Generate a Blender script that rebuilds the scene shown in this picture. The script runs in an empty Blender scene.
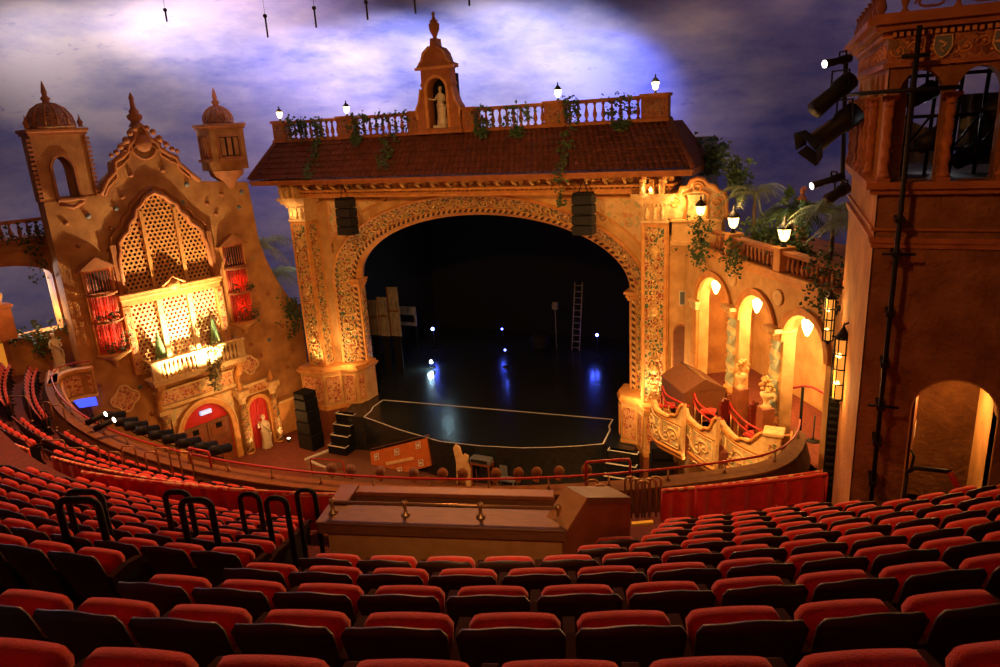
import bpy, bmesh, random
from math import *
from mathutils import Vector, Matrix
from mathutils.geometry import tessellate_polygon
SC = bpy.context.scene
COL = SC.collection
rnd = random.Random(7)
R = radians
# ------------------------------------------------------------------ camera
F_PX, PITCH, ROLL, YAW = 705.0, 16.25, -3.33, 26.0
p_, r_, y_ = R(PITCH), R(ROLL), R(YAW)
FW = Vector((-sin(y_) * cos(p_), cos(y_) * cos(p_), -sin(p_)))
RT0 = Vector((cos(y_), sin(y_), 0)); UP0 = RT0.cross(FW)
RT = RT0 * cos(r_) + UP0 * sin(r_); UP = RT0 * -sin(r_) + UP0 * cos(r_)
cam = bpy.data.cameras.new('camera'); cam.sensor_width = 36; cam.lens = F_PX / 1000 * 36
cam.clip_start = .05; cam.clip_end = 300
co = bpy.data.objects.new('camera', cam); COL.objects.link(co)
m3 = Matrix((RT, UP, -FW)).transposed()
co.matrix_world = m3.to_4x4()
SC.camera = co
def ray(x, y): return FW + RT * ((x - 500) / F_PX) - UP * ((y - 333.5) / F_PX)
def on_y(x, y, Y):
    d = ray(x, y); return d * (Y / d.y)
def on_z(x, y, Z):
    d = ray(x, y); return d * (Z / d.z)
def px_of(P):
    d = P.dot(FW)
    if d < .2: return (-9999, -9999)
    return (500 + F_PX * P.dot(RT) / d, 333.5 - F_PX * P.dot(UP) / d)
# ------------------------------------------------------------------ materials
MATS = {}
def nt(name):
    m = bpy.data.materials.new(name); m.use_nodes = True
    n = m.node_tree.nodes; n.clear()
    out = n.new('ShaderNodeOutputMaterial'); b = n.new('ShaderNodeBsdfPrincipled')
    m.node_tree.links.new(b.outputs[0], out.inputs[0])
    MATS[name] = m
    return m, n, m.node_tree.links, b
def mat(name, c, rough=.7, c2=None, scale=3., bump=0., bscale=30., metal=0., emit=None, es=0., sheen=0., detail=4., lo=.35, hi=.65, spec=None, stretch=None):
    m, n, l, b = nt(name)
    b.inputs['Base Color'].default_value = (*c, 1); b.inputs['Roughness'].default_value = rough
    b.inputs['Metallic'].default_value = metal
    if spec is not None: b.inputs['Specular IOR Level'].default_value = spec
    if sheen: b.inputs['Sheen Weight'].default_value = sheen
    tc = n.new('ShaderNodeTexCoord'); src = tc.outputs['Object']
    if stretch:
        mp = n.new('ShaderNodeMapping'); mp.inputs['Scale'].default_value = stretch
        l.new(src, mp.inputs[0]); src = mp.outputs[0]
    if c2:
        t = n.new('ShaderNodeTexNoise'); t.inputs['Scale'].default_value = scale; t.inputs['Detail'].default_value = detail
        l.new(src, t.inputs[0])
        r = n.new('ShaderNodeValToRGB'); r.color_ramp.elements[0].position = lo; r.color_ramp.elements[1].position = hi
        r.color_ramp.elements[0].color = (*c, 1); r.color_ramp.elements[1].color = (*c2, 1)
        l.new(t.outputs[0], r.inputs[0]); l.new(r.outputs[0], b.inputs['Base Color'])
    if bump:
        t = n.new('ShaderNodeTexNoise'); t.inputs['Scale'].default_value = bscale; t.inputs['Detail'].default_value = 5
        l.new(src, t.inputs[0])
        k = n.new('ShaderNodeBump'); k.inputs['Strength'].default_value = bump; k.inputs['Distance'].default_value = .05
        l.new(t.outputs[0], k.inputs['Height']); l.new(k.outputs[0], b.inputs['Normal'])
    if emit:
        b.inputs['Emission Color'].default_value = (*emit, 1); b.inputs['Emission Strength'].default_value = es
    return m
def ornament(name, cols, scale=5., bump=.9, rough=.45, edge=(.80, .50, .20)):
    m, n, l, b = nt(name)
    tc = n.new('ShaderNodeTexCoord')
    no = n.new('ShaderNodeTexNoise'); no.inputs['Scale'].default_value = scale * .8; l.new(tc.outputs['Object'], no.inputs[0])
    mx = n.new('ShaderNodeMix'); mx.data_type = 'VECTOR'; mx.inputs[0].default_value = .16
    l.new(tc.outputs['Object'], mx.inputs[4]); l.new(no.outputs['Color'], mx.inputs[5])
    v = n.new('ShaderNodeTexVoronoi'); v.inputs['Scale'].default_value = scale; l.new(mx.outputs[1], v.inputs['Vector'])
    v2 = n.new('ShaderNodeTexVoronoi'); v2.feature = 'DISTANCE_TO_EDGE'; v2.inputs['Scale'].default_value = scale; l.new(mx.outputs[1], v2.inputs['Vector'])
    r = n.new('ShaderNodeValToRGB'); r.color_ramp.interpolation = 'CONSTANT'
    e = r.color_ramp.elements
    while len(e) < len(cols): e.new(0)
    for i, c in enumerate(cols): e[i].position = i / len(cols); e[i].color = (*c, 1)
    s = n.new('ShaderNodeSeparateColor'); l.new(v.outputs['Color'], s.inputs[0]); l.new(s.outputs[0], r.inputs[0])
    g = n.new('ShaderNodeValToRGB'); g.color_ramp.elements[0].position = .04; g.color_ramp.elements[1].position = .09
    l.new(v2.outputs['Distance'], g.inputs[0])
    mm = n.new('ShaderNodeMix'); mm.data_type = 'RGBA'; mm.inputs[6].default_value = (*edge, 1)
    l.new(g.outputs[0], mm.inputs[0]); l.new(r.outputs[0], mm.inputs[7]); l.new(mm.outputs[2], b.inputs['Base Color'])
    k = n.new('ShaderNodeBump'); k.inputs['Strength'].default_value = bump; k.inputs['Distance'].default_value = .06
    l.new(v2.outputs['Distance'], k.inputs['Height']); l.new(k.outputs[0], b.inputs['Normal'])
    b.inputs['Roughness'].default_value = rough
    return m
M = {}
M['stucco'] = mat('stucco', (.58, .27, .075), .85, (.38, .15, .04), 1.3, .6, 14)
M['stucco_pale'] = mat('stucco_pale', (.78, .46, .17), .8, (.60, .32, .10), 1.7, .4, 16)
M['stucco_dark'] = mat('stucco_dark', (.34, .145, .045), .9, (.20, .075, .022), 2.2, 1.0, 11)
M['trim'] = mat('painted_trim', (.78, .36, .09), .6, (.62, .26, .06), 3, .2, 20)
M['trim_dark'] = mat('terracotta_trim', (.48, .16, .04), .7, (.34, .11, .028), 3, .3, 20)
M['gold'] = mat('gilt_relief', (.85, .56, .22), .35, (.66, .36, .10), 6, .3, 25, metal=.2)
M['cream'] = mat('cream_relief', (.86, .60, .28), .6, (.74, .44, .17), 5, .3, 22)
M['orn_green'] = ornament('painted_floral_relief', [(.26, .05, .02), (.09, .12, .04), (.14, .15, .05), (.42, .16, .05), (.07, .12, .06), (.36, .07, .03), (.60, .34, .12)], 6.5)
M['orn_small'] = ornament('painted_small_relief', [(.42, .07, .03), (.14, .16, .06), (.70, .42, .16), (.40, .16, .06)], 11)
M['orn_red'] = ornament('painted_red_panel', [(.50, .10, .04), (.62, .20, .08), (.72, .36, .16), (.40, .09, .05)], 7, .5)
M['orn_cream'] = ornament('painted_cream_panel', [(.82, .56, .26), (.58, .50, .24), (.74, .36, .15), (.84, .60, .28), (.86, .60, .26)], 6, .7)
M['orn_dark'] = ornament('carved_terracotta_frieze', [(.30, .09, .03), (.20, .06, .03), (.42, .15, .05), (.25, .14, .06)], 9, .9, .7, (.46, .18, .06))
M['tile'] = mat('roof_tile', (.15, .034, .014), .9, (.095, .022, .010), 2.5, .3, 25)
M['marble'] = mat('statue_marble', (.80, .68, .48), .55, (.68, .52, .32), 5, .15, 20)
M['curtain'] = mat('red_curtain', (.66, .016, .010), .8, (.52, .010, .008), 4, sheen=.3)
M['seat_red'] = mat('red_velvet', (.70, .030, .008), .85, (.56, .022, .006), 9, .25, 90, sheen=.25)
M['seat_back'] = mat('seat_plywood', (.030, .014, .008), .42, (.052, .024, .012), 5, .1, 30, stretch=(1, 1, 6))
M['arm_wood'] = mat('arm_wood', (.045, .012, .006), .85, (.030, .008, .004), 10, spec=.12)
M['iron'] = mat('black_iron', (.008, .007, .007), .55, spec=.25)
M['black'] = mat('matte_black', (.006, .005, .005), .8, spec=.2)
M['black_gloss'] = mat('black_stage_deck', (.012, .014, .014), .22, (.018, .02, .02), 4, .06, 12)
M['black_grid'] = mat('speaker_grille', (.008, .007, .007), .6, bump=.6, bscale=80)
M['redmetal'] = mat('red_painted_rail', (.45, .02, .015), .4)
M['brass'] = mat('brass', (.45, .28, .12), .35, metal=.8)
M['wood'] = mat('brown_wood', (.20, .075, .028), .5, (.14, .05, .018), 5, .15, 30, stretch=(1, 6, 6))
M['wood_pale'] = mat('pale_wood', (.48, .24, .085), .5, (.40, .19, .06), 5, .1, 30)
M['wood_red'] = mat('reddish_wood', (.30, .085, .03), .5, (.22, .06, .02), 4, .1, 30)
M['carpet'] = mat('dark_red_carpet', (.13, .022, .014), .95, (.085, .016, .010), 9, .4, 60)
M['carpet_mid'] = mat('orchestra_carpet', (.24, .055, .026), .95, (.17, .040, .020), 6, .3, 60)
M['parapet'] = mat('parapet_brown', (.12, .040, .014), .75, (.10, .034, .012), 3, .2, 20, spec=.2)
M['parapet_tan'] = mat('parapet_ledge_tan', (.26, .105, .03), .75, (.20, .08, .022), 4, .2, 25, spec=.2)
M['white'] = mat('white_paint', (.75, .70, .60), .5)
M['yellow'] = mat('yellow_tape', (.85, .62, .03), .6)
M['leaf'] = mat('dark_green_leaf', (.035, .085, .025), .6, (.08, .13, .04), 6)
M['leaf_lit'] = mat('lit_tan_leaf', (.34, .24, .10), .7, (.24, .20, .08), 6)  # tan leaf colour stands for strong light on the balcony vine
M['palm'] = mat('palm_leaf', (.24, .32, .16), .55, (.34, .38, .20), 5)
M['bark'] = mat('palm_bark', (.12, .07, .035), .9, (.07, .04, .02), 8, .6, 30)
M['cone'] = mat('topiary_green', (.20, .34, .14), .8, (.14, .25, .10), 14, .8, 40)
M['red_lit'] = mat('red_lit_backing', (.6, .05, .03), .5, (.4, .02, .01), 5)  # red light of the bays and lower screen put into the colour
M['louver'] = mat('red_shutter_bar', (.55, .13, .05), .6)
M['darkgap'] = mat('painted_shade', (.03, .014, .008), .9)  # dark colour stands for shade in openings and lattice holes
M['lamp'] = mat('lit_lamp_glass', (1, .85, .6), .4, emit=(1, .58, .18), es=6)
M['lamp_white'] = mat('lit_lantern_glass', (1, .9, .7), .4, emit=(1, .70, .34), es=8)
M['amber'] = mat('lit_amber_glass', (.6, .25, .04), .4, emit=(1, .36, .05), es=.75)
M['lens'] = mat('lit_spot_lens', (1, 1, 1), .3, emit=(1, .82, .6), es=8)
M['lens_blue'] = mat('lit_blue_lens', (.3, .4, 1), .3, emit=(.08, .14, 1), es=60)
M['glare_white'] = mat('deck_glare_glow', (.8, 1, 1), .3, emit=(.55, .85, 1), es=120)
M['blue_screen'] = mat('lit_blue_panel', (.1, .12, .8), .4, emit=(.03, .06, .9), es=2.2)
M['exit'] = mat('lit_exit_sign', (.6, .75, 1), .4, emit=(.35, .5, .8), es=1.0)
M['dome'] = None
M['crate'] = mat('orange_board', (.66, .17, .03), .55, (.58, .13, .02), 4)
M['flat'] = mat('scenery_canvas', (.30, .24, .18), .85, (.12, .10, .085), 3, stretch=(3, 1, .6))
M['blade_gray'] = mat('grey_paint', (.16, .17, .18), .6)
M['door_wood'] = mat('door_wood', (.25, .085, .03), .55, (.18, .06, .02), 4, .1, 20)
M['skin_orn'] = M['cream']
# sky vault: painted plaster, pale blue with pale cloud patches
m, n, l, b = nt('painted_sky'); M['dome'] = m
tc = n.new('ShaderNodeTexCoord')
mp = n.new('ShaderNodeMapping'); mp.inputs['Scale'].default_value = (1, 1, 2.6); l.new(tc.outputs['Object'], mp.inputs[0])
a = n.new('ShaderNodeTexNoise'); a.inputs['Scale'].default_value = .12; a.inputs['Detail'].default_value = 9; a.inputs['Roughness'].default_value = .62; l.new(mp.outputs[0], a.inputs[0])
rr = n.new('ShaderNodeValToRGB'); e = rr.color_ramp.elements
e[0].position = .34; e[0].color = (.22, .27, .66, 1); e[1].position = .62; e[1].color = (.80, .77, .86, 1)
l.new(a.outputs[0], rr.inputs[0])
a2 = n.new('ShaderNodeTexNoise'); a2.inputs['Scale'].default_value = .8; a2.inputs['Detail'].default_value = 8; a2.inputs['Roughness'].default_value = .7; l.new(mp.outputs[0], a2.inputs[0])
r2 = n.new('ShaderNodeValToRGB'); r2.color_ramp.elements[0].position = .60; r2.color_ramp.elements[1].position = .70
r2.color_ramp.elements[0].color = (0, 0, 0, 1); r2.color_ramp.elements[1].color = (.55, .55, .55, 1)
l.new(a2.outputs[0], r2.inputs[0])
mm = n.new('ShaderNodeMix'); mm.data_type = 'RGBA'; mm.inputs[7].default_value = (.26, .27, .62, 1)
l.new(r2.outputs[0], mm.inputs[0]); l.new(rr.outputs[0], mm.inputs[6]); l.new(mm.outputs[2], b.inputs['Base Color'])
b.inputs['Roughness'].default_value = .9
bk = n.new('ShaderNodeBump'); bk.inputs['Strength'].default_value = .3; l.new(a2.outputs[0], bk.inputs['Height']); l.new(bk.outputs[0], b.inputs['Normal'])
# candy-striped trim (red and white fringe) used on the curtain rails
m, n, l, b = nt('striped_rail_tape'); M['stripe'] = m
tc = n.new('ShaderNodeTexCoord'); w = n.new('ShaderNodeTexNoise'); w.inputs['Scale'].default_value = 7; w.inputs['Detail'].default_value = 0
l.new(tc.outputs['Object'], w.inputs[0]); r = n.new('ShaderNodeValToRGB'); r.color_ramp.interpolation = 'CONSTANT'
r.color_ramp.elements[0].color = (.62, .05, .02, 1); r.color_ramp.elements[1].position = .5; r.color_ramp.elements[1].color = (.80, .42, .22, 1)
l.new(w.outputs[0], r.inputs[0]); l.new(r.outputs[0], b.inputs['Base Color']); b.inputs['Roughness'].default_value = .6
def twist(name, c1, c2, k):
    m, n, l, b = nt(name)
    tc = n.new('ShaderNodeTexCoord'); s = n.new('ShaderNodeSeparateXYZ'); l.new(tc.outputs['Object'], s.inputs[0])
    at = n.new('ShaderNodeMath'); at.operation = 'ARCTAN2'; l.new(s.outputs[1], at.inputs[0]); l.new(s.outputs[0], at.inputs[1])
    ml = n.new('ShaderNodeMath'); ml.operation = 'MULTIPLY'; ml.inputs[1].default_value = k; l.new(s.outputs[2], ml.inputs[0])
    ad = n.new('ShaderNodeMath'); ad.operation = 'ADD'; l.new(at.outputs[0], ad.inputs[0]); l.new(ml.outputs[0], ad.inputs[1])
    sn = n.new('ShaderNodeMath'); sn.operation = 'SINE'; l.new(ad.outputs[0], sn.inputs[0])
    r = n.new('ShaderNodeValToRGB'); r.color_ramp.elements[0].position = .35; r.color_ramp.elements[1].position = .6
    r.color_ramp.elements[0].color = (*c1, 1); r.color_ramp.elements[1].color = (*c2, 1)
    l.new(sn.outputs[0], r.inputs[0]); l.new(r.outputs[0], b.inputs['Base Color']); b.inputs['Roughness'].default_value = .55
    return m
M['twist_blue'] = twist('spiral_painted_column', (.40, .44, .30), (.82, .62, .30), 8)
M['twist_red'] = twist('spiral_terracotta_column', (.22, .07, .025), (.66, .26, .08), 14)
# ------------------------------------------------------------------ mesh builder
class MB:
    def __init__(s): s.v = []; s.f = []; s.sm = []
    def add(s, vs, fs, smooth=False, T=None):
        o = len(s.v)
        s.v += [tuple(T(Vector(p))) if T else tuple(p) for p in vs]
        s.f += [tuple(i + o for i in f) for f in fs]; s.sm += [smooth] * len(fs); return s
    def box(s, x0, x1, y0, y1, z0, z1, T=None, b=0.):
        b = min(b, abs(x1-x0)*.4, abs(y1-y0)*.4, abs(z1-z0)*.4)
        if b <= 0:
            vs = [(x, y, z) for z in (z0, z1) for y in (y0, y1) for x in (x0, x1)]
            return s.add(vs, [(0, 2, 3, 1), (4, 5, 7, 6), (0, 1, 5, 4), (2, 6, 7, 3), (0, 4, 6, 2), (1, 3, 7, 5)], T=T)
        vs = []; fs = []
        for z, k in ((z0, b), (z0 + b, 0), (z1 - b, 0), (z1, b)):
            for (x, y) in ((x0 + b + k * .0, y0 + k), (x1 - b, y0 + k), (x1 - k, y0 + b), (x1 - k, y1 - b), (x1 - b, y1 - k), (x0 + b, y1 - k), (x0 + k, y1 - b), (x0 + k, y0 + b)):
                vs.append((x, y, z))
        for j in range(3):
            for i in range(8): fs.append((j*8+i, j*8+(i+1) % 8, j*8+8+(i+1) % 8, j*8+8+i))
        fs.append(tuple(range(7, -1, -1))); fs.append(tuple(range(24, 32)))
        return s.add(vs, fs, T=T)
    def tube(s, pts, r, n=8, closed=False, T=None, smooth=True, caps=True):
        pts = [Vector(p) for p in pts]; N = len(pts); vs = []; fs = []; prev = None
        rr = r if isinstance(r, (list, tuple)) else [r] * N
        for i, p in enumerate(pts):
            if closed: t = pts[(i + 1) % N] - pts[i - 1]
            else: t = pts[min(i + 1, N - 1)] - pts[max(i - 1, 0)]
            t = t.normalized() if t.length > 1e-9 else Vector((0, 0, 1))
            if prev is None:
                a = Vector((0, 0, 1)) if abs(t.z) < .9 else Vector((1, 0, 0)); u = t.cross(a).normalized()
            else: u = (prev - t * prev.dot(t)); u = u.normalized() if u.length > 1e-6 else t.orthogonal().normalized()
            prev = u; w = t.cross(u)
            for k in range(n):
                q = 2 * pi * k / n; vs.append(p + (u * cos(q) + w * sin(q)) * rr[i])
        L = N if closed else N - 1
        for i in range(L):
            for k in range(n):
                j = (i + 1) % N; fs.append((i*n+k, i*n+(k+1) % n, j*n+(k+1) % n, j*n+k))
        if not closed and caps: fs.append(tuple(range(n-1, -1, -1))); fs.append(tuple((N-1)*n+k for k in range(n)))
        return s.add(vs, fs, smooth, T)
    def lathe(s, prof, o=(0, 0, 0), n=16, T=None, smooth=True, a0=0., a1=2*pi):
        full = abs(a1 - a0 - 2*pi) < 1e-6; k = n if full else n + 1; vs = []; fs = []
        for (r, z) in prof:
            for i in range(k):
                q = a0 + (a1 - a0) * i / n; vs.append((o[0] + r*cos(q), o[1] + r*sin(q), o[2] + z))
        for j in range(len(prof) - 1):
            for i in range(n):
                i2 = (i + 1) % k if full else i + 1
                fs.append((j*k+i, j*k+i2, (j+1)*k+i2, (j+1)*k+i))
        if full:
            if prof[0][0] > 1e-4: fs.append(tuple(range(n-1, -1, -1)))
            if prof[-1][0] > 1e-4: fs.append(tuple((len(prof)-1)*n+i for i in range(n)))
        return s.add(vs, fs, smooth, T)
    def prism(s, outer, y0, y1, holes=(), T=None):
        """polygon in (x,z), extruded between y0 (front) and y1 (back)"""
        loops = [list(outer)] + [list(h) for h in holes]; flat = [p for lp in loops for p in lp]
        tri = tessellate_polygon([[Vector((p[0], p[1], 0)) for p in lp] for lp in loops])
        n = len(flat); vs = [(p[0], y0, p[1]) for p in flat] + [(p[0], y1, p[1]) for p in flat]; fs = []
        for t in tri:
            t = tuple(t)
            a, b_, c = (flat[i] for i in t)
            cr = (b_[0]-a[0])*(c[1]-a[1]) - (b_[1]-a[1])*(c[0]-a[0])
            if abs(cr) < 1e-12: continue
            if cr < 0: t = t[::-1]
            fs.append(t); fs.append(tuple(i + n for i in t[::-1]))
        o = 0
        for k, lp in enumerate(loops):
            ar = sum(lp[i][0]*lp[(i+1) % len(lp)][1] - lp[(i+1) % len(lp)][0]*lp[i][1] for i in range(len(lp)))
            ccw = (ar > 0) == (k == 0)
            for i in range(len(lp)):
                a, b_ = o + i, o + (i + 1) % len(lp)
                fs.append((b_, a, a + n, b_ + n) if ccw else (a, b_, b_ + n, a + n))
            o += len(lp)
        return s.add(vs, fs, False, T)
    def surf(s, fn, nu, nv, smooth=True, T=None, flip=False):
        vs = [fn(i / nu, j / nv) for j in range(nv + 1) for i in range(nu + 1)]; w = nu + 1; fs = []
        for j in range(nv):
            for i in range(nu):
                q = (j*w+i, j*w+i+1, (j+1)*w+i+1, (j+1)*w+i); fs.append(q[::-1] if flip else q)
        return s.add(vs, fs, smooth, T)
    def ball(s, c, r, n=12, m=8, T=None, sc=(1, 1, 1)):
        vs = []; fs = []
        for j in range(m + 1):
            ph = pi * j / m
            for i in range(n): q = 2*pi*i/n; vs.append((c[0]+r*sc[0]*sin(ph)*cos(q), c[1]+r*sc[1]*sin(ph)*sin(q), c[2]-r*sc[2]*cos(ph)))
        for j in range(m):
            for i in range(n): fs.append((j*n+i, j*n+(i+1) % n, (j+1)*n+(i+1) % n, (j+1)*n+i))
        return s.add(vs, fs, True, T)
    def sweep_arc(s, prof, path, T=None, smooth=False):
        """closed profile [(a,b)] carried along path = [(origin, A axis, B axis)]"""
        n = len(prof); vs = []; fs = []
        for (o, A, B) in path:
            for (a, b_) in prof: vs.append(Vector(o) + Vector(A) * a + Vector(B) * b_)
        for i in range(len(path) - 1):
            for k in range(n): fs.append((i*n+k, i*n+(k+1) % n, (i+1)*n+(k+1) % n, (i+1)*n+k))
        fs.append(tuple(range(n-1, -1, -1))); fs.append(tuple((len(path)-1)*n+k for k in range(n)))
        return s.add(vs, fs, smooth, T)
    def build(s, name, material, parent=None, label=None, kind=None):
        """parent: a Thing (verts are given in the thing's frame coordinates)"""
        me = bpy.data.meshes.new(name)
        base = parent.base if isinstance(parent, Thing) else Vector((0, 0, 0))
        me.from_pydata([tuple(Vector(p) - base) for p in s.v], [], s.f); me.update()
        me.polygons.foreach_set('use_smooth', s.sm)
        bm = bmesh.new(); bm.from_mesh(me); bmesh.ops.recalc_face_normals(bm, faces=bm.faces); bm.to_mesh(me); bm.free()
        me.materials.append(material)
        o = bpy.data.objects.new(name, me); COL.objects.link(o)
        if parent is not None: o.parent = parent.o if isinstance(parent, Thing) else parent
        if label: o['label'] = label
        if kind: o['kind'] = kind
        return o
class Fr:
    """a wall's own axes: x along the wall, y into the wall, z up"""
    def __init__(s, ox, oy, rz): s.o = Vector((ox, oy, 0)); s.rz = rz; s.c = cos(rz); s.s = sin(rz)
    def w(s, p): return Vector((s.o.x + p[0]*s.c - p[1]*s.s, s.o.y + p[0]*s.s + p[1]*s.c, p[2]))
WORLD = Fr(0, 0, 0)
class Thing:
    def __init__(s, name, label, cat, base=(0, 0, 0), fr=WORLD, group=None):
        s.o = bpy.data.objects.new(name, None); COL.objects.link(s.o); s.o.empty_display_size = .2
        s.base = Vector(base); s.o.location = fr.w(base); s.o.rotation_euler = (0, 0, fr.rz)
        s.o['label'] = label; s.o['category'] = cat
        if group: s.o['group'] = group
class Sub:
    """lets a mesh part carry sub-parts built in the same frame coordinates"""
def sub(mb, name, material, part, T, label=None):
    o = mb.build(name, material, T, label); o.parent = part; return o
def solo(mb, name, material, label, cat, base=(0, 0, 0), fr=WORLD, group=None, kind=None):
    me = mb.build(name, material, None)
    b_ = Vector(base)
    for v in me.data.vertices: v.co -= b_
    me.location = fr.w(b_); me.rotation_euler = (0, 0, fr.rz)
    me['label'] = label; me['category'] = cat
    if group: me['group'] = group
    if kind: me['kind'] = kind
    return me
def struct(mb, name, material, fr=WORLD):
    o = mb.build(name, material, None); o.location = fr.o; o.rotation_euler = (0, 0, fr.rz); o['kind'] = 'structure'; return o
def kids(o):
    return CH.get(o.name, []) 
def dup_tree(o, parent=None):
    c = o.copy(); COL.objects.link(c); c.parent = parent
    for ch in [x for x in COL.objects if x.parent == o]: dup_tree(ch, c)
    return c
def tree_of(o):
    return (o, [tree_of(x) for x in COL.objects if x.parent == o])
def dup_from(tr, parent=None):
    c = tr[0].copy(); COL.objects.link(c); c.parent = parent
    for t in tr[1]: dup_from(t, c)
    return c
def dup(thing_or_tree, loc, rz, label=None, group=None):
    tr = thing_or_tree if isinstance(thing_or_tree, tuple) else tree_of(thing_or_tree.o)
    c = dup_from(tr); c.location = loc; c.rotation_euler = (0, 0, rz)
    if label: c['label'] = label
    if group: c['group'] = group
    return c
ORD = ['first', 'second', 'third', 'fourth', 'fifth', 'sixth', 'seventh', 'eighth', 'ninth', 'tenth', 'eleventh', 'twelfth', 'thirteenth', 'fourteenth', 'fifteenth', 'sixteenth', 'seventeenth', 'eighteenth', 'nineteenth', 'twentieth']
def ordn(i):
    if i < 20: return ORD[i]
    t = {2: 'twenty', 3: 'thirty', 4: 'forty', 5: 'fifty', 6: 'sixty'}[(i + 1) // 10]
    return t + '-' + ORD[(i + 1) % 10 - 1] if (i + 1) % 10 else {2: 'twentieth', 3: 'thirtieth', 4: 'fortieth', 5: 'fiftieth', 6: 'sixtieth'}[(i + 1) // 10]
def arcpts(cx, cz, rx, rz_, a0, a1, n): return [(cx + rx*cos(a0 + (a1-a0)*i/n), cz + rz_*sin(a0 + (a1-a0)*i/n)) for i in range(n+1)]
def arch_poly(cx, w, z0, zs, top, n=16):
    """opening outline: jambs from z0 to zs, then a half ellipse up to top"""
    return [(cx - w/2, z0), (cx + w/2, z0)] + arcpts(cx, zs, w/2, top - zs, 0, pi, n)
def arch_band(mb, cx, w, z0, zs, top, t, y0, y1, n=20):
    """a surround of thickness t around an arched opening"""
    o = [(cx + w/2 + t, z0)] + arcpts(cx, zs, w/2 + t, top - zs + t, 0, pi, n) + [(cx - w/2 - t, z0)]
    i = [(cx + w/2, z0)] + arcpts(cx, zs, w/2, top - zs, 0, pi, n) + [(cx - w/2, z0)]
    k = len(o); vs = [(p[0], y, p[1]) for y in (y0, y1) for lp in (o, i) for p in lp]; fs = []
    for j in range(k - 1):
        a, b_, c, d = j, j+1, k+j+1, k+j
        fs += [(a, b_, c, d), (a+2*k, d+2*k, c+2*k, b_+2*k), (a, a+2*k, b_+2*k, b_), (d, c, c+2*k, d+2*k)]
    fs += [(0, k, 3*k, 2*k), (k-1, 3*k-1, 4*k-1, 2*k-1)]
    return mb.add(vs, fs)
def scrolls(mb, f, L, W, step, r=.03, boss=True, off=.02):
    """relief of alternating leafy C-scrolls with rosettes; f(s, t) -> point with outward normal, s along, t across"""
    k = int(L / step)
    for i in range(k):
        s0 = (i + .5) * step; sg = 1 if i % 2 else -1; pts = []; rs = []
        for j in range(11):
            q = -pi*.55 + j/10*pi*2.1; rad = W*.40*(1 - j/10*.72)
            pts.append(f(s0 + rad*sin(q)*.9, sg*(W*.06 + rad*cos(q)*.8), off)); rs.append(r*(1 - j/10*.4))
        mb.tube(pts, rs, 5)
        if boss: mb.ball(f(s0 + sg*step*.0, sg*W*.10, off), r*2.0, 7, 5)
        mb.ball(f(s0 + step*.48, -sg*W*.30, off), r*1.7, 6, 4)
BAL_PROF = [(.55, 0), (.55, .06), (.32, .10), (.30, .14), (.62, .30), (.66, .40), (.45, .58), (.26, .80), (.30, .87), (.50, .92), (.50, 1)]
def baluster(mb, x, y, z0, h, r, n=8): mb.lathe([(a*r, b_*h) for a, b_ in BAL_PROF], (x, y, z0), n)
def leaf_cluster(mb, pts, n, spread, size, seed=1):
    g = random.Random(seed)
    for _ in range(n):
        c = Vector(g.choice(pts)) + Vector((g.gauss(0, spread), g.gauss(0, spread*.6), g.gauss(0, spread)))
        d = Vector((g.uniform(-1, 1), g.uniform(-1, 1), g.uniform(-1, .6))).normalized(); e = d.orthogonal().normalized()
        sz = size*g.uniform(.6, 1.3); k = d.cross(e)*.18*sz
        mb.add([c, c + d*sz*.5 + e*sz*.32 + k, c + d*sz, c + d*sz*.5 - e*sz*.32 + k], [(0, 1, 2), (0, 2, 3)])
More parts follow.
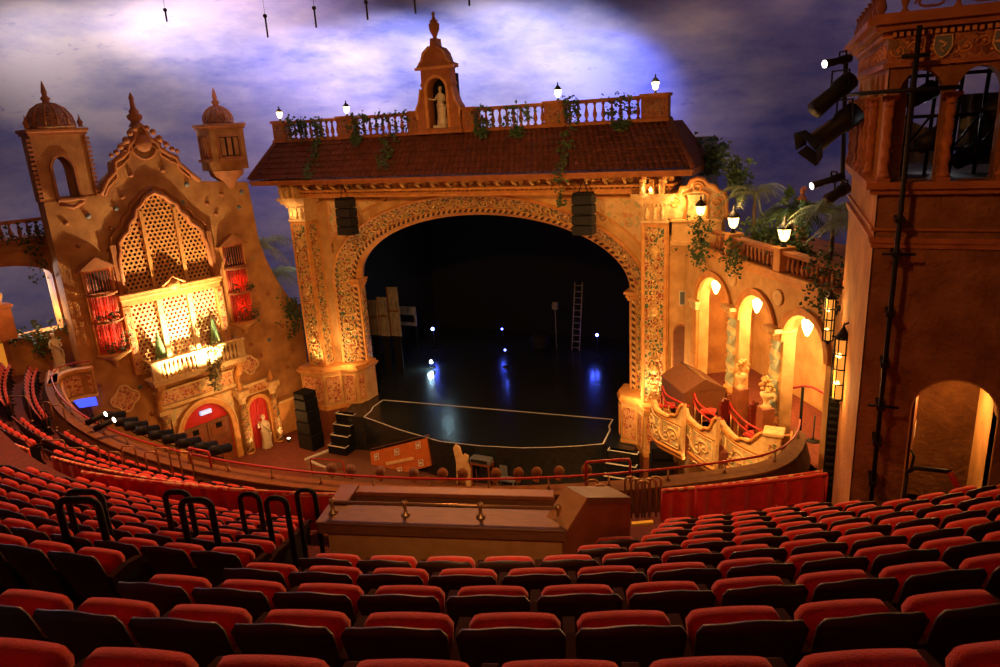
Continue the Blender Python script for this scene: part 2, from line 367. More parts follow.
def statue_mesh(mb, ox, oy, oz, h, lean=0., face=-1, arm='out'):
    """a robed classical figure standing at (ox,oy,oz), facing -y"""
    s = h / 1.75
    def P(x, y, z): return (ox + (x + lean*z)*s, oy + y*s, oz + z*s)
    rings = [(0.0, .27, .22), (.10, .26, .21), (.45, .22, .18), (.80, .20, .16), (.95, .21, .15), (1.08, .165, .12), (1.25, .19, .13), (1.38, .20, .12), (1.45, .15, .10), (1.50, .06, .06), (1.56, .055, .06), (1.60, .075, .085), (1.67, .085, .10), (1.73, .075, .09), (1.78, .035, .05)]
    n = 20; vs = []; fs = []
    for z, rx, ry in rings:
        for k in range(n):
            q = 2*pi*k/n; fold = 1 + (.09*sin(7*q + z*3) + .05*sin(11*q))*(1 if z < 1.05 else .25)*(z < 1.42)
            vs.append(P(rx*cos(q)*fold + .02*sin(z*4), ry*sin(q)*fold, z))
    for j in range(len(rings) - 1):
        for k in range(n): fs.append((j*n+k, j*n+(k+1) % n, (j+1)*n+(k+1) % n, (j+1)*n+k))
    fs.append(tuple(range(n-1, -1, -1))); fs.append(tuple((len(rings)-1)*n+k for k in range(n)))
    mb.add(vs, fs, True)
    # draped sash, arms, nose
    mb.tube([P(-.17, -.06, 1.38), P(-.02, -.17, 1.18), P(.14, -.17, 1.0), P(.21, -.08, .85)], [.05*s, .06*s, .06*s, .04*s], 8)
    mb.tube([P(.22, -.02, .95), P(.24, -.08, .7), P(.22, -.06, .4)], [.05*s, .06*s, .03*s], 8)
    if arm == 'out': mb.tube([P(-.18, 0, 1.38), P(-.30, -.05, 1.18), P(-.48, -.16, 1.22), P(-.56, -.2, 1.25)], [.06*s, .05*s, .038*s, .03*s], 8)
    elif arm == 'up': mb.tube([P(-.18, 0, 1.36), P(-.34, -.04, 1.25), P(-.36, -.12, 1.45), P(-.30, -.14, 1.58)], [.06*s, .05*s, .038*s, .03*s], 8)
    else: mb.tube([P(-.18, 0, 1.38), P(-.25, -.04, 1.12), P(-.08, -.17, 1.06)], [.06*s, .05*s, .035*s], 8)
    mb.tube([P(.18, 0, 1.38), P(.25, -.05, 1.12), P(.10, -.17, 1.10), P(.05, -.18, 1.15)], [.06*s, .05*s, .04*s, .03*s], 8)
    mb.ball(P(0, -.10, 1.66), .018*s, 6, 4); mb.ball(P(0, .035, 1.70), .10*s, 10, 6)
# ================================================================== proscenium
CX = -16.9
ZS = -7.95                                    # spring line
STG, FLR = -15.3, -17.4
def ell(q, a, b_): return (CX + a*cos(q), ZS + b_*sin(q))
def archpath(a, b_, zb, n=56):
    """left jamb foot, over the arch, right jamb foot: list of (x, z, nx, nz)"""
    out = [(CX - a, zb + (ZS - zb)*i/10, -1., 0.) for i in range(10)]
    for i in range(n + 1):
        q = pi - pi*i/n; x, z = ell(q, a, b_); nx, nz = cos(q)/a, sin(q)/b_; L = hypot(nx, nz); out.append((x, z, nx/L, nz/L))
    out += [(CX + a, ZS + (zb - ZS)*i/10, 1., 0.) for i in range(1, 11)]
    return out
T_AR = Thing('proscenium_arch', 'huge elliptical gilded arch with floral and rope bands framing the black stage opening', 'proscenium arch', (CX, 32, -13.0))
def splay(s):   # s: 0 outer edge .. 1 inner edge
    return 9.25 + (8.0 - 9.25)*s, 4.88 + (3.68 - 4.88)*s, 31.95 + (33.1 - 31.95)*s
def band(s0, s1, raise0=0., raise1=0., nm='band', m=None, zb=-13.0, lab=None):
    mb = MB(); A = archpath(*splay(s0)[:2], zb); B = archpath(*splay(s1)[:2], zb)
    y0, y1 = splay(s0)[2], splay(s1)[2]; vs = []; fs = []
    d = Vector((.65, -.76))   # outward normal of the splay in (towards opening, y)
    for a, b_ in zip(A, B):
        p = Vector((a[0], y0, a[1])); q = Vector((b_[0], y1, b_[1])); nn = Vector((-a[2]*.65, -.76, -a[3]*.65))
        vs += [p, p + nn*raise0, q + nn*raise1, q]
    for i in range(len(A) - 1):
        for k in range(4): fs.append((i*4+k, i*4+(k+1) % 4, i*4+4+(k+1) % 4, i*4+4+k))
    fs += [(0, 1, 2, 3), tuple(len(vs) - 4 + k for k in (3, 2, 1, 0))]
    mb.add(vs, fs); return mb.build(nm, m, T_AR, lab)
band(0, .10, .16, .14, 'outer_moulding', M['trim'])
fb = band(.10, .66, .05, .05, 'floral_band', M['orn_green'])
band(.66, .73, .10, .10, 'fillet', M['trim'])
band(.80, 1.0, .05, .05, 'inner_moulding', M['trim'])
M['rope_dark'] = mat('dark_rope', (.10, .03, .012), .6)
def rope(s, r, nm):
    mb = MB(); A = archpath(*splay(s)[:2], -13.0, 640); y = splay(s)[2] - .10
    # twisted rope: two strands winding round each other
    for ph in (0, pi):
        pts = []; L = 0; pr = None
        dense = []
        for i in range(len(A) - 1):
            a, b_ = A[i], A[i+1]; k = 16 if abs(a[2]) == 1. and abs(b_[2]) == 1. else 1
            for j in range(k): u = j/k; dense.append([a[m_]*(1-u) + b_[m_]*u for m_ in range(4)])
        for a in dense:
            p = Vector((a[0], y, a[1])); L += (p - pr).length if pr else 0; pr = p
            q = L*19 + ph; nn = Vector((-a[2]*.65, -.76, -a[3]*.65)); tt = Vector((a[2], 0, a[3]))
            pts.append(p + (nn*cos(q) + tt*sin(q))*r*.55)
        mb = MB(); mb.tube(pts, r*.62, 5); mb.build('rope_strand', M['gold'] if ph == 0 else M['rope_dark'], T_AR)
rope(.765, .12, 'rope_moulding'); rope(.13, .075, 'rope_moulding')
# relief on the floral band
A0 = archpath(*splay(.39)[:2], -13.0, 120)
cum = [0]
for i in range(1, len(A0)): cum.append(cum[-1] + hypot(A0[i][0]-A0[i-1][0], A0[i][1]-A0[i-1][1]))
def fband(s, t, off):
    s = max(0, min(s, cum[-1] - 1e-4)); lo = 0; hi = len(cum) - 1
    while hi - lo > 1:
        mid = (lo + hi)//2
        if cum[mid] <= s: lo = mid
        else: hi = mid
    u = (s - cum[lo])/(cum[hi] - cum[lo]); a = [A0[lo][k]*(1-u) + A0[hi][k]*u for k in range(4)]
    d = Vector((a[2]*.773, -.634, a[3]*.773))      # across the band, towards the outer edge
    nn = Vector((-a[2]*.634, -.773, -a[3]*.634))
    return Vector((a[0], splay(.39)[2], a[1])) + d*t + nn*(.06 + off)
mb = MB(); scrolls(mb, fband, cum[-1], .98, .50, .045); o = mb.build('leaf_scrolls', M['gold']); o.parent = fb
o.matrix_parent_inverse = Matrix.Translation(-T_AR.base)
# intrados (soffit going back to the stage house)
mb = MB(); A = archpath(8.0, 3.68, STG); vs = []; fs = []
for a in A:
    for y, k in ((33.05, 0), (33.3, 0), (33.3, .35), (33.05, .35)): vs.append((a[0] + a[2]*k, y, a[1] + a[3]*k))
for i in range(len(A) - 1):
    for k in range(4): fs.append((i*4+k, i*4+(k+1) % 4, i*4+4+(k+1) % 4, i*4+4+k))
mb.add(vs, fs, True); mb.build('soffit', M['trim'], T_AR)
# jamb pilasters under the spring line
for sx in (-1, 1):
    x0 = CX + sx*8.02; x1 = CX + sx*8.62; lo, hi = min(x0, x1), max(x0, x1)
    mb = MB(); mb.box(lo, hi, 32.75, 33.3, -13.0, ZS - .05, b=.03)
    jp = mb.build('jamb_pilaster', M['trim'], T_AR)
    mb = MB(); mb.box(lo - .06, hi + .06, 32.62, 33.35, ZS - .45, ZS - .3); mb.box(lo - .12, hi + .12, 32.55, 33.4, ZS - .3, ZS - .12); mb.box(lo - .2, hi + .2, 32.47, 33.4, ZS - .12, ZS)
    for k in range(5): mb.tube([(lo + .06 + k*.13, 32.66, ZS - .42), (lo + .06 + k*.13, 32.52, ZS - .22)], .045, 6)
    mb.build('capital', M['trim'], T_AR)
    mb = MB(); mb.box(lo + .13, hi - .13, 32.70, 32.75, -12.8, ZS - .6); mb.build('floral_inlay', M['orn_green'], T_AR)
    if sx < 0:
        mb = MB(); mb.box(x0 - .02, x0 + .05, 32.85, 33.25, -12.8, ZS - .6); mb.build('floral_inlay', M['orn_green'], T_AR)
# spandrel wall with the arch cut away (structure)
mb = MB(); A = archpath(9.25, 4.88, -17.4); XL, XR, ZT = -26.75, -7.85, -3.05
outer = []
for a in A:
    x, z = a[0], a[1]
    if a[2] <= -1 or a[2] >= 1: outer.append((XL if a[2] < 0 else XR, z))
    else:
        # push out to rectangle
        t = []
        dx, dz = a[2], a[3]
        if dx < -1e-6: t.append((XL - x)/dx)
        if dx > 1e-6: t.append((XR - x)/dx)
        if dz > 1e-6: t.append((ZT - z)/dz)
        t = max(0, min(t)); outer.append((x + dx*t, z + dz*t))
vs = []; fs = []
for a, o_ in zip(A, outer):
    for y in (31.98, 33.0): vs += [(a[0], y, a[1]), (o_[0], y, o_[1])]
for i in range(len(A) - 1):
    b0, b1 = i*4, i*4+4
    fs += [(b0, b0+1, b1+1, b1), (b0+2, b1+2, b1+3, b0+3)]
mb.add(vs, fs)
mb.add([(XL, 31.98, ZT), (XL, 31.98, -4.2), (outer[16][0], 31.98, ZT)], [(0, 1, 2)])
struct(mb, 'wall_stage', M['stucco_pale'])
# spandrel painted panels
T_SP = Thing('spandrel_panels', 'carved and painted corner panels above the shoulders of the stage arch', 'wall ornament', (CX, 31.9, -5))
for sx in (-1, 1):
    def X(v): return CX + sx*v
    outl = [(8.95, -3.35), (8.95, -6.3)] + [(9.9*cos(q), ZS + 5.35*sin(q)) for q in [R(d) for d in range(24, 57, 4)]] + [(4.9, -3.35)]
    pl = [(X(a), b_) for a, b_ in outl if a < 9.0 or True]
    pl = [(X(min(a, 8.95)), min(b_, -3.35)) for a, b_ in outl]
    mb = MB(); mb.prism(pl, 31.88, 31.98); pn = mb.build('spandrel_panel', M['orn_cream'], T_SP)
    mb = MB(); loop = [Vector((p[0], 31.86, p[1])) for p in pl]; mb.tube(loop, .06, 6, closed=True); mb.build('spandrel_frame', M['trim'], T_SP)
    mb = MB()
    scrolls(mb, lambda s, t, off, X=X: Vector((X(8.5 - s), 31.86 - off, -3.95 - .55*max(0, 1 - s/3) + t)), 2.6, .8, .6, .035)
    mb.build('leaf_scrolls', M['cream'], T_SP)
# big pilasters at the two sides
for sx, nm, lb in ((-1, -27.85, 'tall gilded floral pilaster left of the stage opening, beside the organ wall'), (1, -7.82, 'tall gilded floral pilaster right of the stage opening, beside the boxes')):
    x0, x1 = nm, nm + 1.15
    T = Thing('stage_pilaster', lb, 'pilaster', ((x0+x1)/2, 31, -13.0), group=None)
    mb = MB(); mb.box(x0, x1, 31.0, 32.6, -13.0, -4.4, b=.04)
    for a in (x0 + .02, x1 - .14): mb.box(a, a + .12, 30.95, 31.0, -12.9, -4.5)
    for a in (31.03, 31.83):
        mb.box(x1, x1 + .05, a, a + .12, -12.9, -4.5); mb.box(x0 - .05, x0, a, a + .12, -12.9, -4.5)
    sh = mb.build('shaft', M['trim'], T)
    mb = MB(); mb.box(x0 + .16, x1 - .16, 30.965, 31.01, -12.85, -4.6)
    mb.build('floral_inlay', M['orn_green'], T)
    mb = MB()
    if sx < 0: mb.box(x1 - .01, x1 + .035, 31.17, 31.81, -12.85, -4.6)
    else: mb.box(x0 - .035, x0 + .01, 31.17, 31.81, -12.85, -4.6)
    mb.build('floral_inlay', M['orn_green'], T)
    mb = MB(); cxp = (x0 + x1)/2
    scrolls(mb, lambda s, t, off, c=cxp: Vector((c + t, 30.95 - off, -12.8 + s)), 8.1, .80, .42, .038)
    if sx < 0: mb.build('front_relief', M['gold'], T); mb = MB()
    if sx < 0: scrolls(mb, lambda s, t, off, c=x1: Vector((c + .05 + off, 31.49 + t, -12.8 + s)), 8.1, .62, .42, .035)
    mb.build('front_relief' if sx > 0 else 'side_relief', M['gold'], T)
    for k in range(3): mb = MB(); mb.lathe([(.02, .10), (.12, .08), (.22, .05), (.24, 0)], (0, 0, 0), 14, T=lambda p, c=cxp, k=k: Vector((c + p.x, 30.93 - p.z, -11.2 + k*2.8 + p.y))); mb.build('rosette', M['gold'], T)
    mb = MB()      # capital block with small figures, then stepped cap
    mb.box(x0 - .05, x1 + .05, 30.92, 32.3, -4.4, -4.28); mb.box(x0 + .02, x1 - .02, 30.96, 32.3, -4.28, -3.55)
    mb.box(x0 - .12, x1 + .12, 30.85, 32.3, -3.55, -3.42); mb.box(x0 - .28, x1 + .28, 30.7, 32.3, -3.42, -3.25); mb.box(x0 - .4, x1 + .4, 30.58, 32.3, -3.25, -3.1)
    for q in range(3):
        xx = x0 + .22 + q*.355; mb.lathe([(.0, 0), (.12, .02), (.10, .2), (.13, .34), (.05, .42), (.09, .5), (.0, .6)], (xx, 30.95, -4.25), 10)
    for k in range(7): mb.ball((x0 + .05 + k*.175, 30.83, -3.6), .06, 8, 5)
    mb.build('capital', M['cream'], T)
    mb = MB()      # scroll brackets between capital and eave
    for k in range(3):
        xx = x0 + .05 + k*.42
        mb.box(xx, xx + .2, 30.35, 31.2, -3.1, -2.45, b=.03); mb.tube([(xx + .1, 30.3, -2.6), (xx + .1, 30.42, -2.95), (xx + .1, 30.62, -3.05)], .07, 6)
    mb.build('bracket', M['gold'], T)
    # plinth
    T2 = Thing('stage_pilaster_plinth', ('left' if sx < 0 else 'right') + ' canted pedestal with red panels at the foot of the stage arch', 'pedestal', (cxp, 31, FLR))
    if sx < 0: pl = [(-28.25, 31.9), (-28.25, 30.55), (-26.55, 30.55), (-25.9, 31.35), (-25.0, 31.6), (-24.75, 32.2), (-24.75, 33.2), (-28.25, 33.2)]
    else: pl = [(-9.25, 33.2), (-9.25, 32.2), (-9.0, 31.6), (-8.1, 31.35), (-7.6, 30.55), (-6.1, 30.55), (-6.1, 33.2)]
    def layer(mb, z0, z1, g):
        c = Vector((sum(p[0] for p in pl)/len(pl), sum(p[1] for p in pl)/len(pl)))
        q = [c + (Vector(p) - c)*(1 + g) for p in pl]; n = len(q)
        vs = [(p.x, p.y, z) for z in (z0, z1) for p in q]; fs = [(i, (i+1) % n, n+(i+1) % n, n+i) for i in range(n)] + [tuple(range(n)), tuple(range(2*n-1, n-1, -1))]
        mb.add(vs, fs)
    mb = MB(); layer(mb, -15.3, -13.3, 0); mb.build('dado', M['stucco_pale'], T2)
    mb = MB(); layer(mb, -13.32, -13.22, .06); layer(mb, -13.22, -13.1, .10); layer(mb, -13.1, -12.95, .04); mb.build('cornice', M['trim'], T2)
    mb = MB(); layer(mb, FLR, -15.55, .01); mb.build('base', M['wood_red'], T2, 'dark red painted base')
    mb = MB(); layer(mb, -15.55, -15.3, .05); mb.build('base_moulding', M['trim'], T2)
    n = len(pl); sgn = 1
    for i in range(n):
        a, b_ = Vector(pl[i]), Vector(pl[(i+1) % n])
        if (b_ - a).length < .6 or max(a.y, b_.y) > 32.5: continue
        u = (b_ - a).normalized(); nn = Vector((u.y, -u.x)); 
        c = (a + b_)/2; ctr = Vector((sum(p[0] for p in pl)/n, sum(p[1] for p in pl)/n))
        if (c - ctr).dot(nn) < 0: nn = -nn
        if nn.x*(-sx) < -.9 and sx < 0 and False: continue
        w = (b_ - a).length*.5 - .14
        mb = MB()
        P = lambda s, z, d: Vector(((c + u*s + nn*d).x, (c + u*s + nn*d).y, z))
        for (s0, s1, z0, z1, d) in ((-w, w, -15.1, -13.5, .03),):
            vs = [P(s0, z0, d), P(s1, z0, d), P(s1, z1, d), P(s0, z1, d), P(s0, z0, -.02), P(s1, z0, -.02), P(s1, z1, -.02), P(s0, z1, -.02)]
            mb.add(vs, [(0, 1, 2, 3), (0, 4, 5, 1), (1, 5, 6, 2), (2, 6, 7, 3), (3, 7, 4, 0)])
        pn = mb.build('painted_panel', M['orn_red'], T2)
        mb = MB(); mb.tube([P(-w, -15.1, .04), P(w, -15.1, .04), P(w, -13.5, .04), P(-w, -13.5, .04)], .035, 6, closed=True)
        sub(mb, 'panel_frame', M['trim'], pn, T2).matrix_parent_inverse = Matrix()
# entablature
T = Thing('stage_entablature', 'long orange cornice with dentils and carved bracket frieze under the tiled roof', 'cornice', (CX, 31.2, -3.1))
xa, xb = -28.0, -6.6
mb = MB(); mb.box(xa, xb, 31.05, 33.5, -3.12, -2.95); mb.box(xa - .1, xb + .1, 30.9, 33.5, -2.95, -2.88); mb.box(xa - .2, xb + .2, 30.75, 33.5, -2.80, -2.70); mb.build('architrave', M['trim'], T)
k = xa
while k < xb: mb = MB(); mb.box(k, k + .12, 30.80, 30.95, -2.89, -2.79); mb.build('dentil', M['trim_dark'], T); k += .24
mb = MB(); mb.box(xa, xb, 31.0, 33.5, -2.70, -2.28); mb.build('frieze', M['orn_dark'], T)
k = xa + .1
while k < xb:
    mb = MB(); mb.box(k, k + .16, 30.4, 31.0, -2.48, -2.28); mb.tube([(k + .08, 30.42, -2.45), (k + .08, 30.6, -2.56), (k + .08, 30.9, -2.66)], .07, 6)
    mb.lathe([(0, .06), (.13, .03), (.15, 0)], (0, 0, 0), 8, T=lambda p, k=k: Vector((k + .22 + p.x, 30.99 - p.z, -2.49 + p.y))); mb.build('bracket', M['gold'], T); k += .88
# hipped tile roof
T = Thing('tiled_roof', 'long hipped roof of dark red barrel tiles over the stage arch', 'roof', (-17.45, 31, -2.3))
EL, ER, EY, EZ = -29.4, -5.45, 29.95, -2.05
TL_, TR_, TY, TZ = -28.25, -6.7, 31.35, -.12
mb = MB(); rows = 7; nu = 81*6
def rf(u, v):
    k = min(int(v*rows), rows - 1); fv = v*rows - k
    x = (EL + (ER - EL)*u)*(1 - v) + (TL_ + (TR_ - TL_)*u)*v
    h = .10*abs(sin(pi*u*81)) + .06*(1 - fv)
    return (x, EY + (TY - EY)*v - h*.75, EZ + (TZ - EZ)*v + h*.6)
vs = []; 
lv = []
for k in range(rows): lv += [k/rows + 1e-4, (k + .97)/rows]
lv.append(1.0)
for v in lv:
    for i in range(nu + 1): vs.append(rf(i/nu, min(v, .9999)))
w = nu + 1; fs = [(j*w+i, j*w+i+1, (j+1)*w+i+1, (j+1)*w+i) for j in range(len(lv)-1) for i in range(nu)]
mb.add(vs, fs, False)
for sx, e0, t0 in ((-1, EL, TL_), (1, ER, TR_)):
    vs = [(e0, EY, EZ), (e0, 35.0, EZ), (t0, 34.0, TZ), (t0, TY, TZ)]; mb.add(vs, [(0, 1, 2, 3)])
    mb.tube([(e0, EY - .02, EZ + .08), (t0, TY - .05, TZ + .1)], .12, 8)
mb.build('barrel_tiles', M['tile'], T)
mb = MB(); mb.box(EL + .05, ER - .05, EY + .05, 34.9, EZ - .28, EZ - .02); mb.box(EL - .02, ER + .02, EY - .02, EY + .1, EZ - .14, EZ - .02)
mb.build('fascia', M['trim_dark'], T)
mb = MB(); mb.box(TL_, TR_, TY, 33.9, TZ - .3, TZ); mb.build('roof_deck', M['trim_dark'], T)
# balustrade on the roof
YB = 31.45
def bx(px, py): return on_y(px, py, YB)
T = Thing('roof_balustrade', 'orange stone balustrade with carved piers running along the top of the stage roof', 'balustrade', (-17.4, YB, TZ))
piers = [(-28.35, -27.55), (-23.95, -23.05), (-19.55, -18.95), (-16.55, -15.95), (-12.35, -11.4), (-7.9, -6.75)]
for a, b_ in piers:
    mb = MB(); mb.box(a, b_, YB - .28, YB + .28, TZ, 1.0, b=.02); mb.box(a - .06, b_ + .06, YB - .34, YB + .34, TZ, .02); mb.box(a - .06, b_ + .06, YB - .34, YB + .34, .9, 1.03); pr = mb.build('pier', M['trim_dark'], T)
    mb = MB(); mb.box(a + .12, b_ - .12, YB - .31, YB - .27, .14, .78); sub(mb, 'pier_panel', M['orn_dark'], pr, T)
for a, b_ in ((-27.55, -23.95), (-23.05, -19.55), (-15.95, -12.35), (-11.4, -7.9)):
    mb = MB(); mb.box(a, b_, YB - .2, YB + .2, .82, .98, b=.03); mb.build('handrail', M['trim_dark'], T)
    mb = MB(); mb.box(a, b_, YB - .22, YB + .22, TZ, .04, b=.02); mb.build('bottom_rail', M['trim_dark'], T)
    n = int((b_ - a)/.36)
    for k in range(n):
        mb = MB(); baluster(mb, a + (k + .5)*(b_ - a)/n, YB, .04, .78, .16, 10); mb.build('baluster', M['trim_dark'], T)
# niche aedicule with statue
T = Thing('roof_niche', 'orange baroque stone niche with scrolled gable and urn in the middle of the roof balustrade', 'niche', (-17.75, YB, TZ))
nc = -17.75; z0 = TZ
def pc(pts): return [(nc + a, b_) for a, b_ in pts]
half = [(1.2, 0), (1.2, .62), (1.12, .9), (1.22, 1.25), (1.05, 1.5), (.92, 1.9), (.80, 2.2), (.88, 2.35), (.80, 2.5), (.80, 3.05), (1.0, 3.1), (1.0, 3.25), (.75, 3.35), (.62, 3.75), (.42, 4.0), (.18, 4.1), (.14, 4.45)]
outl = [(nc + a, z0 + b_*.97) for a, b_ in half] + [(nc - a, z0 + b_*.97) for a, b_ in half[::-1]]
hole = arch_poly(nc, 1.02, z0 + .28, z0 + 2.0, z0 + 2.55, 14)
mb = MB(); mb.prism(outl, YB - .45, YB + .1, [hole]); mb.build('gable', M['trim_dark'], T)
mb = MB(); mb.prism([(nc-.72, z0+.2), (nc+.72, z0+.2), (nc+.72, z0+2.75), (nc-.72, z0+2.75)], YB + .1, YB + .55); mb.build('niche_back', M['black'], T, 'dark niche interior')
mb = MB(); arch_band(mb, nc, 1.06, z0 + .28, z0 + 2.0, z0 + 2.57, .13, YB - .52, YB - .44)
for sx in (-1, 1):
    mb.tube([(nc + sx*.85, YB - .48, z0 + 3.2), (nc + sx*.68, YB - .5, z0 + 3.35), (nc + sx*.55, YB - .5, z0 + 3.7), (nc + sx*.2, YB - .5, z0 + 3.95)], .06, 6)
    mb.tube([(nc + sx*1.15, YB - .48, z0 + .7), (nc + sx*1.2, YB - .5, z0 + 1.15), (nc + sx*1.0, YB - .5, z0 + 1.5), (nc + sx*.85, YB - .5, z0 + 2.1)], .055, 6)
mb.box(nc - 1.05, nc + 1.05, YB - .55, YB - .42, z0 + 2.95, z0 + 3.08)
mb.build('moulding', M['trim'], T)
mb = MB(); mb.box(nc - 1.3, nc + 1.3, YB - .6, YB + .2, z0, z0 + .2, b=.03); mb.build('niche_sill', M['trim_dark'], T)
mb = MB(); mb.lathe([(.16, 0), (.2, .05), (.08, .12), (.10, .2), (.24, .5), (.26, .75), (.16, .82), (.22, .88), (.1, .95), (.05, 1.1), (.09, 1.2), (0, 1.32)], (nc, YB - .2, z0 + 4.2), 14); mb.build('urn', M['trim_dark'], T)
mb = MB(); mb.box(nc - .35, nc + .35, YB - .4, YB + .05, z0 + .28, z0 + .4); statue_mesh(mb, nc + .05, YB - .18, z0 + .4, 1.75, arm='out')
solo(mb, 'robed_statue', M['marble'], 'pale robed statue with outstretched arm standing in the roof niche', 'statue', (nc, YB - .18, z0 + .28), group=None)
# lanterns on the roof balustrade
LAMP_POS = []
def lantern(x, y, z, lab, fr=WORLD, s=1., m='lamp_white', grp=None, nm='lantern', watt=60, col=(1, .72, .36)):
    T = Thing(nm, lab, 'lantern', (x, y, z), fr, grp)
    mb = MB(); mb.lathe([(.11*s, 0), (.07*s, .05*s), (.035*s, .10*s), (.06*s, .16*s)], (x, y, z), 10); mb.build('lamp_base', M['iron'], T)
    mb = MB(); mb.lathe([(.06*s, 0), (.13*s, .08*s), (.19*s, .34*s), (.18*s, .38*s), (0, .38*s)], (x, y, z + .16*s), 12); mb.build('glass_globe', M[m], T)
    mb = MB(); mb.lathe([(.22*s, 0), (.19*s, .07*s), (.08*s, .2*s), (.03*s, .25*s), (.05*s, .3*s), (.02*s, .36*s), (0, .42*s)], (x, y, z + .53*s), 12)
    for k in range(4):
        q = pi/4 + k*pi/2; mb.tube([(x + .08*s*cos(q), y + .08*s*sin(q), z + .16*s), (x + .20*s*cos(q), y + .20*s*sin(q), z + .54*s)], .012*s, 5)
    mb.build('lamp_cap', M['iron'], T)
    P = fr.w((x, y, z + .95*s)); return T, P
for px, lb in ((-27.95, 'white glowing lantern on the far left end pier of the roof balustrade'), (-23.45, 'white glowing lantern on the second roof pier from the left'), (-11.75, 'white glowing lantern on the roof pier right of the statue niche'), (-7.35, 'white glowing lantern on the right end pier of the roof balustrade')):
    lantern(px, YB, 1.03, lb, s=.85)
# trailing plants on the roof balustrade
def vine(name, lab, pts, n, spread, size, m='leaf', fr=WORLD, base=None, cat='vine', seed=3, stems=None, grp=None):
    T = Thing(name, lab, cat, base or pts[0], fr, grp)
    mb = MB(); leaf_cluster(mb, pts, n, spread, size, seed); mb.build('leaves', M[m], T)
    if stems:
        mb = MB()
        for st in stems: mb.tube(st, .018, 5)
        mb.build('stems', M['bark'], T)
    return T
def vpts(x0, x1, z0, z1, y, n, seed): 
    g = random.Random(seed); return [(g.uniform(x0, x1), y - .1*g.random(), g.uniform(z0, z1)) for _ in range(n)]
for i, (x0, x1, drop, lb) in enumerate([(-27.2, -25.9, 0, 'dark ivy mound over the leftmost bay of the roof balustrade'), (-25.6, -24.6, 1.9, 'dark ivy with long trail down the tiles beside the second roof lantern'), (-23.2, -22.0, .1, 'short dark ivy mound just right of the second roof lantern'), (-21.6, -19.5, 1.5, 'broad dark ivy hanging over the tiles left of the statue niche'), (-15.9, -14.9, .1, 'dark round shrub immediately right of the statue niche'), (-14.2, -13.0, .2, 'dark shrub in the middle of the balustrade bay right of the niche'), (-11.5, -10.6, 3.4, 'dark ivy with the longest trail, over the roof above the right hanging speaker'), (-9.4, -8.0, .1, 'dark ivy mound left of the right end pier of the roof')]):
    pts = vpts(x0, x1, .1, 1.05, YB - .35, 50, i)
    st = [[(x0 + .3, YB - .4, .9), ((x0 + x1)/2, YB - .45, .5), (x1 - .2, YB - .4, .2)]]
    if drop:
        xm = (x0 + x1)/2; w = (x1 - x0)*.28
        for k in range(60):
            t = rnd.random(); zz = -.1 - drop*t; yy = 31.2 + max(zz, -2.0)*.72 - .25
            pts.append((xm + rnd.uniform(-w, w)*(1 - t*.7), yy, zz))
        st.append([(xm, YB - .4, .6), (xm, 30.9, -.2)] + [(xm + .05*sin(t*9), 31.2 + max(-.1 - drop*t, -2.)*.72 - .25, -.1 - drop*t) for t in (.3, .6, 1.)])
    vine('ivy', lb, pts, 260 if drop < 2 else 330, .10, .19, base=(x0, YB, .9), seed=i, stems=st)
# hanging loudspeakers
for px0, px1, py0, py1, Y, lb in ((338, 355, 199, 235, 30.2, 'black line-array loudspeaker hanging at the upper left of the stage arch'), (575.5, 592, 194, 235, 30.0, 'black line-array loudspeaker hanging at the upper right of the stage arch')):
    a = on_y((px0 + px1)/2, (py0 + py1)/2, Y); zt = on_y(px0, py0, Y).z; zb = on_y(px1, py1, Y).z; hw = .47
    T = Thing('hanging_loudspeaker', lb, 'loudspeaker', (a.x, Y, zb))
    n = 4; h = (zt - zb)/n
    for k in range(n):
        mb = MB(); mb.box(a.x - hw, a.x + hw, Y - .35 + k*.02, Y + .35, zb + k*h + .02, zb + (k+1)*h - .01, b=.04); mb.build('cabinet', M['black_grid'], T)
    mb = MB()
    for dx in (-.25, .25): mb.tube([(a.x + dx, Y, zt), (a.x, Y, -2.35)], .022, 6)
    mb.box(a.x - .4, a.x + .4, Y - .3, Y + .3, zt, zt + .07); mb.build('rigging', M['iron'], T)
# ================================================================== stage house
mb = MB(); mb.box(-36, 2, 34.2, 34.5, STG, ZS - .1 + 0) if False else None
def shell(nm, m, faces):
    mb = MB()
    for f in faces: mb.add(f, [tuple(range(len(f)))])
    return struct(mb, nm, m)
shell('wall_stage_back', M['black'], [[(-29.2, 48, STG), (-10, 48, STG), (-10, 48, -1), (-29.2, 48, -1)]])
shell('wall_stage_left', M['black'], [[(-29.2, 34.2, STG), (-29.2, 48, STG), (-29.2, 48, -1), (-29.2, 34.2, -1)]])
shell('wall_stage_right', M['black'], [[(-7.9, 34.2, STG), (-10, 48, STG), (-10, 48, -1), (-7.9, 34.2, -1)]])
shell('ceiling_stage', M['black'], [[(-29.2, 34.2, -1), (-7.9, 34.2, -1), (-10, 48, -1), (-29.2, 48, -1)]])
shell('wall_stage_masking', M['black'], [[(-29.2, 34.25, STG), (CX - 9.4, 34.25, STG), (CX - 9.4, 34.25, -1), (-29.2, 34.25, -1)], [(CX + 8.2, 34.25, STG), (-7.9, 34.25, STG), (-7.9, 34.25, -1), (CX + 8.2, 34.25, -1)], [(CX - 9.5, 34.25, -3.9), (CX + 8.3, 34.25, -3.9), (CX + 8.3, 34.25, -1), (CX - 9.5, 34.25, -1)]])
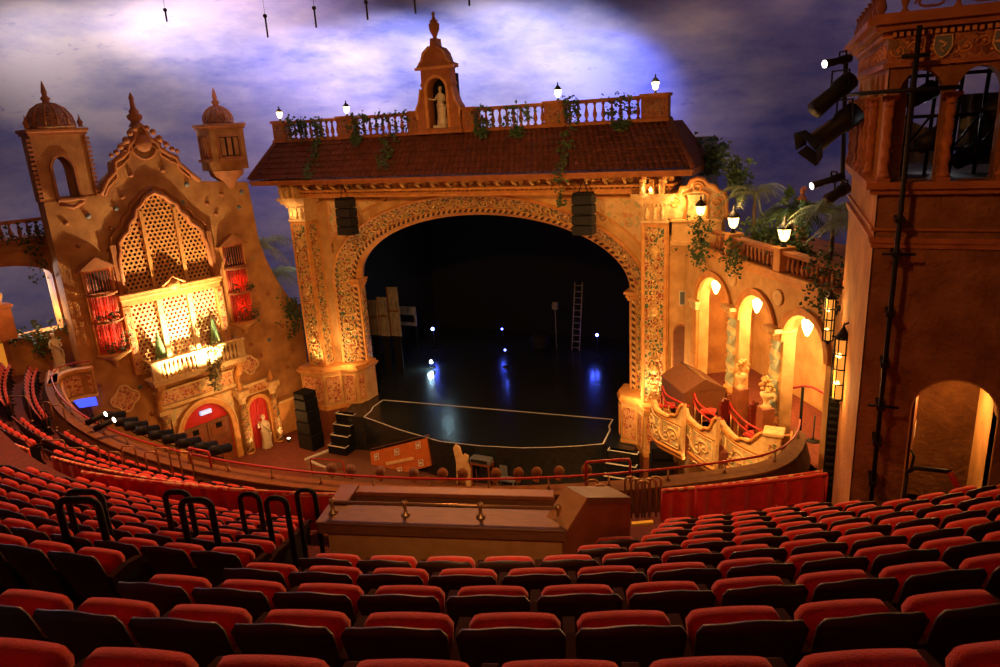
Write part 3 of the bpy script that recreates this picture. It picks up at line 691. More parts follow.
# stage deck + apron
mb = MB(); apron = [(-29.3, 48.1), (-9.9, 48.1), (-7.8, 34.2), (-9.15, 34.2), (-9.0, 31.7), (-9.35, 31.3), (-8.1, 31.2), (-8.1, 30.1), (-9.2, 30.1), (-9.5, 30.7)]
front = [on_z(x, y, STG) for x, y in ((603, 444), (580, 446), (550, 447.5), (520, 448), (480, 446), (440, 441.5), (400, 430), (364, 417))]
apron += [(p.x, p.y) for p in front] + [(-24.2, 29.8), (-25.0, 30.0), (-25.4, 31.4), (-24.85, 31.7), (-24.85, 34.2), (-29.3, 34.2)]
n = len(apron); vs = [(p[0], p[1], z) for z in (STG, FLR) for p in apron]
tri = tessellate_polygon([[Vector((p[0], p[1], 0)) for p in apron]])
mb.add(vs, [tuple(t) for t in tri] + [(i, (i+1) % n, n + (i+1) % n, n + i) for i in range(n)])
struct(mb, 'floor_stage', M['black_gloss'])
# taped outline of the lift
mb = MB(); bl, br = on_z(385, 399.5, STG), on_z(613, 419.5, STG)
k1 = [on_z(x, y, STG) for x, y in ((364, 417), (371, 411), (373, 407), (383, 400))]; k2 = [on_z(x, y, STG) for x, y in ((603, 444), (607, 436), (610, 430), (609, 426), (613, 419.5))]
loop = [Vector((p.x, p.y, STG + .012)) for p in k1 + k2[::-1] + front[1:]]
for i in range(len(loop)):
    a, b_ = loop[i], loop[(i+1) % len(loop)]; u = (b_ - a).normalized(); w = Vector((-u.y, u.x, 0))*.035
    mb.add([a - w, b_ - w, b_ + w, a + w, a - w - Vector((0, 0, .01)), b_ - w - Vector((0, 0, .01))], [(0, 1, 2, 3), (0, 4, 5, 1)])
solo(mb, 'lift_edge_strip', M['white'], 'thin white edging strip outlining the front stage lift', 'floor strip', (loop[0].x, loop[0].y, STG))
# stairs to the stage
def stairs(cx, y0, lb, w=1.3, dirx=0, n=4):
    T = Thing('stage_steps', lb, 'steps', (cx, y0, FLR)); h = (STG - FLR)/n
    for k in range(n):
        z = FLR + h*(k + 1); ya = y0 + k*.33
        mb = MB(); mb.box(cx - w/2, cx + w/2, ya, y0 + n*.33 + .0, z - h, z, b=.01); st = mb.build('step', M['black'], T)
        mb = MB(); mb.box(cx - w/2, cx + w/2, ya - .012, ya + .05, z - .03, z + .008); mb.box(cx - w/2, cx - w/2 + .05, ya, ya + .33, z, z + .008); mb.box(cx + w/2 - .05, cx + w/2, ya, ya + .33, z, z + .008); sub(mb, 'nosing', M['white'], st, T)
    return T
a = on_z(345, 437, FLR); stairs(-24.85, 28.9, 'black steps with white nosings at the left end of the stage front', 1.25)
stairs(-8.55, 29.2, 'black steps with white nosings at the right end of the stage front', 1.5)
# orchestra floor
mb = MB(); mb.box(-36, 4, 6, 34, FLR - .2, FLR); struct(mb, 'floor_orchestra', M['carpet_mid'])
# pit floor (dark) and its pale kerbs
pit = [on_z(x, y, FLR + .02) for x, y in ((305, 461), (366, 437), (440, 452), (600, 458), (622, 470), (640, 520), (330, 540))]
mb = MB(); mb.add([(p.x, p.y, FLR + .02) for p in pit] + [(p.x, p.y, FLR - .1) for p in pit], [tuple(range(7))] + [(i, (i+1) % 7, 7+(i+1) % 7, 7+i) for i in range(7)])
struct(mb, 'floor_pit', M['wood'])
mb = MB()
for a, b_ in (((305, 460.5), (366, 436.5)), ((310, 462), (330, 470.5)), ((604, 462), (612, 478))):
    P, Q = on_z(*a, FLR), on_z(*b_, FLR); u = (Q - P).normalized(); w = Vector((-u.y, u.x, 0))*.07
    z = Vector((0, 0, .10)); vs = [P - w, Q - w, Q + w, P + w, P - w + z, Q - w + z, Q + w + z, P + w + z]
    m_ = MB(); m_.add(vs, [(4, 5, 6, 7), (0, 1, 5, 4), (1, 2, 6, 5), (2, 3, 7, 6), (3, 0, 4, 7)])
    lbs = {305: 'long pale kerb strip running from the pit corner towards the left stage steps', 310: 'short pale kerb strip beside the red rail at the left pit corner', 604: 'short pale board on the floor by the right stage steps'}
    solo(m_, 'pit_kerb', M['white'], lbs[a[0]], 'kerb', (P.x, P.y, FLR))
def on_fr(px, py, fr, v):
    n = Vector((-fr.s, fr.c, 0)); p0 = fr.w((0, v, 0)); d = ray(px, py); P = d*(p0.dot(n)/d.dot(n)); q = P - fr.o
    return Vector((q.x*fr.c + q.y*fr.s, v, P.z))
# ================================================================== organ wall (left)
FO = Fr(-29.3, 31.5, R(75)); OF = -17.6
out = [(-11.6, OF), (-11.6, -2.1), (-9.15, -2.0), (-9.0, -1.75), (-8.75, -1.35), (-8.3, -1.0), (-8.25, -.55), (-7.9, -.38), (-7.55, -.1), (-7.5, .15), (-7.1, .45), (-6.95, .95), (-6.75, 1.1), (-6.55, .95), (-6.4, .45), (-6.0, .15), (-5.95, -.1), (-5.55, -.38), (-5.2, -.55), (-5.15, -.85), (-4.7, -1.3), (-4.2, -1.8), (-1.45, -2.1), (-1.3, -5.3), (-1.0, -6.6), (-.5, -7.9), (.1, -9.0), (.75, -9.7), (.75, OF)]
mb = MB(); mb.prism(out, 0, .8); struct(mb, 'wall_left', M['stucco'], FO)
# coping on the gable
T = Thing('gable_coping', 'orange scrolled coping edging the curved gable of the organ wall', 'coping', (-6.75, -.1, 0), FO)
mb = MB(); mb.tube([(p[0], -.03, p[1] + .02) for p in out[2:22]], .13, 8); mb.build('coping_roll', M['trim_dark'], T)
mb = MB(); mb.tube([(p[0]*1.0 + (.0), -.06, p[1] - .3) for p in out[3:21]], .05, 6); mb.build('coping_bead', M['trim_dark'], T)
for sx in (-1, 1):
    mb = MB()
    for (a, z, r) in ((.55, .75, .16), (.8, .42, .18), (1.1, .15, .15), (1.35, -.1, .14), (1.6, -.22, .12), (.3, .95, .14)): mb.ball((-6.75 + sx*a, -.12, z), r, 8, 6)
    pts = [(-6.75 + sx*(.95 + .28*cos(q)*(1 - q/9)), -.1, .05 + .28*sin(q)*(1 - q/9)) for q in [k*.5 for k in range(12)]]; mb.tube(pts, .06, 6); mb.build('leaf_crockets', M['trim_dark'], T)
mb = MB(); mb.lathe([(.38, 0), (.28, .1), (.2, .22), (.33, .35), (.36, .5), (.2, .62), (.24, .7), (.13, .85), (.1, 1.25), (.13, 1.3), (.05, 1.5), (0, 1.6)], (-6.75, .3, 1.05), 14); mb.build('finial', M['trim_dark'], T)
mb = MB(); mb.lathe([(.45, 0), (.4, .12), (.18, .2), (0, .22)], (0, 0, 0), 14, T=lambda p: Vector((-6.75 + p.x, -.02 - p.z, .25 + p.y))); mb.tube([(-6.75 + .62*sin(q), -.05, .2 - .7*cos(q)) for q in [k*pi/8 for k in range(-5, 6)]], .07, 6); mb.build('cartouche', M['trim_dark'], T)
# towers
def turret(name, lab, u0, u1, z0, z1, v0, v1, win, dome_r, grille=False):
    T = Thing(name, lab, 'tower', ((u0+u1)/2, (v0+v1)/2, z0), FO)
    cu, cv = (u0+u1)/2, (v0+v1)/2
    for nm, a in (('tower_wall', 0), ('tower_wall', 1)):
        mb = MB(); mb.prism([(u0, z0), (u1, z0), (u1, z1), (u0, z1)], v0 if a == 0 else v1 - .2, v0 + .2 if a == 0 else v1, [win] if (win and (a == 0 or not grille)) else []); mb.build(nm, M['stucco'], T)
    for uu in (u0, u1 - .2):
        mb = MB(); w = v1 - v0; vm = (v0+v1)/2; hole = [(a - cu + vm, b_) for a, b_ in win] if win and not grille else None
        mb2 = [] 
        mb.prism([(v0 + .2, z0), (v1 - .2, z0), (v1 - .2, z1), (v0 + .2, z1)], uu, uu + .2, [[(vm + (a - vm)*.8, b_) for a, b_ in hole]] if hole else [], T=lambda p: Vector((p.y, p.x, p.z))); mb.build('tower_side_wall', M['stucco'], T)
    mb = MB(); mb.box(u0 - .07, u1 + .07, v0 - .07, v1 + .07, z1, z1 + .12); mb.box(u0 - .14, u1 + .14, v0 - .14, v1 + .14, z1 + .12, z1 + .28, b=.03)
    mb.build('cornice', M['trim_dark'], T)
    mb = MB(); mb.lathe([(dome_r*1.05, 0), (dome_r*1.05, .15)] + [(dome_r*cos(q), .15 + dome_r*1.0*sin(q)) for q in [k*pi/2/9 for k in range(10)]][:-1] + [(.12, .15 + dome_r*.99), (0, .16 + dome_r)], (cu, cv, z1 + .3), 24)
    mb.build('dome', M['orn_dark'], T)
    mb = MB()
    for k in range(12):
        q = 2*pi*k/12; mb.tube([(cu + dome_r*1.02*cos(q)*cos(a), cv + dome_r*1.02*sin(q)*cos(a), z1 + .45 + dome_r*1.0*sin(a)) for a in (0, .4, .8, 1.2, 1.5)], .05, 5)
    mb.build('dome_ribs', M['trim_dark'], T)
    mb = MB(); mb.lathe([(.2, 0), (.14, .1), (.22, .22), (.1, .35), (.13, .5), (.06, .8), (0, 1.0)], (cu, cv, z1 + .42 + dome_r), 10); mb.build('finial', M['trim_dark'], T)
    return T, cu, cv
win = arch_poly(-10.5, .85, -1.95, -.75, -.15, 10)
T, cu, cv = turret('bell_tower', 'square orange bell tower with round ribbed dome at the left end of the organ wall', -11.55, -9.25, -2.1, .8, .02, 1.15, win, .95)
for uu in (-11.65, -9.25):
    for k in range(14): mb = MB(); mb.box(uu - .1, uu + .1, -.06, .12, -2.05 + k*.2, -1.93 + k*.2); mb.build('quoin', M['trim_dark'], T)
mb = MB(); mb.box(-11.1, -9.9, -.3, .02, -2.12, -1.98, b=.03); mb.tube([(-11.0, -.12, -2.2), (-10.5, -.2, -2.42), (-10.0, -.12, -2.2)], .1, 8); mb.build('window_sill', M['trim_dark'], T)
mb = MB(); arch_band(mb, -10.5, .85, -1.95, -.75, -.15, .12, -.05, .03); mb.build('window_surround', M['trim_dark'], T)
for uu in (-11.55, -9.35):
    mb = MB(); mb.lathe([(.12, 0), (.08, .1), (.14, .2), (.05, .35), (0, .6)], (uu, .1, 1.12), 8); mb.build('corner_pinnacle', M['trim_dark'], T)
T, cu, cv = turret('corner_turret', 'square orange turret with shuttered windows and mottled dome, right end of the organ wall', -3.4, -1.5, -1.35, .75, -.45, 1.0, None, .74)
mb = MB(); mb.lathe([(.1, -1.1), (.3, -.9), (.45, -.55), (.85, -.25), (.9, 0), (.95, .02)], (-2.45, .25, -1.4), 14); mb.build('corbel', M['trim_dark'], T)
for (a, b_, side) in ((-3.0, -1.9, 0),):
    mb = MB(); mb.prism([(a - .1, -.75), (b_ + .1, -.75), (b_ + .1, .45), (a - .1, .45)], -.53, -.43, [[(a, -.65), (b_, -.65), (b_, .35), (a, .35)]]); mb.box(a - .2, b_ + .2, -.62, -.43, -.9, -.75); fr_ = mb.build('window_frame', M['trim_dark'], T)
    mb = MB(); mb.box(a, b_, -.47, -.44, -.65, .35); sub(mb, 'opening_shade', M['darkgap'], fr_, T)  # dark sheet painted in for the shade inside the window
    mb = MB()
    for k in range(3): mb.box(a + .06 + k*.37, a + .3 + k*.37, -.51, -.46, -.6, .3)
    sub(mb, 'shutters', M['stucco'], fr_, T)
mb = MB()
for z0, z1 in ((-.75, .45),):
    mb.box(-3.48, -3.38, -.25, .8, z0, z1)
    for k in range(4): mb.box(-3.54, -3.45, -.18 + k*.25, -.05 + k*.25, z0 + .1, z1 - .1)
    mb.box(-3.6, -3.38, -.32, .88, -.9, -.75)
mb.build('side_window', M['trim_dark'], T)
# decorative studs
for i, (u, z) in enumerate([(-8.6, -2.7), (-7.6, -1.2), (-6.0, -1.1), (-4.9, -1.9), (-4.0, -3.0), (-10.9, -3.1), (-9.9, -2.9), (-9.0, -3.6), (-8.2, -2.2), (-5.3, -2.8), (-3.1, -2.6), (-3.6, -3.6), (-2.2, -3.4), (-10.6, -4.2), (-9.3, -4.6), (-1.9, -2.6), (-2.3, -12.0), (-1.2, -8.5), (-1.6, -11.2), (-.6, -10.6), (-.7, -13.2), (-9.9, -13.9), (-8.9, -13.3), (-11.0, -11.0), (-6.8, -1.9), (-.2, -12.3), (-2.8, -11.2), (-9.2, -11.7)]):
    mb = MB(); mb.lathe([(.13, .0), (.12, .05), (.06, .09), (0, .1)], (0, 0, 0), 10, T=lambda p, u=u, z=z: Vector((u + p.x, -p.z, z + p.y)))
    side = 'left' if u < -6.7 else 'right'
    solo(mb, 'wall_stud', M['trim_dark'] if i % 3 else M['blade_gray'], 'small round boss set in the stucco of the organ wall', 'wall boss', (u, 0, z), FO, 'round bosses studding the organ wall')
# ogee grille window, upper
T = Thing('ogee_screen', 'upper pointed ogee organ screen of dark round-holed lattice in an orange frame', 'organ grille', (-6.75, 0, -6.9), FO)
uc = -6.72
prof = [(2.3, -6.85), (2.3, -5.1), (2.15, -4.75), (2.15, -4.35), (1.85, -4.0), (1.6, -3.85), (1.5, -3.5), (1.15, -3.2), (1.05, -2.85), (.75, -2.65), (.5, -2.35), (0, -2.1)]
ogee = [(uc + a, b_) for a, b_ in prof] + [(uc - a, b_) for a, b_ in prof[:-1][::-1]]
def inside(poly, x, z):
    c = False; n = len(poly)
    for i in range(n):
        x1, z1 = poly[i]; x2, z2 = poly[(i+1) % n]
        if (z1 > z) != (z2 > z) and x < (x2-x1)*(z-z1)/(z2-z1)+x1: c = not c
    return c
def lattice(mb, poly, pitch, hole, v0, v1, bars):
    xs = [p[0] for p in poly]; zs = [p[1] for p in poly]; dz = pitch*.866; j = 0; z = min(zs)
    while z < max(zs):
        x = min(xs) + (pitch/2 if j % 2 else 0)
        while x < max(xs) + pitch:
            if inside(poly, x, z):
                vs = []; fs = []
                for k in range(6):
                    q = pi/6 + k*pi/3
                    vs += [(x + pitch*.5775*cos(q), v0, z + pitch*.5775*sin(q)), (x + hole*cos(q), v0 - .01, z + hole*sin(q)), (x + hole*cos(q), v1, z + hole*sin(q))]
                for k in range(6):
                    a = k*3; b_ = (k+1) % 6*3; fs += [(a, b_, b_+1, a+1), (a+1, b_+1, b_+2, a+2)]
                mb.add(vs, fs)
            x += pitch
        z += dz; j += 1
mb = MB(); lattice(mb, ogee, .235, .082, -.10, -.02, None); mb.build('lattice', M['trim'], T)
mb = MB(); mb.prism(ogee, -.02, .0); mb.build('painted_backing', M['darkgap'], T)  # dark sheet painted in for the shade behind the holes
mb = MB(); mb.tube([(p[0], -.12, p[1]) for p in ogee], .13, 8); mb.tube([(uc + (p[0]-uc)*1.14, -.05, p[1]*1.0 + (.28 if abs(p[0]-uc) < 2.2 else 0)) for p in ogee], .08, 8); mb.build('ogee_frame', M['trim_dark'], T)
for s in (-1, 1):
    mb = MB(); mb.box(uc + s*.85 - .09, uc + s*.85 + .09, -.22, -.08, -6.8, -2.95 - .0); mb.build('mullion', M['trim'], T)
for s in (-1, 1): mb = MB(); mb.box(uc + s*2.45 - .13, uc + s*2.45 + .13, -.2, -.0, -6.85, -4.4); mb.build('jamb', M['trim_dark'], T)
# transom between the screens
T = Thing('screen_transom', 'long orange moulded ledge with central cartouche between the two organ screens', 'ledge', (uc, 0, -7.1), FO)
mb = MB(); mb.box(uc - 2.7, uc + 2.65, -.35, 0, -7.15, -6.95, b=.03); mb.box(uc - 2.6, uc + 2.55, -.25, 0, -7.45, -7.15); mb.box(uc - 2.75, uc + 2.7, -.45, 0, -6.95, -6.82, b=.03); mb.build('ledge', M['trim'], T)
mb = MB(); mb.lathe([(.34, 0), (.3, .1), (.14, .2), (0, .25)], (0, 0, 0), 12, T=lambda p: Vector((uc + p.x, -.4 - p.z*.8, -6.75 + p.y))); mb.tube([(uc - .6, -.42, -6.75), (uc - .35, -.45, -6.6), (uc, -.45, -6.35), (uc + .35, -.45, -6.6), (uc + .6, -.42, -6.75)], .07, 6); mb.build('cartouche', M['trim'], T)
# lower screen with balcony
T = Thing('lower_screen', 'lower organ screen of pale round-holed lattice in three brightly lit panels', 'organ grille', (uc, 0, -10.9), FO)
low = [(uc - 2.25, -11.0), (uc + 2.25, -11.0), (uc + 2.25, -7.45), (uc - 2.25, -7.45)]
mb = MB(); lattice(mb, low, .235, .082, -.10, -.02, None); mb.build('lattice', M['cream'], T)
mb = MB(); mb.prism(low, -.02, 0); mb.build('painted_backing', M['red_lit'], T)  # red sheet painted in for the red glow behind the holes
for s in (-1, 1):
    mb = MB(); mb.box(uc + s*.8 - .13, uc + s*.8 + .13, -.24, -.08, -11, -7.45); mb.build('mullion', M['cream'], T)
    mb = MB(); mb.box(uc + s*2.45 - .2, uc + s*2.45 + .2, -.28, 0, -11, -7.45, b=.02); j_ = mb.build('jamb', M['trim'], T)
    mb = MB(); mb.box(uc + s*2.45 - .12, uc + s*2.45 + .12, -.3, -.27, -10.8, -7.6); sub(mb, 'jamb_panel', M['orn_red'], j_, T)
T = Thing('organ_balcony', 'brightly lit pale balustraded balcony under the organ screens', 'balcony', (uc, -.6, -11.3), FO)
bz = -11.35; b0, b1 = -8.85, -3.75
mb = MB(); mb.box(b0 - .1, b1 + .1, -1.05, 0, bz - .15, bz, b=.03); mb.box(b0, b1, -.95, 0, bz - .35, bz - .15); mb.build('balcony_floor', M['cream'], T)
mb = MB(); mb.box(b0 - .08, b1 + .08, -1.05, -.75, bz + .85, bz + 1.0, b=.03); mb.box(b0, b0 + .14, -.9, 0, bz + .85, bz + 1.0); mb.box(b1 - .14, b1, -.9, 0, bz + .85, bz + 1.0); mb.build('handrail', M['cream'], T)
for a, b_ in ((b0, b0 + .45), ((b0+b1)/2 - .25, (b0+b1)/2 + .25), (b1 - .45, b1)):
    mb = MB(); mb.box(a, b_, -1.0, -.78, bz, bz + .86); mb.build('pier', M['cream'], T)
for a, b_ in ((b0 + .45, (b0+b1)/2 - .25), ((b0+b1)/2 + .25, b1 - .45)):
    for k in range(8): mb = MB(); baluster(mb, a + (k + .5)*(b_ - a)/8, -.9, bz, .86, .17, 8); mb.build('baluster', M['cream'], T)
for u in (b0 + .3, b1 - .3):
    mb = MB(); mb.box(u - .2, u + .2, -.95, 0, bz - .6, bz - .35); mb.tube([(u, -.75, bz - .6), (u, -.5, bz - 1.0), (u, -.2, bz - 1.3), (u, -.12, bz - 1.9)], [.2, .2, .18, .16], 8); mb.build('bracket', M['trim'], T)
for u, lb in ((-8.05, 'pale green cone topiary at the left end of the bright organ balcony'), (-5.05, 'pale green cone topiary at the right end of the bright organ balcony')):
    T = Thing('cone_topiary', lb, 'topiary', (u, -.45, bz), FO)
    mb = MB(); mb.lathe([(.18, 0), (.24, .3), (.27, .32), (.27, .38), (0, .38)], (u, -.45, bz), 12); mb.build('pot', M['trim_dark'], T)
    mb = MB(); mb.lathe([(.1, .38), (.28, .5), (.30, .8), (.22, 1.4), (.12, 2.0), (.0, 2.45)], (u, -.45, bz), 14); mb.build('foliage', M['cone'], T)
pts = [(-5.45 - .45*t + rnd.gauss(0, .10), -1.15 - .1*rnd.random(), -10.2 - 2.4*t) for t in [k/60 for k in range(61)]]
vine('lit_vine', 'long vine coloured pale tan as if brightly lit, drooping over the organ balcony front', pts, 420, .09, .24, 'leaf_lit', FO, (-5.45, -1.1, -10.2), 'hanging plant', 5, [[(-5.4, -1.1, -10.2), (-5.6, -1.15, -11.3), (-5.9, -1.15, -12.6)]])
# side bay windows with red light
def baywin(lab, u, ztop, zbot, w):
    T = Thing('barred_bay_window', lab, 'window', (u, 0, zbot), FO)
    lv = [ztop, ztop - (ztop - zbot)*.30, ztop - (ztop - zbot)*.62, zbot]
    mb = MB(); mb.box(u - w/2 - .12, u + w/2 + .12, -.12, 0, zbot, ztop, b=.02); mb.build('frame', M['trim'], T)
    mb = MB(); mb.box(u - w/2, u + w/2, -.15, -.11, zbot + .05, lv[1]); mb.build('red_panel', M['red_lit'], T)  # backing painted red for the light in the lower sections
    mb = MB(); mb.box(u - w/2, u + w/2, -.15, -.11, lv[1], ztop - .1); mb.build('shade_panel', M['darkgap'], T)  # same backing painted dark where the top section is unlit
    mb = MB(); mb.prism([(u - w/2 - .3, ztop), (u + w/2 + .3, ztop), (u + w/2 + .1, ztop + .15), (u, ztop + .6), (u - w/2 - .1, ztop + .15)], -.35, 0); mb.build('hood', M['trim_dark'], T)
    for i, z in enumerate(lv[1:]):
        mb = MB(); mb.lathe([(w*.5 + .05, 0), (w*.5 + .12, .04), (w*.5 + .12, .12), (w*.5 + .05, .14)], (u, -.12, z), 14, a0=pi, a1=2*pi, smooth=False); mb.box(u - w/2 - .1, u + w/2 + .1, -.2, -.1, z, z + .14); mb.build('ledge', M['trim_dark'], T)
    k = 0
    for zt, zb in zip(lv[:-1], lv[1:]):
        mb = MB(); rr_ = w*.5
        for i in range(13):
            q = pi + pi*i/12
            x, y = (u + rr_*cos(q), -.12 + (rr_*.75*sin(q) if k else -.02))
            mb.tube([(x, y, zb + .1), (x, y, zt)], .022, 5)
        mb.build('bars', M['louver'], T); k += 1
    mb = MB(); mb.lathe([(.06, -.75), (.16, -.6), (.12, -.5), (.3, -.3), (.62, -.1), (.8, 0), (.82, .1), (.74, .12)], (u, -.1, zbot), 16, a0=pi, a1=2*pi); mb.build('corbel', M['trim'], T)
    mb = MB(); g = [(u + rnd.uniform(-.6, .6), -.75 + rnd.uniform(0, .3), zbot + .15 + abs(rnd.gauss(0, .35))) for _ in range(30)] + [(u + rnd.uniform(-.6, .6), -.6, lv[2] + .2 + abs(rnd.gauss(0, .3))) for _ in range(16)]; leaf_cluster(mb, g, 170, .1, .17, int(-u*10)); mb.build('potted_ivy', M['leaf'], T)
baywin('tall red-lit barred bay window with ivy on the left half of the organ wall', -10.1, -5.4, -9.6, 1.15)
baywin('tall red-lit barred bay window with ivy at the right edge of the organ wall', -3.05, -5.35, -9.7, 1.15)
# quatrefoils
for u, z, r, lb in ((-10.05, -12.05, .62, 'large quatrefoil plaque low on the left of the organ wall'), (-3.1, -12.3, .5, 'quatrefoil plaque right of the organ balcony bracket')):
    T = Thing('quatrefoil_plaque', lb, 'wall plaque', (u, 0, z), FO)
    pl = []
    for k in range(4):
        c = k*pi/2
        for i in range(7): q = c - pi*.42 + pi*.84*i/6; pl.append((u + r*.62*cos(c) + r*.5*cos(q), z + r*.62*sin(c) + r*.5*sin(q)))
    mb = MB(); mb.prism(pl, -.05, 0); mb.build('painted_field', M['orn_red'], T)
    mb = MB(); mb.tube([(p[0], -.07, p[1]) for p in pl], .05, 6, closed=True); mb.build('rim', M['cream'], T)
# arcade frontispiece: frieze, door bay, statue bay
T = Thing('painted_frieze', 'pale frieze band with red painted scrollwork above the organ wall doorway', 'frieze', (-6.3, 0, -13.1), FO)
mb = MB(); mb.box(-8.7, -4.2, -.22, 0, -13.25, -13.05, b=.02); mb.box(-8.6, -4.25, -.1, 0, -13.05, -12.2); mb.box(-8.7, -4.2, -.2, 0, -12.3, -12.2); mb.build('cornice', M['cream'], T)
mb = MB(); mb.box(-8.5, -4.35, -.13, -.09, -13.0, -12.35); mb.build('painted_field', M['orn_red'], T)
mb = MB(); mb.lathe([(.5, 0), (.45, .05), (.2, .1), (0, .1)], (0, 0, 0), 20, T=lambda p: Vector((-5.9 + p.x, -.13 - p.z, -12.55 + p.y*.8))); mb.build('medallion', M['orn_cream'], T)
T = Thing('arched_doorway', 'wide round-arched cream surround enclosing brown double doors in the organ wall', 'doorway', (-6.3, 0, OF), FO)
dz, dtop, dw = -15.3, -13.62, 2.85
mb = MB(); arch_band(mb, -6.25, dw, OF, dz, dtop, .34, -.3, 0, 24); mb.build('arch_surround', M['trim'], T)
mb = MB(); arch_band(mb, -6.25, dw + .5, dz - .02, dz, dtop + .25, .07, -.36, -.28, 24); mb.build('arch_bead', M['cream'], T)
for sx in (-1, 1):
    a = -6.25 + sx*(dw/2 + .35)
    pl = [(a, -13.42), (a, -15.0), (a - sx*.12, -14.7), (a - sx*.5, -14.05), (a - sx*1.2, -13.55), (a - sx*1.5, -13.42)]
    mb = MB(); mb.prism(pl, -.10, 0); mb.build('painted_spandrel', M['orn_cream'], T)
mb = MB(); mb.prism(arch_poly(-6.25, dw, OF, dz, dtop, 20), -.05, 0); mb.build('red_tympanum', M['curtain'], T)
for sx in (-1, 1):
    x0 = -6.25 if sx > 0 else -7.6; x1 = x0 + 1.35
    mb = MB(); mb.box(x0 + .02, x1 - .02, -.14, -.05, OF, -14.75, b=.01); d = mb.build('door_leaf', M['door_wood'], T)
    for k in range(3): mb = MB(); mb.box(x0 + .2, x1 - .2, -.17, -.13, OF + .2 + k*.88, OF + .85 + k*.88, b=.01); sub(mb, 'door_panel', M['wood_red'], d, T)
    mb = MB(); mb.box(x0 + .5, x1 - .5, -.19, -.16, -15.25, -14.95); sub(mb, 'door_window', M['black'], d, T, 'small dark square window')
mb = MB(); mb.box(-6.5, -5.85, -.22, -.05, -14.25, -14.02, b=.02); solo(mb, 'exit_sign', M['exit'], 'small glowing pale blue sign over the brown double doors', 'sign', (-6.2, -.1, -14.2), FO)
T = Thing('statue_bay', 'narrow arched bay with red curtain backing between spiral columns in the organ wall', 'alcove', (-3.1, 0, OF), FO)
mb = MB(); arch_band(mb, -3.1, 1.25, OF, -15.0, -14.3, .22, -.3, 0, 18); mb.build('arch_surround', M['trim'], T)
mb = MB(); mb.box(-4.2, -2.15, -.16, 0, -13.95, -13.5); mb.build('painted_panel', M['orn_red'], T)
mb = MB(); mb.box(-4.3, -2.05, -.26, 0, -13.5, -13.32, b=.02); mb.box(-4.25, -2.1, -.2, 0, -14.05, -13.95); mb.build('cornice', M['cream'], T)
mb = MB(); mb.surf(lambda a, b_: (-3.72 + 1.24*a, -.06 - .05*abs(sin(a*pi*7)), OF + (2.6 + .68*sqrt(max(0, 1 - (2*a-1)**2)))*b_), 84, 4); mb.build('red_curtain', M['curtain'], T)
for u, lb in ((-4.08, 'relief-carved column between the brown double doors and the statue alcove'), (-2.1, 'relief-carved column right of the statue alcove, lit from its foot')):
    T = Thing('carved_column', lb, 'column', (u, -.35, OF), FO)
    mb = MB(); mb.lathe([(.30, 0), (.30, .12), (.22, .2), (.24, .28)], (u, -.35, OF), 16); mb.build('column_base', M['trim'], T)
    mb = MB(); mb.lathe([(.20, .28), (.21, 1.3), (.18, 3.3)], (u, -.35, OF), 18); sh = mb.build('shaft', M['orn_small'], T)
    mb = MB()
    for ph in (0, pi): mb.tube([(u + .22*cos(q + ph), -.35 + .22*sin(q + ph), OF + .3 + q*.19) for q in [k*.35 for k in range(46)]], .03, 5)
    sub(mb, 'spiral_relief', M['gold'], sh, T)
    mb = MB(); mb.lathe([(.18, 3.3), (.22, 3.35), (.20, 3.42), (.3, 3.65), (.34, 3.68), (.34, 3.76)], (u, -.35, OF), 14); mb.box(u - .34, u + .34, -.7, 0, OF + 3.76, OF + 4.1, b=.02); mb.build('capital', M['cream'], T)
    mb = MB(); mb.lathe([(.14, 0), (.2, .12), (.1, .28), (.14, .34), (.03, .62), (0, .7)], (u, -.35, OF + 4.1), 10); mb.build('pinnacle', M['trim'], T)
mb = MB(); mb.box(-3.42, -2.72, -.75, -.32, OF, OF + .18, b=.03); statue_mesh(mb, -3.07, -.52, OF + .18, 2.05, arm='up')
solo(mb, 'classical_statue', M['marble'], 'white robed classical statue standing before the red curtain alcove', 'statue', (-3.07, -.52, OF), FO)
T = Thing('side_column', 'relief-carved half column at the left of the brown double doors', 'column', (-8.35, -.3, OF), FO)
mb = MB(); mb.lathe([(.2, 0), (.2, 3.6), (.28, 3.9), (.3, 4.1)], (-8.35, -.15, OF), 14); mb.build('shaft', M['orn_small'], T)
mb = MB(); mb.box(-8.7, -8.0, -.4, 0, OF + 4.1, OF + 4.35, b=.02); mb.box(-8.7, -8.0, -.4, 0, OF, OF + .3, b=.02); mb.build('capital', M['cream'], T)
# wainscot on the right part
T = Thing('wall_wainscot', 'pale dado with dark red base on the stretch of wall right of the statue alcove', 'wainscot', (-.7, -.05, OF), FO)
mb = MB(); mb.box(-1.75, .7, -.06, 0, OF + .35, -15.2); mb.build('dado', M['trim'], T)
mb = MB(); mb.box(-1.75, .7, -.12, 0, -15.22, -15.1); mb.build('dado_rail', M['cream'], T)
mb = MB(); mb.box(-1.75, .7, -.12, 0, OF, OF + .35); mb.build('skirting', M['wood_red'], T)
# little uplighter at foot of column
T = Thing('floor_uplight', 'small glowing round uplight on the red floor beside the right carved column', 'lamp', (-1.85, -.9, OF + .2), FO)
mb = MB(); mb.lathe([(.12, 0), (.14, .12), (.11, .2)], (-1.85, -.9, OF + .2), 10); mb.build('housing', M['iron'], T)
mb = MB(); mb.lathe([(.10, .2), (0, .22)], (-1.85, -.9, OF + .2), 10); mb.build('lamp_glass', M['lens'], T)
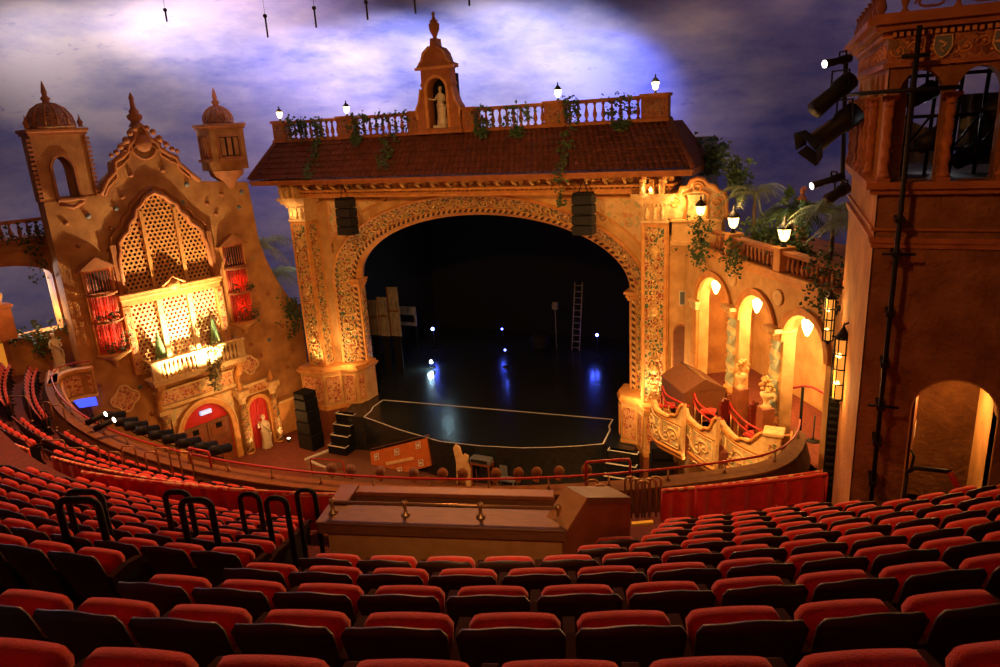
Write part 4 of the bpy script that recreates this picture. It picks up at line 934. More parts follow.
# ---- portable loudspeaker stacks by the stage
def stack(lab, x, y, rz, hs, w=1.1):
    fr = Fr(x, y, rz); T = Thing('loudspeaker_stack', lab, 'loudspeaker', (0, 0, FLR), fr); z = FLR
    for i, h in enumerate(hs):
        ww = w*(1 - .06*i); mb = MB(); mb.box(-ww/2, ww/2, -.45, .45, z, z + h - .03, b=.04); c = mb.build('cabinet', M['black'], T)
        mb = MB(); mb.box(-ww/2 + .06, ww/2 - .06, -.47, -.44, z + .06, z + h - .09); sub(mb, 'front_grille', M['black_grid'], c, T); z += h
stack('tall black loudspeaker stack standing on the red floor left of the stage', -27.0, 29.3, R(-8), (1.0, .75, .75, .65, .4), 1.25)
stack('tall black loudspeaker stack standing right of the stage under the boxes', -6.55, 29.6, R(20), (1.0, .75, .75, .6), 1.15)
# ================================================================== far-left recessed wall with arch and terrace
FL = Fr(-34.0, 19.0, R(75))
ol = [(-14, -18), (2.6, -18), (2.6, -3.9), (-14, -3.9)]
arch = [(-3.4, -8.2), (1.75, -8.2), (1.75, -5.6)] + arcpts(-.8, -5.6, 2.55, .75, 0, pi, 14)[1:] + [(-3.4, -8.2)]
arch = arch_poly(-.85, 5.1, -8.1, -5.5, -4.75, 16)
door = [(-3.2, -11.2), (-.75, -11.2), (-.75, -8.6), (-3.2, -8.6)]
door = [(-4.6, -10.3), (-1.35, -10.3), (-1.35, -8.7), (-4.6, -8.7)]
mb = MB(); mb.prism(ol, 0, .8, [arch]); struct(mb, 'wall_left_rear', M['stucco'], FL)
mb = MB(); mb.box(-14, 2.6, 0, 1.5, -3.95, -3.65); mb.box(-14, 2.6, -.15, 1.5, -3.8, -3.7); mb.box(-14, 2.6, -.1, 0, -4.3, -4.2); struct(mb, 'trim_1', M['trim_dark'], FL)
mb = MB(); arch_band(mb, -.85, 5.1, -8.1, -5.5, -4.75, .22, -.1, 0, 20); struct(mb, 'trim_2', M['trim_dark'], FL)
# return wall between the two planes
pA = FL.w((2.55, -.2, 0)); pB = FO.w((-11.6, 0, 0))
mb = MB(); mb.add([(pA.x, pA.y, -18), (pB.x, pB.y, -18), (pB.x, pB.y, -2.1), (pA.x, pA.y, -2.1)], [(0, 1, 2, 3)]); struct(mb, 'wall_left_return', M['stucco'])
T = Thing('terrace_balustrade', 'dark orange stone balustrade on the terrace at the far left edge', 'balustrade', (-2, 0, -3.65), FL)
mb = MB(); mb.box(-8, 2.6, -.1, .2, -2.95, -2.8, b=.02); mb.build('handrail', M['trim_dark'], T)
for k in range(26): mb = MB(); baluster(mb, 2.3 - k*.36, .05, -3.65, .72, .15, 8); mb.build('baluster', M['trim_dark'], T)
g = vpts(-.8, 2.0, -8.2, -7.6, -.2, 40, 4) + vpts(.3, .9, -9.0, -8.2, -.2, 20, 5)
vine('ivy', 'dark ivy spilling over the sill of the big arched opening at far left', g, 260, .14, .22, fr=FL, base=(.5, -.2, -8.1), seed=21)
g = vpts(-.4, 2.4, -3.9, -3.1, -.2, 40, 6) + vpts(.9, 1.5, -5.6, -3.9, -.2, 25, 7)
vine('ivy', 'dark ivy climbing the terrace balustrade beside the bell tower', g, 240, .14, .2, fr=FL, base=(1, -.2, -3.6), seed=22)
sq = on_fr(58, 370, FL, -.5); st_ = on_fr(50, 333, FL, -.5); sx_, sz_ = (sq.x + st_.x)/2 + .1, sq.z
mb = MB(); mb.box(sx_ - .45, sx_ + .45, -.95, -.05, sz_ - .3, sz_, b=.03)
statue_mesh(mb, sx_, -.5, sz_, (st_.z - sz_)*.97, arm='in')
solo(mb, 'wall_statue', M['marble'], 'pale draped statue standing against the wall at far left above the balcony end', 'statue', (sx_, -.5, sz_ - .3), FL)
# bright amber doorway at the very left
d0, d1 = on_fr(-30, 366, FL, 0).x, on_fr(10, 372, FL, 0).x; dz0, dz1 = on_fr(4, 380, FL, 0).z, on_fr(0, 332, FL, 0).z
T = Thing('lit_doorway', 'glowing amber doorway cut by the left edge of the photograph', 'doorway', ((d0+d1)/2, 0, dz0), FL)
mb = MB(); mb.prism([(d0 - .2, dz0), (d1 + .2, dz0), (d1 + .2, dz1 + .2), (d0 - .2, dz1 + .2)], -.14, -.01, [[(d0, dz0 + .1), (d1, dz0 + .1), (d1, dz1), (d0, dz1)]]); mb.build('frame', M['trim_dark'], T)
mb = MB(); mb.surf(lambda p, q: (d0 + (d1 - d0)*p, -.04 - .03*sin(p*30), dz0 + .1 + (dz1 - dz0 - .1)*q), 60, 2); mb.build('curtain', mat('glowing_amber_curtain', (.9, .4, .06), .8, (.7, .25, .03), 4, emit=(1, .35, .03), es=.5), T)  # curtain emits by itself in place of light from the doorway
uq = on_fr(-3, 305, FL, -.7)
T = Thing('urn_pier', 'orange stone pier with small urn at the far left edge under the arch', 'pier', (uq.x, -.7, uq.z - 1), FL)
mb = MB(); mb.box(uq.x - .5, uq.x + .5, -1.1, -.3, uq.z - .15, uq.z, b=.04); mb.box(uq.x - .4, uq.x + .4, -1.0, -.01, uq.z - 1.6, uq.z - .15); mb.build('pier_cap', M['trim_dark'], T)
mb = MB(); mb.lathe([(.15, 0), (.06, .1), (.18, .3), (.2, .45), (.1, .55), (.05, .7), (0, .75)], (uq.x + .1, -.7, uq.z), 12); mb.build('urn', M['cream'], T)
# ================================================================== right arcade wall with boxes
FR_ = Fr(-5.8, 31.0, R(-55))
ow = [(-.2, FLR), (11.6, FLR), (11.6, -5.3), (-.2, -5.3)]
BF = -11.5
a1 = arch_poly(2.65, 2.75, BF, -7.55, -6.3, 16); a2 = arch_poly(5.95, 2.35, BF, -7.45, -6.3, 16); a3 = arch_poly(8.95, 2.35, BF, -7.45, -6.3, 16)
mb = MB(); mb.prism(ow, 0, .45, [a1, a2, a3]); struct(mb, 'wall_right', M['stucco_pale'], FR_)
T = Thing('arcade_mouldings', 'moulded cream arch rings around the three openings of the box arcade', 'arch moulding', (6, 0, -7.5), FR_)
for cx, w in ((2.65, 2.75), (5.95, 2.35), (8.95, 2.35)):
    mb = MB(); arch_band(mb, cx, w, -7.5, -7.48, -6.3, .2, -.1, .02, 20); arch_band(mb, cx, w + .4, -7.5, -7.48, -6.1, .06, -.14, -.05, 20); mb.build('arch_ring', M['trim'], T)
# room behind arcade
mb = MB(); mb.add([(-.2, 3.4, FLR), (13, 3.4, FLR), (13, 3.4, -5.2), (-.2, 3.4, -5.2)], [(0, 1, 2, 3)]); struct(mb, 'wall_box_corridor', M['stucco_pale'], FR_)
mb = MB(); mb.add([(-.2, .45, -5.6), (13, .45, -5.6), (13, 3.4, -5.6), (-.2, 3.4, -5.6)], [(0, 1, 2, 3)]); struct(mb, 'ceiling_box_corridor', M['stucco_pale'], FR_)
mb = MB(); mb.add([(-.2, .45, FLR), (-.2, 3.4, FLR), (-.2, 3.4, -5.2), (-.2, .45, -5.2)], [(0, 1, 2, 3)]); struct(mb, 'wall_box_end', M['stucco'], FR_)
mb = MB(); mb.box(-.2, 13, .0, 3.4, BF - .25, BF); struct(mb, 'floor_boxes', M['carpet_mid'], FR_)
def on_fr(px, py, fr, v):
    n = Vector((-fr.s, fr.c, 0)); p0 = fr.w((0, v, 0)); d = ray(px, py); P = d*(p0.dot(n)/d.dot(n)); q = P - fr.o
    return Vector((q.x*fr.c + q.y*fr.s, v, P.z))
PX_ = [on_fr(x, y, FR_, .5).x for x, y in ((716, 287), (757, 307), (807, 333))]
for cx, lb in ((2.9, 'amber glass pendant lamp hanging in the arch nearest the stage'), (5.95, 'amber glass pendant lamp hanging in the middle arcade arch'), (8.95, 'amber glass pendant lamp hanging in the arch nearest the tower')):
    cx = {2.9: PX_[0], 5.95: PX_[1], 8.95: PX_[2]}[cx]; T = Thing('pendant_lamp', lb, 'lamp', (cx, .5, -7.0), FR_)
    mb = MB(); mb.tube([(cx, .5, -5.62), (cx, .5, -6.55)], .02, 6); mb.lathe([(.13, -6.62), (.05, -6.52), (0, -6.5)], (cx, .5, 0), 10); mb.build('chain', M['iron'], T)
    mb = MB(); mb.lathe([(0, -.62), (.06, -.58), (.16, -.35), (.2, -.12), (.14, 0), (0, .0)], (cx, .5, -6.6), 14); mb.build('glass_shade', M['lamp'], T)
for u, lb in ((4.32, 'blue and gold twisted column between the first and second arcade arches'), (7.43, 'blue and gold twisted column between the second and third arcade arches')):
    T = Thing('twisted_column', lb, 'column', (u, -.05, BF + .9), FR_)
    z0 = BF + .95
    mb = MB(); mb.box(u - .33, u + .33, -.35, .4, z0 - .95, z0, b=.03); mb.build('pedestal', M['wood_red'], T, 'dark brown pedestal')
    mb = MB(); mb.lathe([(.32, 0), (.32, .08), (.26, .14), (.28, .22), (.2, .3)], (u, -.05, z0), 16); mb.build('column_base', M['trim'], T)
    mb = MB(); H = 2.75
    def col(a, b_, u=u, z0=z0):
        q = 2*pi*a; tw = q - b_*13; r = .19*(1 + .16*cos(2*tw)); return (u + r*cos(q), -.05 + r*sin(q), z0 + .3 + H*b_)
    mb.surf(col, 24, 60); sh = mb.build('twisted_shaft', M['twist_blue'], T)
    mb = MB()
    for k in range(26): q = k*.95; mb.ball((u + .2*cos(q), -.05 + .2*sin(q), z0 + .4 + k*.1), .045, 6, 4)
    sub(mb, 'gilt_leaves', M['gold'], sh, T)
    mb = MB(); zc = z0 + .3 + H; mb.lathe([(.2, 0), (.24, .04), (.2, .1), (.34, .3), (.36, .32)], (u, -.05, zc), 14); mb.box(u - .4, u + .4, -.4, .42, zc + .32, zc + .48, b=.02)
    for k in range(6): q = k*pi/3; mb.ball((u + .26*cos(q), -.05 + .26*sin(q), zc + .25), .08, 6, 4)
    mb.build('capital', M['gold'], T)
T = Thing('wall_pilaster', 'cream pilaster with small capital left of the first arcade arch', 'pilaster', (1.05, 0, BF), FR_)
mb = MB(); mb.box(.75, 1.25, -.12, 0, BF, -7.7, b=.02); mb.build('shaft', M['trim'], T)
mb = MB(); mb.box(.68, 1.32, -.2, 0, -7.95, -7.7, b=.02); mb.box(.6, 1.4, -.25, 0, -7.7, -7.58, b=.02); mb.build('capital', M['orn_cream'], T)
for u, lb in ((4.15, 'round pale medallion between the first two arcade arches'), (7.35, 'round pale medallion between the second and third arcade arches')):
    mb = MB(); mb.lathe([(.28, 0), (.3, .06), (.24, .1), (.18, .06), (.1, .14), (0, .16)], (0, 0, 0), 18, T=lambda p, u=u: Vector((u + p.x, -p.z, -6.05 + p.y)))
    solo(mb, 'wall_medallion', M['cream'], lb, 'medallion', (u, 0, -6.05), FR_)
# sill and balustrade of the garden terrace
T = Thing('garden_balustrade', 'long terracotta balustrade sloping away above the box arcade', 'balustrade', (6, 0, -5.15), FR_)
mb = MB(); mb.box(2.4, 11.6, -.25, .35, -5.3, -5.12, b=.02); mb.box(2.4, 11.6, -.18, .3, -5.45, -5.3); mb.build('bottom_rail', M['trim'], T)
mb = MB(); mb.box(2.4, 11.6, -.15, .2, -4.54, -4.40, b=.02); mb.build('handrail', M['trim_dark'], T)
for a in (3.75, 7.2):
    mb = MB(); mb.box(a, a + .42, -.22, .26, -5.12, -4.4, b=.02); mb.box(a - .06, a + .48, -.28, .32, -4.4, -4.3, b=.01); mb.build('pier', M['trim'], T)
for a, b_ in ((2.5, 3.75), (4.17, 7.2), (7.62, 11.6)):
    n = int((b_ - a)/.26)
    for k in range(n): mb = MB(); baluster(mb, a + (k + .5)*(b_ - a)/n, .03, -5.12, .6, .12, 8); mb.build('baluster', M['trim_dark'], T)
garden = [((3.96, .02, -4.30), 'glowing amber lantern on the first pier of the garden balustrade', 1.1), ((7.41, .02, -4.30), 'glowing amber lantern on the second pier of the garden balustrade', 1.1)]
for (p, lb, s) in garden:
    lantern(p[0], p[1], p[2], lb, FR_, s, 'lamp')
# facing wall between pilaster and arcade (parallel to stage), curved corner, niche door, plaque
mb = MB(); mb.box(-6.75, -5.55, 31.2, 31.9, FLR, -5.0); struct(mb, 'wall_stage_right', M['stucco_pale'])
mb = MB(); mb.prism(arch_poly(-6.05, .62, -11.3, -9.4, -9.05, 10), 31.12, 31.2); 
T = Thing('niche_door', 'small dark round-topped door in the wall right of the stage pilaster', 'door', (-6.05, 31.15, -11.3))
mb.build('door_leaf', M['door_wood'], T)
mb = MB(); arch_band(mb, -6.05, .62, -11.3, -9.4, -9.05, .05, 31.1, 31.2, 10); mb.build('door_frame', M['trim_dark'], T)
T = Thing('wall_plaque', 'small framed blue and white plaque on the wall right of the stage pilaster', 'plaque', (-6.1, 31.15, -8.1))
pq = on_y(682.5, 298, 31.15)
mb = MB(); mb.box(pq.x - .14, pq.x + .14, 31.12, 31.2, pq.z - .33, pq.z + .33, b=.01); mb.build('frame', M['white'], T)
mb = MB(); mb.box(pq.x - .10, pq.x + .10, 31.10, 31.13, pq.z - .29, pq.z + .29); mb.tube([(pq.x, 31.09, pq.z - .22), (pq.x + .05, 31.09, pq.z - .1), (pq.x - .04, 31.09, pq.z + .05), (pq.x + .02, 31.09, pq.z + .2)], .025, 5); mb.build('painted_field', M['blade_gray'], T)
# terrace block + shell niche above
gc = on_y(694.5, 219, 31.0)
T = Thing('fountain_niche', 'ornate baroque shell-topped fountain gable glowing orange above the right pilaster', 'fountain niche', (gc.x, 31.0, -5.3))
GW = Fr(gc.x, 31.0, 0)
zt_ = on_y(700, 178.5, 31.0).z; zb = gc.z; HH = zt_ - zb
def GP(p): return Vector((gc.x + p.x, 31.0 + p.y, p.z))
mb = MB(); mb.box(-.95, 1.15, -.1, 1.0, -5.35, zb - .12, T=GP, b=.03); mb.box(-1.0, 1.25, -.2, 1.0, -5.35, -5.15, T=GP, b=.02); mb.box(-1.0, 1.2, -.16, 1.0, zb - .12, zb, T=GP, b=.02); mb.build('base', M['stucco_pale'], T)
gh = [(-1.25, 0), (-1.3, .30), (-1.1, .42), (-1.05, .55), (-.72, .60), (-.62, .78), (-.32, .80), (-.22, .93), (0.05, 1.0), (.3, .98), (.52, .84), (.8, .80), (.95, .68), (1.22, .62), (1.3, .45), (1.28, .25), (1.35, .12), (1.3, 0)]
gp = [(a, zb + b_*HH) for a, b_ in gh]
mb = MB(); mb.prism(gp, .15, .5, T=GP); mb.build('gable', M['orn_cream'], T)
mb = MB(); mb.tube([(p[0], .12, p[1]) for p in gp], .09, 8, T=GP)
for c, r in (((.1, zb + HH*.78), .24), ((-.85, zb + HH*.38), .2), ((.9, zb + HH*.42), .22), ((.9, zb + HH*.15), .15)): mb.tube([(c[0] + r*cos(q)*(1 - q/14), .08, c[1] + r*sin(q)*(1 - q/14)) for q in [k*.45 for k in range(22)]], .05, 6, T=GP)
for sx in (-1, 1): mb.tube([(.05 + sx*.5, .08, zb), (.05 + sx*.45, .05, zb + HH*.45), (.05 + sx*.55, .05, zb + HH*.6), (.05 + sx*.2, .08, zb + HH*.7)], .07, 6, T=GP)
mb.build('scrollwork', M['trim'], T)
mb = MB(); mb.box(-.3, .4, .05, .2, zb + HH*.42, zb + HH*.62, T=GP, b=.04); mb.build('plaque', M['cream'], T)
lantern(gc.x + .25, 30.95, zb - .02, 'glowing amber lantern in front of the shell-topped fountain niche', WORLD, 1.1, 'lamp')
# ivy + palms on the terrace
vine('ivy', 'leafy ivy hanging beside the right stage pilaster capital', [(-1.35 + rnd.gauss(0, .22), -.45, -3.7 - 1.2*rnd.random()**.8) for _ in range(50)] + [(-.75 + rnd.gauss(0, .1), -.4, -4.6 - 1.3*rnd.random()) for _ in range(25)], 380, .09, .17, fr=FR_, base=(-1.2, -.4, -4.0), seed=31)
vine('ivy', 'thick reddish ivy hanging over the start of the garden balustrade', [(1.9 + rnd.gauss(0, .45), -.35, -4.0 - 1.9*rnd.random()) for _ in range(70)], 420, .1, .16, fr=FR_, base=(1.9, -.3, -4.2), seed=32)
vine('ivy', 'ivy trailing down below the first pier of the garden balustrade', [(4.7 + rnd.gauss(0, .35), -.3, -4.5 - 1.2*rnd.random()) for _ in range(50)], 260, .1, .15, fr=FR_, base=(4.6, -.3, -4.6), seed=33)
vine('ivy', 'ivy covering the tower end of the garden balustrade', [(10.2 + rnd.gauss(0, .45), -.3, -4.0 - 1.9*rnd.random()) for _ in range(60)], 300, .1, .16, fr=FR_, base=(10.2, -.3, -4.3), seed=34)
def palm(name, lab, p, h, L, n, seed, fr=WORLD, m='palm', trunk=.07, cat='palm'):
    T = Thing(name, lab, cat, p, fr); g = random.Random(seed)
    mb = MB(); mb.tube([p, (p[0] + .06, p[1], p[2] + h*.5), (p[0], p[1] + .04, p[2] + h)], [trunk*1.3, trunk, trunk*.8], 8); mb.build('trunk', M['bark'], T)
    mb = MB(); c = Vector((p[0], p[1] + .04, p[2] + h))
    for k in range(n):
        q = 2*pi*k/n + g.uniform(-.2, .2); up = g.uniform(.35, 1.1); l = L*g.uniform(.8, 1.15); d = Vector((cos(q), sin(q), 0)); pts = []
        for j in range(9):
            t = j/8; pts.append(c + d*l*t*cos(up*.6) + Vector((0, 0, l*(sin(up)*t - .85*t*t))))
        mb.tube(pts, .014, 4)
        for j in range(1, 9):
            for s in (-1, 1):
                for f in (0, .5):
                    a = pts[j-1]*(1-f) + pts[j]*f; tg = (pts[j] - pts[j-1]).normalized(); sd = tg.cross(Vector((0, 0, 1))).normalized()*s
                    ll = l*.30*(1 - abs(j/8 - .45)*.8); tip = a + sd*ll*.75 + tg*ll*.5 - Vector((0, 0, ll*.35)); w = tg*ll*.09
                    mb.add([a - w, a + w, tip], [(0, 1, 2)])
    mb.build('fronds', M[m], T); return T
palm('palm_tree', 'tall bright-fronded palm behind the second garden lantern', (8.6, .9, -5.1), 2.0, 1.7, 15, 1, FR_)
palm('palm_tree', 'broad palm beside the tower at the end of the garden balustrade', (9.9, .8, -5.1), 1.7, 1.6, 16, 2, FR_)
palm('palm_tree', 'slender palm leaning between the fountain gable and first garden lantern', (2.9, 1.4, -5.1), 2.1, 1.6, 13, 3, FR_)
palm('palm_tree', 'dark upright palm between the two garden lanterns', (6.0, 1.1, -5.1), 1.7, 1.5, 14, 4, FR_, 'leaf')
palm('palm_tree', 'low dark palm right behind the first garden lantern', (4.9, 1.5, -5.1), 1.3, 1.5, 14, 5, FR_, 'leaf')
for u, v, z, lb, s in ((6.0, 1.0, -4.4, 'dark clipped cypress between the two garden lanterns', 1), (7.0, .9, -4.6, 'dark clipped cypress just left of the second garden lantern', .8)):
    T = Thing('cypress', lb, 'cypress', (u, v, -5.1), FR_)
    mb = MB(); mb.lathe([(.05, 0), (.06, .5)], (u, v, -5.1), 8); mb.build('trunk', M['bark'], T)
    mb = MB(); g = random.Random(int(u*10)); pts = []
    for k in range(90): t = g.random(); q = g.uniform(0, 2*pi); r = .5*s*(1 - t)**.7; pts.append((u + r*cos(q), v + r*sin(q), -4.8 + 2.3*s*t))
    leaf_cluster(mb, pts, 420, .05, .16, 3); mb.build('foliage', M['leaf'], T)
# dark bushes behind fountain and a costumed garden figure
vine('bush', 'black leafy treetop silhouette behind the fountain gable', [( -1.4 + rnd.gauss(0, .7), 1.6, -2.3 + abs(rnd.gauss(0, .55))) for _ in range(60)], 420, .15, .28, fr=FR_, base=(-1.4, 1.6, -3.9), seed=41, cat='bush', stems=[[(-1.4, 1.6, -5.1), (-1.4, 1.6, -2.6)]])
vine('bush', 'round green bush right behind the fountain gable', [(1.6 + rnd.gauss(0, .4), 1.3, -2.5 + rnd.gauss(0, .35)) for _ in range(50)], 360, .15, .24, fr=FR_, base=(1.6, 1.3, -3.9), seed=42, cat='bush', stems=[[(1.6, 1.3, -5.1), (1.6, 1.3, -2.6)]])
vine('bush', 'low dark hedge along the inside of the garden balustrade', [(5.2 + rnd.gauss(0, .9), .8, -4.3 + rnd.gauss(0, .25)) for _ in range(80)], 420, .12, .2, fr=FR_, base=(5.2, .8, -5.1), seed=43, cat='hedge', stems=[[(5.2, .8, -5.1), (5.2, .8, -4.3)]])
mb = MB(); statue_mesh(mb, 4.9, 2.2, -4.6, 1.9, arm='in')
solo(mb, 'garden_statue', M['trim_dark'], 'dim terracotta statue rising among the palms above the first lantern', 'statue', (4.9, 2.2, -4.6), FR_)
mb = MB(); mb.box(1.2, 12.5, .35, 4.5, -5.3, -5.08); struct(mb, 'floor_garden', M['trim_dark'], FR_)
T = Thing('garden_railing', 'small white railing on the terrace behind the second lantern', 'railing', (9.2, 2.0, -5.05), FR_)
mb = MB(); mb.tube([(8.0, 2.0, -4.15), (10.8, 2.0, -4.15)], .03, 6); mb.tube([(8.0, 2.0, -4.6), (10.8, 2.0, -4.6)], .02, 6); mb.build('rail', M['white'], T)
for k in range(6): mb = MB(); mb.tube([(8.0 + k*.56, 2.0, -5.06), (8.0 + k*.56, 2.0, -4.15)], .025, 6); mb.build('post', M['white'], T)
# palms behind the left shoulder of the stage
palm('palm_tree', 'palm in the gap between the organ wall and the left stage pilaster, upper one', (-.5, 1.3, -9.2), 3.3, 2.5, 18, 11, FO)
palm('palm_tree', 'lower drooping palm in the gap left of the stage pilaster', (.2, 1.3, -9.8), 2.0, 2.1, 18, 12, FO)
vine('ivy', 'dark ivy spilling down the organ wall beside the left stage pilaster', [(.1 + rnd.gauss(0, .3), -.25, -9.0 - 2.2*rnd.random()) for _ in range(60)], 300, .12, .2, fr=FO, base=(.2, -.2, -9.2), seed=45)
# ================================================================== curved box fronts
def bez(pts, n):
    out = []
    for i in range(n + 1):
        t = i/n; P = [Vector(p) for p in pts]
        while len(P) > 1: P = [P[k]*(1-t) + P[k+1]*t for k in range(len(P) - 1)]
        out.append(P[0])
    return out
boxes = [('left opera box front nearest the stage, curved cream relief panels', (-6.55, 28.2), (-6.45, 25.6), (-5.0, 23.6)),
         ('middle opera box front with curved cream relief panels and scroll end', (-4.9, 23.5), (-4.55, 22.0), (-3.0, 21.0)),
         ('right opera box front nearest the tower, curved cream relief panels', (-2.9, 20.9), (-2.3, 19.6), (-.9, 20.0))]
BOXES = [((652, 397), (658, 418), (682, 431)), ((684, 432), (694, 447), (716, 455)), ((717.5, 455), (735, 468), (766, 461))]
def on_fr(px, py, fr, v):
    """pixel -> frame coords on the plane at depth v of that frame"""
    n = Vector((-fr.s, fr.c, 0)); p0 = fr.w((0, v, 0)); d = ray(px, py); P = d*(p0.dot(n)/d.dot(n)); q = P - fr.o
    return Vector((q.x*fr.c + q.y*fr.s, v, P.z))
# ---- boxes
RZ, RB = -10.8, -12.15
arcs = [[(652.6, 400), (657, 410), (670, 417), (683, 423)], [(684, 408), (688, 418), (703, 430), (716.5, 437)], [(719, 418), (724, 427), (738, 440), (764, 453)]]
lbs = ['curved cream relief-panelled opera box front nearest the stage', 'curved cream relief-panelled opera box front in the middle of the three', 'curved cream relief-panelled opera box front nearest the tower']
for ar, lb in zip(arcs, lbs):
    P = [on_z(x, y, RZ) for x, y in ar]
    # Catmull style resample through the four points
    def S(t, P=P):
        k = min(int(t*3), 2); u = t*3 - k; a, b_ = P[k], P[k+1]; m0 = (P[min(k+1, 3)] - P[max(k-1, 0)])*.5; m1 = (P[min(k+2, 3)] - P[k])*.5
        return a*(2*u**3 - 3*u*u + 1) + m0*(u**3 - 2*u*u + u) + b_*(-2*u**3 + 3*u*u) + m1*(u**3 - u*u)
    def hgt(t):
        if t < .66: return 0
        q = (t - .66)/.34; return .78*(q**1.3) + .07*sin(q*10)
    N = 40; T = Thing('opera_box', lb, 'box', (P[0].x, P[0].y, RB))
    def nrm(t):
        d = (S(min(t+.02, 1)) - S(max(t-.02, 0))); n_ = Vector((d.y, -d.x, 0)).normalized()
        if n_.dot(Vector((-.6, -.8, 0))) < 0: n_ = -n_
        return n_
    mb = MB(); vs = []; fs = []
    for i in range(N + 1):
        t = i/N; p = S(t); n_ = nrm(t)
        for (o_, z) in ((.0, RB), (.06, RB + .5), (.0, RZ + hgt(t)), (-.16, RZ + hgt(t)), (-.12, RB)): q = p + n_*o_; vs.append((q.x, q.y, z))
    for i in range(N):
        for k in range(5): fs.append((i*5+k, i*5+(k+1) % 5, i*5+5+(k+1) % 5, i*5+5+k))
    fs += [(0, 1, 2, 3, 4), tuple(N*5+k for k in (4, 3, 2, 1, 0))]
    mb.add(vs, fs); front_ = mb.build('front_panel', M['cream'], T)
    def pt(t, z, o_): q = S(t) + nrm(t)*(o_ + .05); return Vector((q.x, q.y, z))
    mb = MB(); mb.tube([pt(i/N, RZ + hgt(i/N), .0) for i in range(N+1)], .06, 6); mb.build('top_moulding', M['trim'], T)
    mb = MB(); mb.tube([pt(i/N, RZ - .12, .0) for i in range(N+1)], .03, 6); mb.build('bead', M['trim'], T)
    mb = MB(); mb.tube([pt(i/N, RB + .1, .0) for i in range(N+1)], .07, 6); mb.build('bottom_moulding', M['trim'], T)
    mb = MB(); mb.tube([pt(i/N, RB - .08, -.1) for i in range(N+1)], .1, 6); mb.build('bottom_roll', M['trim'], T)
    for (t0, t1, mm_) in ((.06, .46, 'orn_cream'), (.52, .92, 'orn_cream')):
        mb = MB(); mb.surf(lambda a, b_, t0=t0, t1=t1: pt(t0 + (t1-t0)*a, RB + .28 + (RZ - .22 - RB - .28)*b_, .03), 12, 2); pn = mb.build('relief_panel', M[mm_], T)
        mb = MB(); lp = [pt(t0 + (t1-t0)*k/10, RB + .26, .03) for k in range(11)] + [pt(t1 - (t1-t0)*k/10, RZ - .2, .03) for k in range(11)]; mb.tube(lp, .03, 5, closed=True)
        LL = (S(t1) - S(t0)).length
        scrolls(mb, lambda s, t, off, t0=t0, t1=t1, LL=LL: pt(t0 + (t1-t0)*min(1, s/LL), (RB + RZ)/2 + t, .03 + off), LL, .95, max(.4, LL/3), .035)
        o = mb.build('panel_relief', M['cream'], T); o.parent = pn
    # red inner rails
    mb = MB(); IN = -.42
    r1 = [pt(t, RZ + .62 - .1*t, IN) for t in [k/16*.82 for k in range(17)]]; r2 = [pt(t, RZ + .30 - .05*t, IN) for t in [k/16*.82 for k in range(17)]]
    mb.tube([r1[0] - Vector((0, 0, .9))] + r1 + [r2[-1]], .035, 6); mb.tube(r2, .03, 6)
    mb.tube([r1[-1], pt(.95, RZ + .55, IN)], .03, 6); mb.build('red_rail', M['redmetal'], T)
    for t in (.15, .45, .78): mb = MB(); p = pt(t, RZ, IN); mb.tube([(p.x, p.y, RB + .3), (p.x, p.y, RZ + .3)], .025, 6); mb.build('rail_post', M['brass'], T)
    # box floor behind the front
    mb = MB(); fl = [pt(k/10, BF - .02, -.18) for k in range(11)]; a_, b_ = fl[-1], fl[0]; nin = Vector((.819, .574, 0))
    w0 = FR_.w((0, 0, 0)); dist = lambda p: (w0 - p).dot(nin)
    back = [p + nin*(dist(p)) for p in (fl[-1], fl[0])]; poly = fl + back; n = len(poly)
    mb.add([(p.x, p.y, BF + .02) for p in poly] + [(p.x, p.y, BF - .45) for p in poly], [tuple(range(n)), tuple(range(2*n-1, n-1, -1))] + [(i, (i+1) % n, n+(i+1) % n, n+i) for i in range(n)])
    mb.build('box_floor', M['carpet_mid'], T)
# end pier and side wall
p0 = on_z(766, 455, RZ); 
T = Thing('box_end_pier', 'cream panelled pier and orange side wall closing the last opera box', 'pier', (p0.x, p0.y, RB))
mb = MB(); mb.box(p0.x - .05, p0.x + .45, p0.y - .2, p0.y + .3, RB, RZ + .78, b=.03); mb.box(p0.x - .12, p0.x + .52, p0.y - .27, p0.y + .37, RZ + .78, RZ + .9, b=.02); mb.build('pier', M['cream'], T)
mb = MB(); mb.box(p0.x + .08, p0.x + .32, p0.y - .23, p0.y - .19, RB + .3, RZ + .5); mb.build('pier_panel', M['orn_small'], T)
p1 = Vector((-.5, 22.9, 0)); u = (p1 - Vector((p0.x + .4, p0.y, 0)))
vs = []
for z in (RB, RZ + .72):
    for t, o_ in ((0, 0), (1, 0), (1, .15), (0, .15)): q = Vector((p0.x + .4, p0.y, 0)) + u*t + Vector((-u.y, u.x, 0)).normalized()*o_; vs.append((q.x, q.y, z))
mb = MB(); mb.add(vs, [(0, 1, 5, 4), (1, 2, 6, 5), (2, 3, 7, 6), (3, 0, 4, 7), (4, 5, 6, 7)]); mb.build('side_wall', M['stucco'], T)
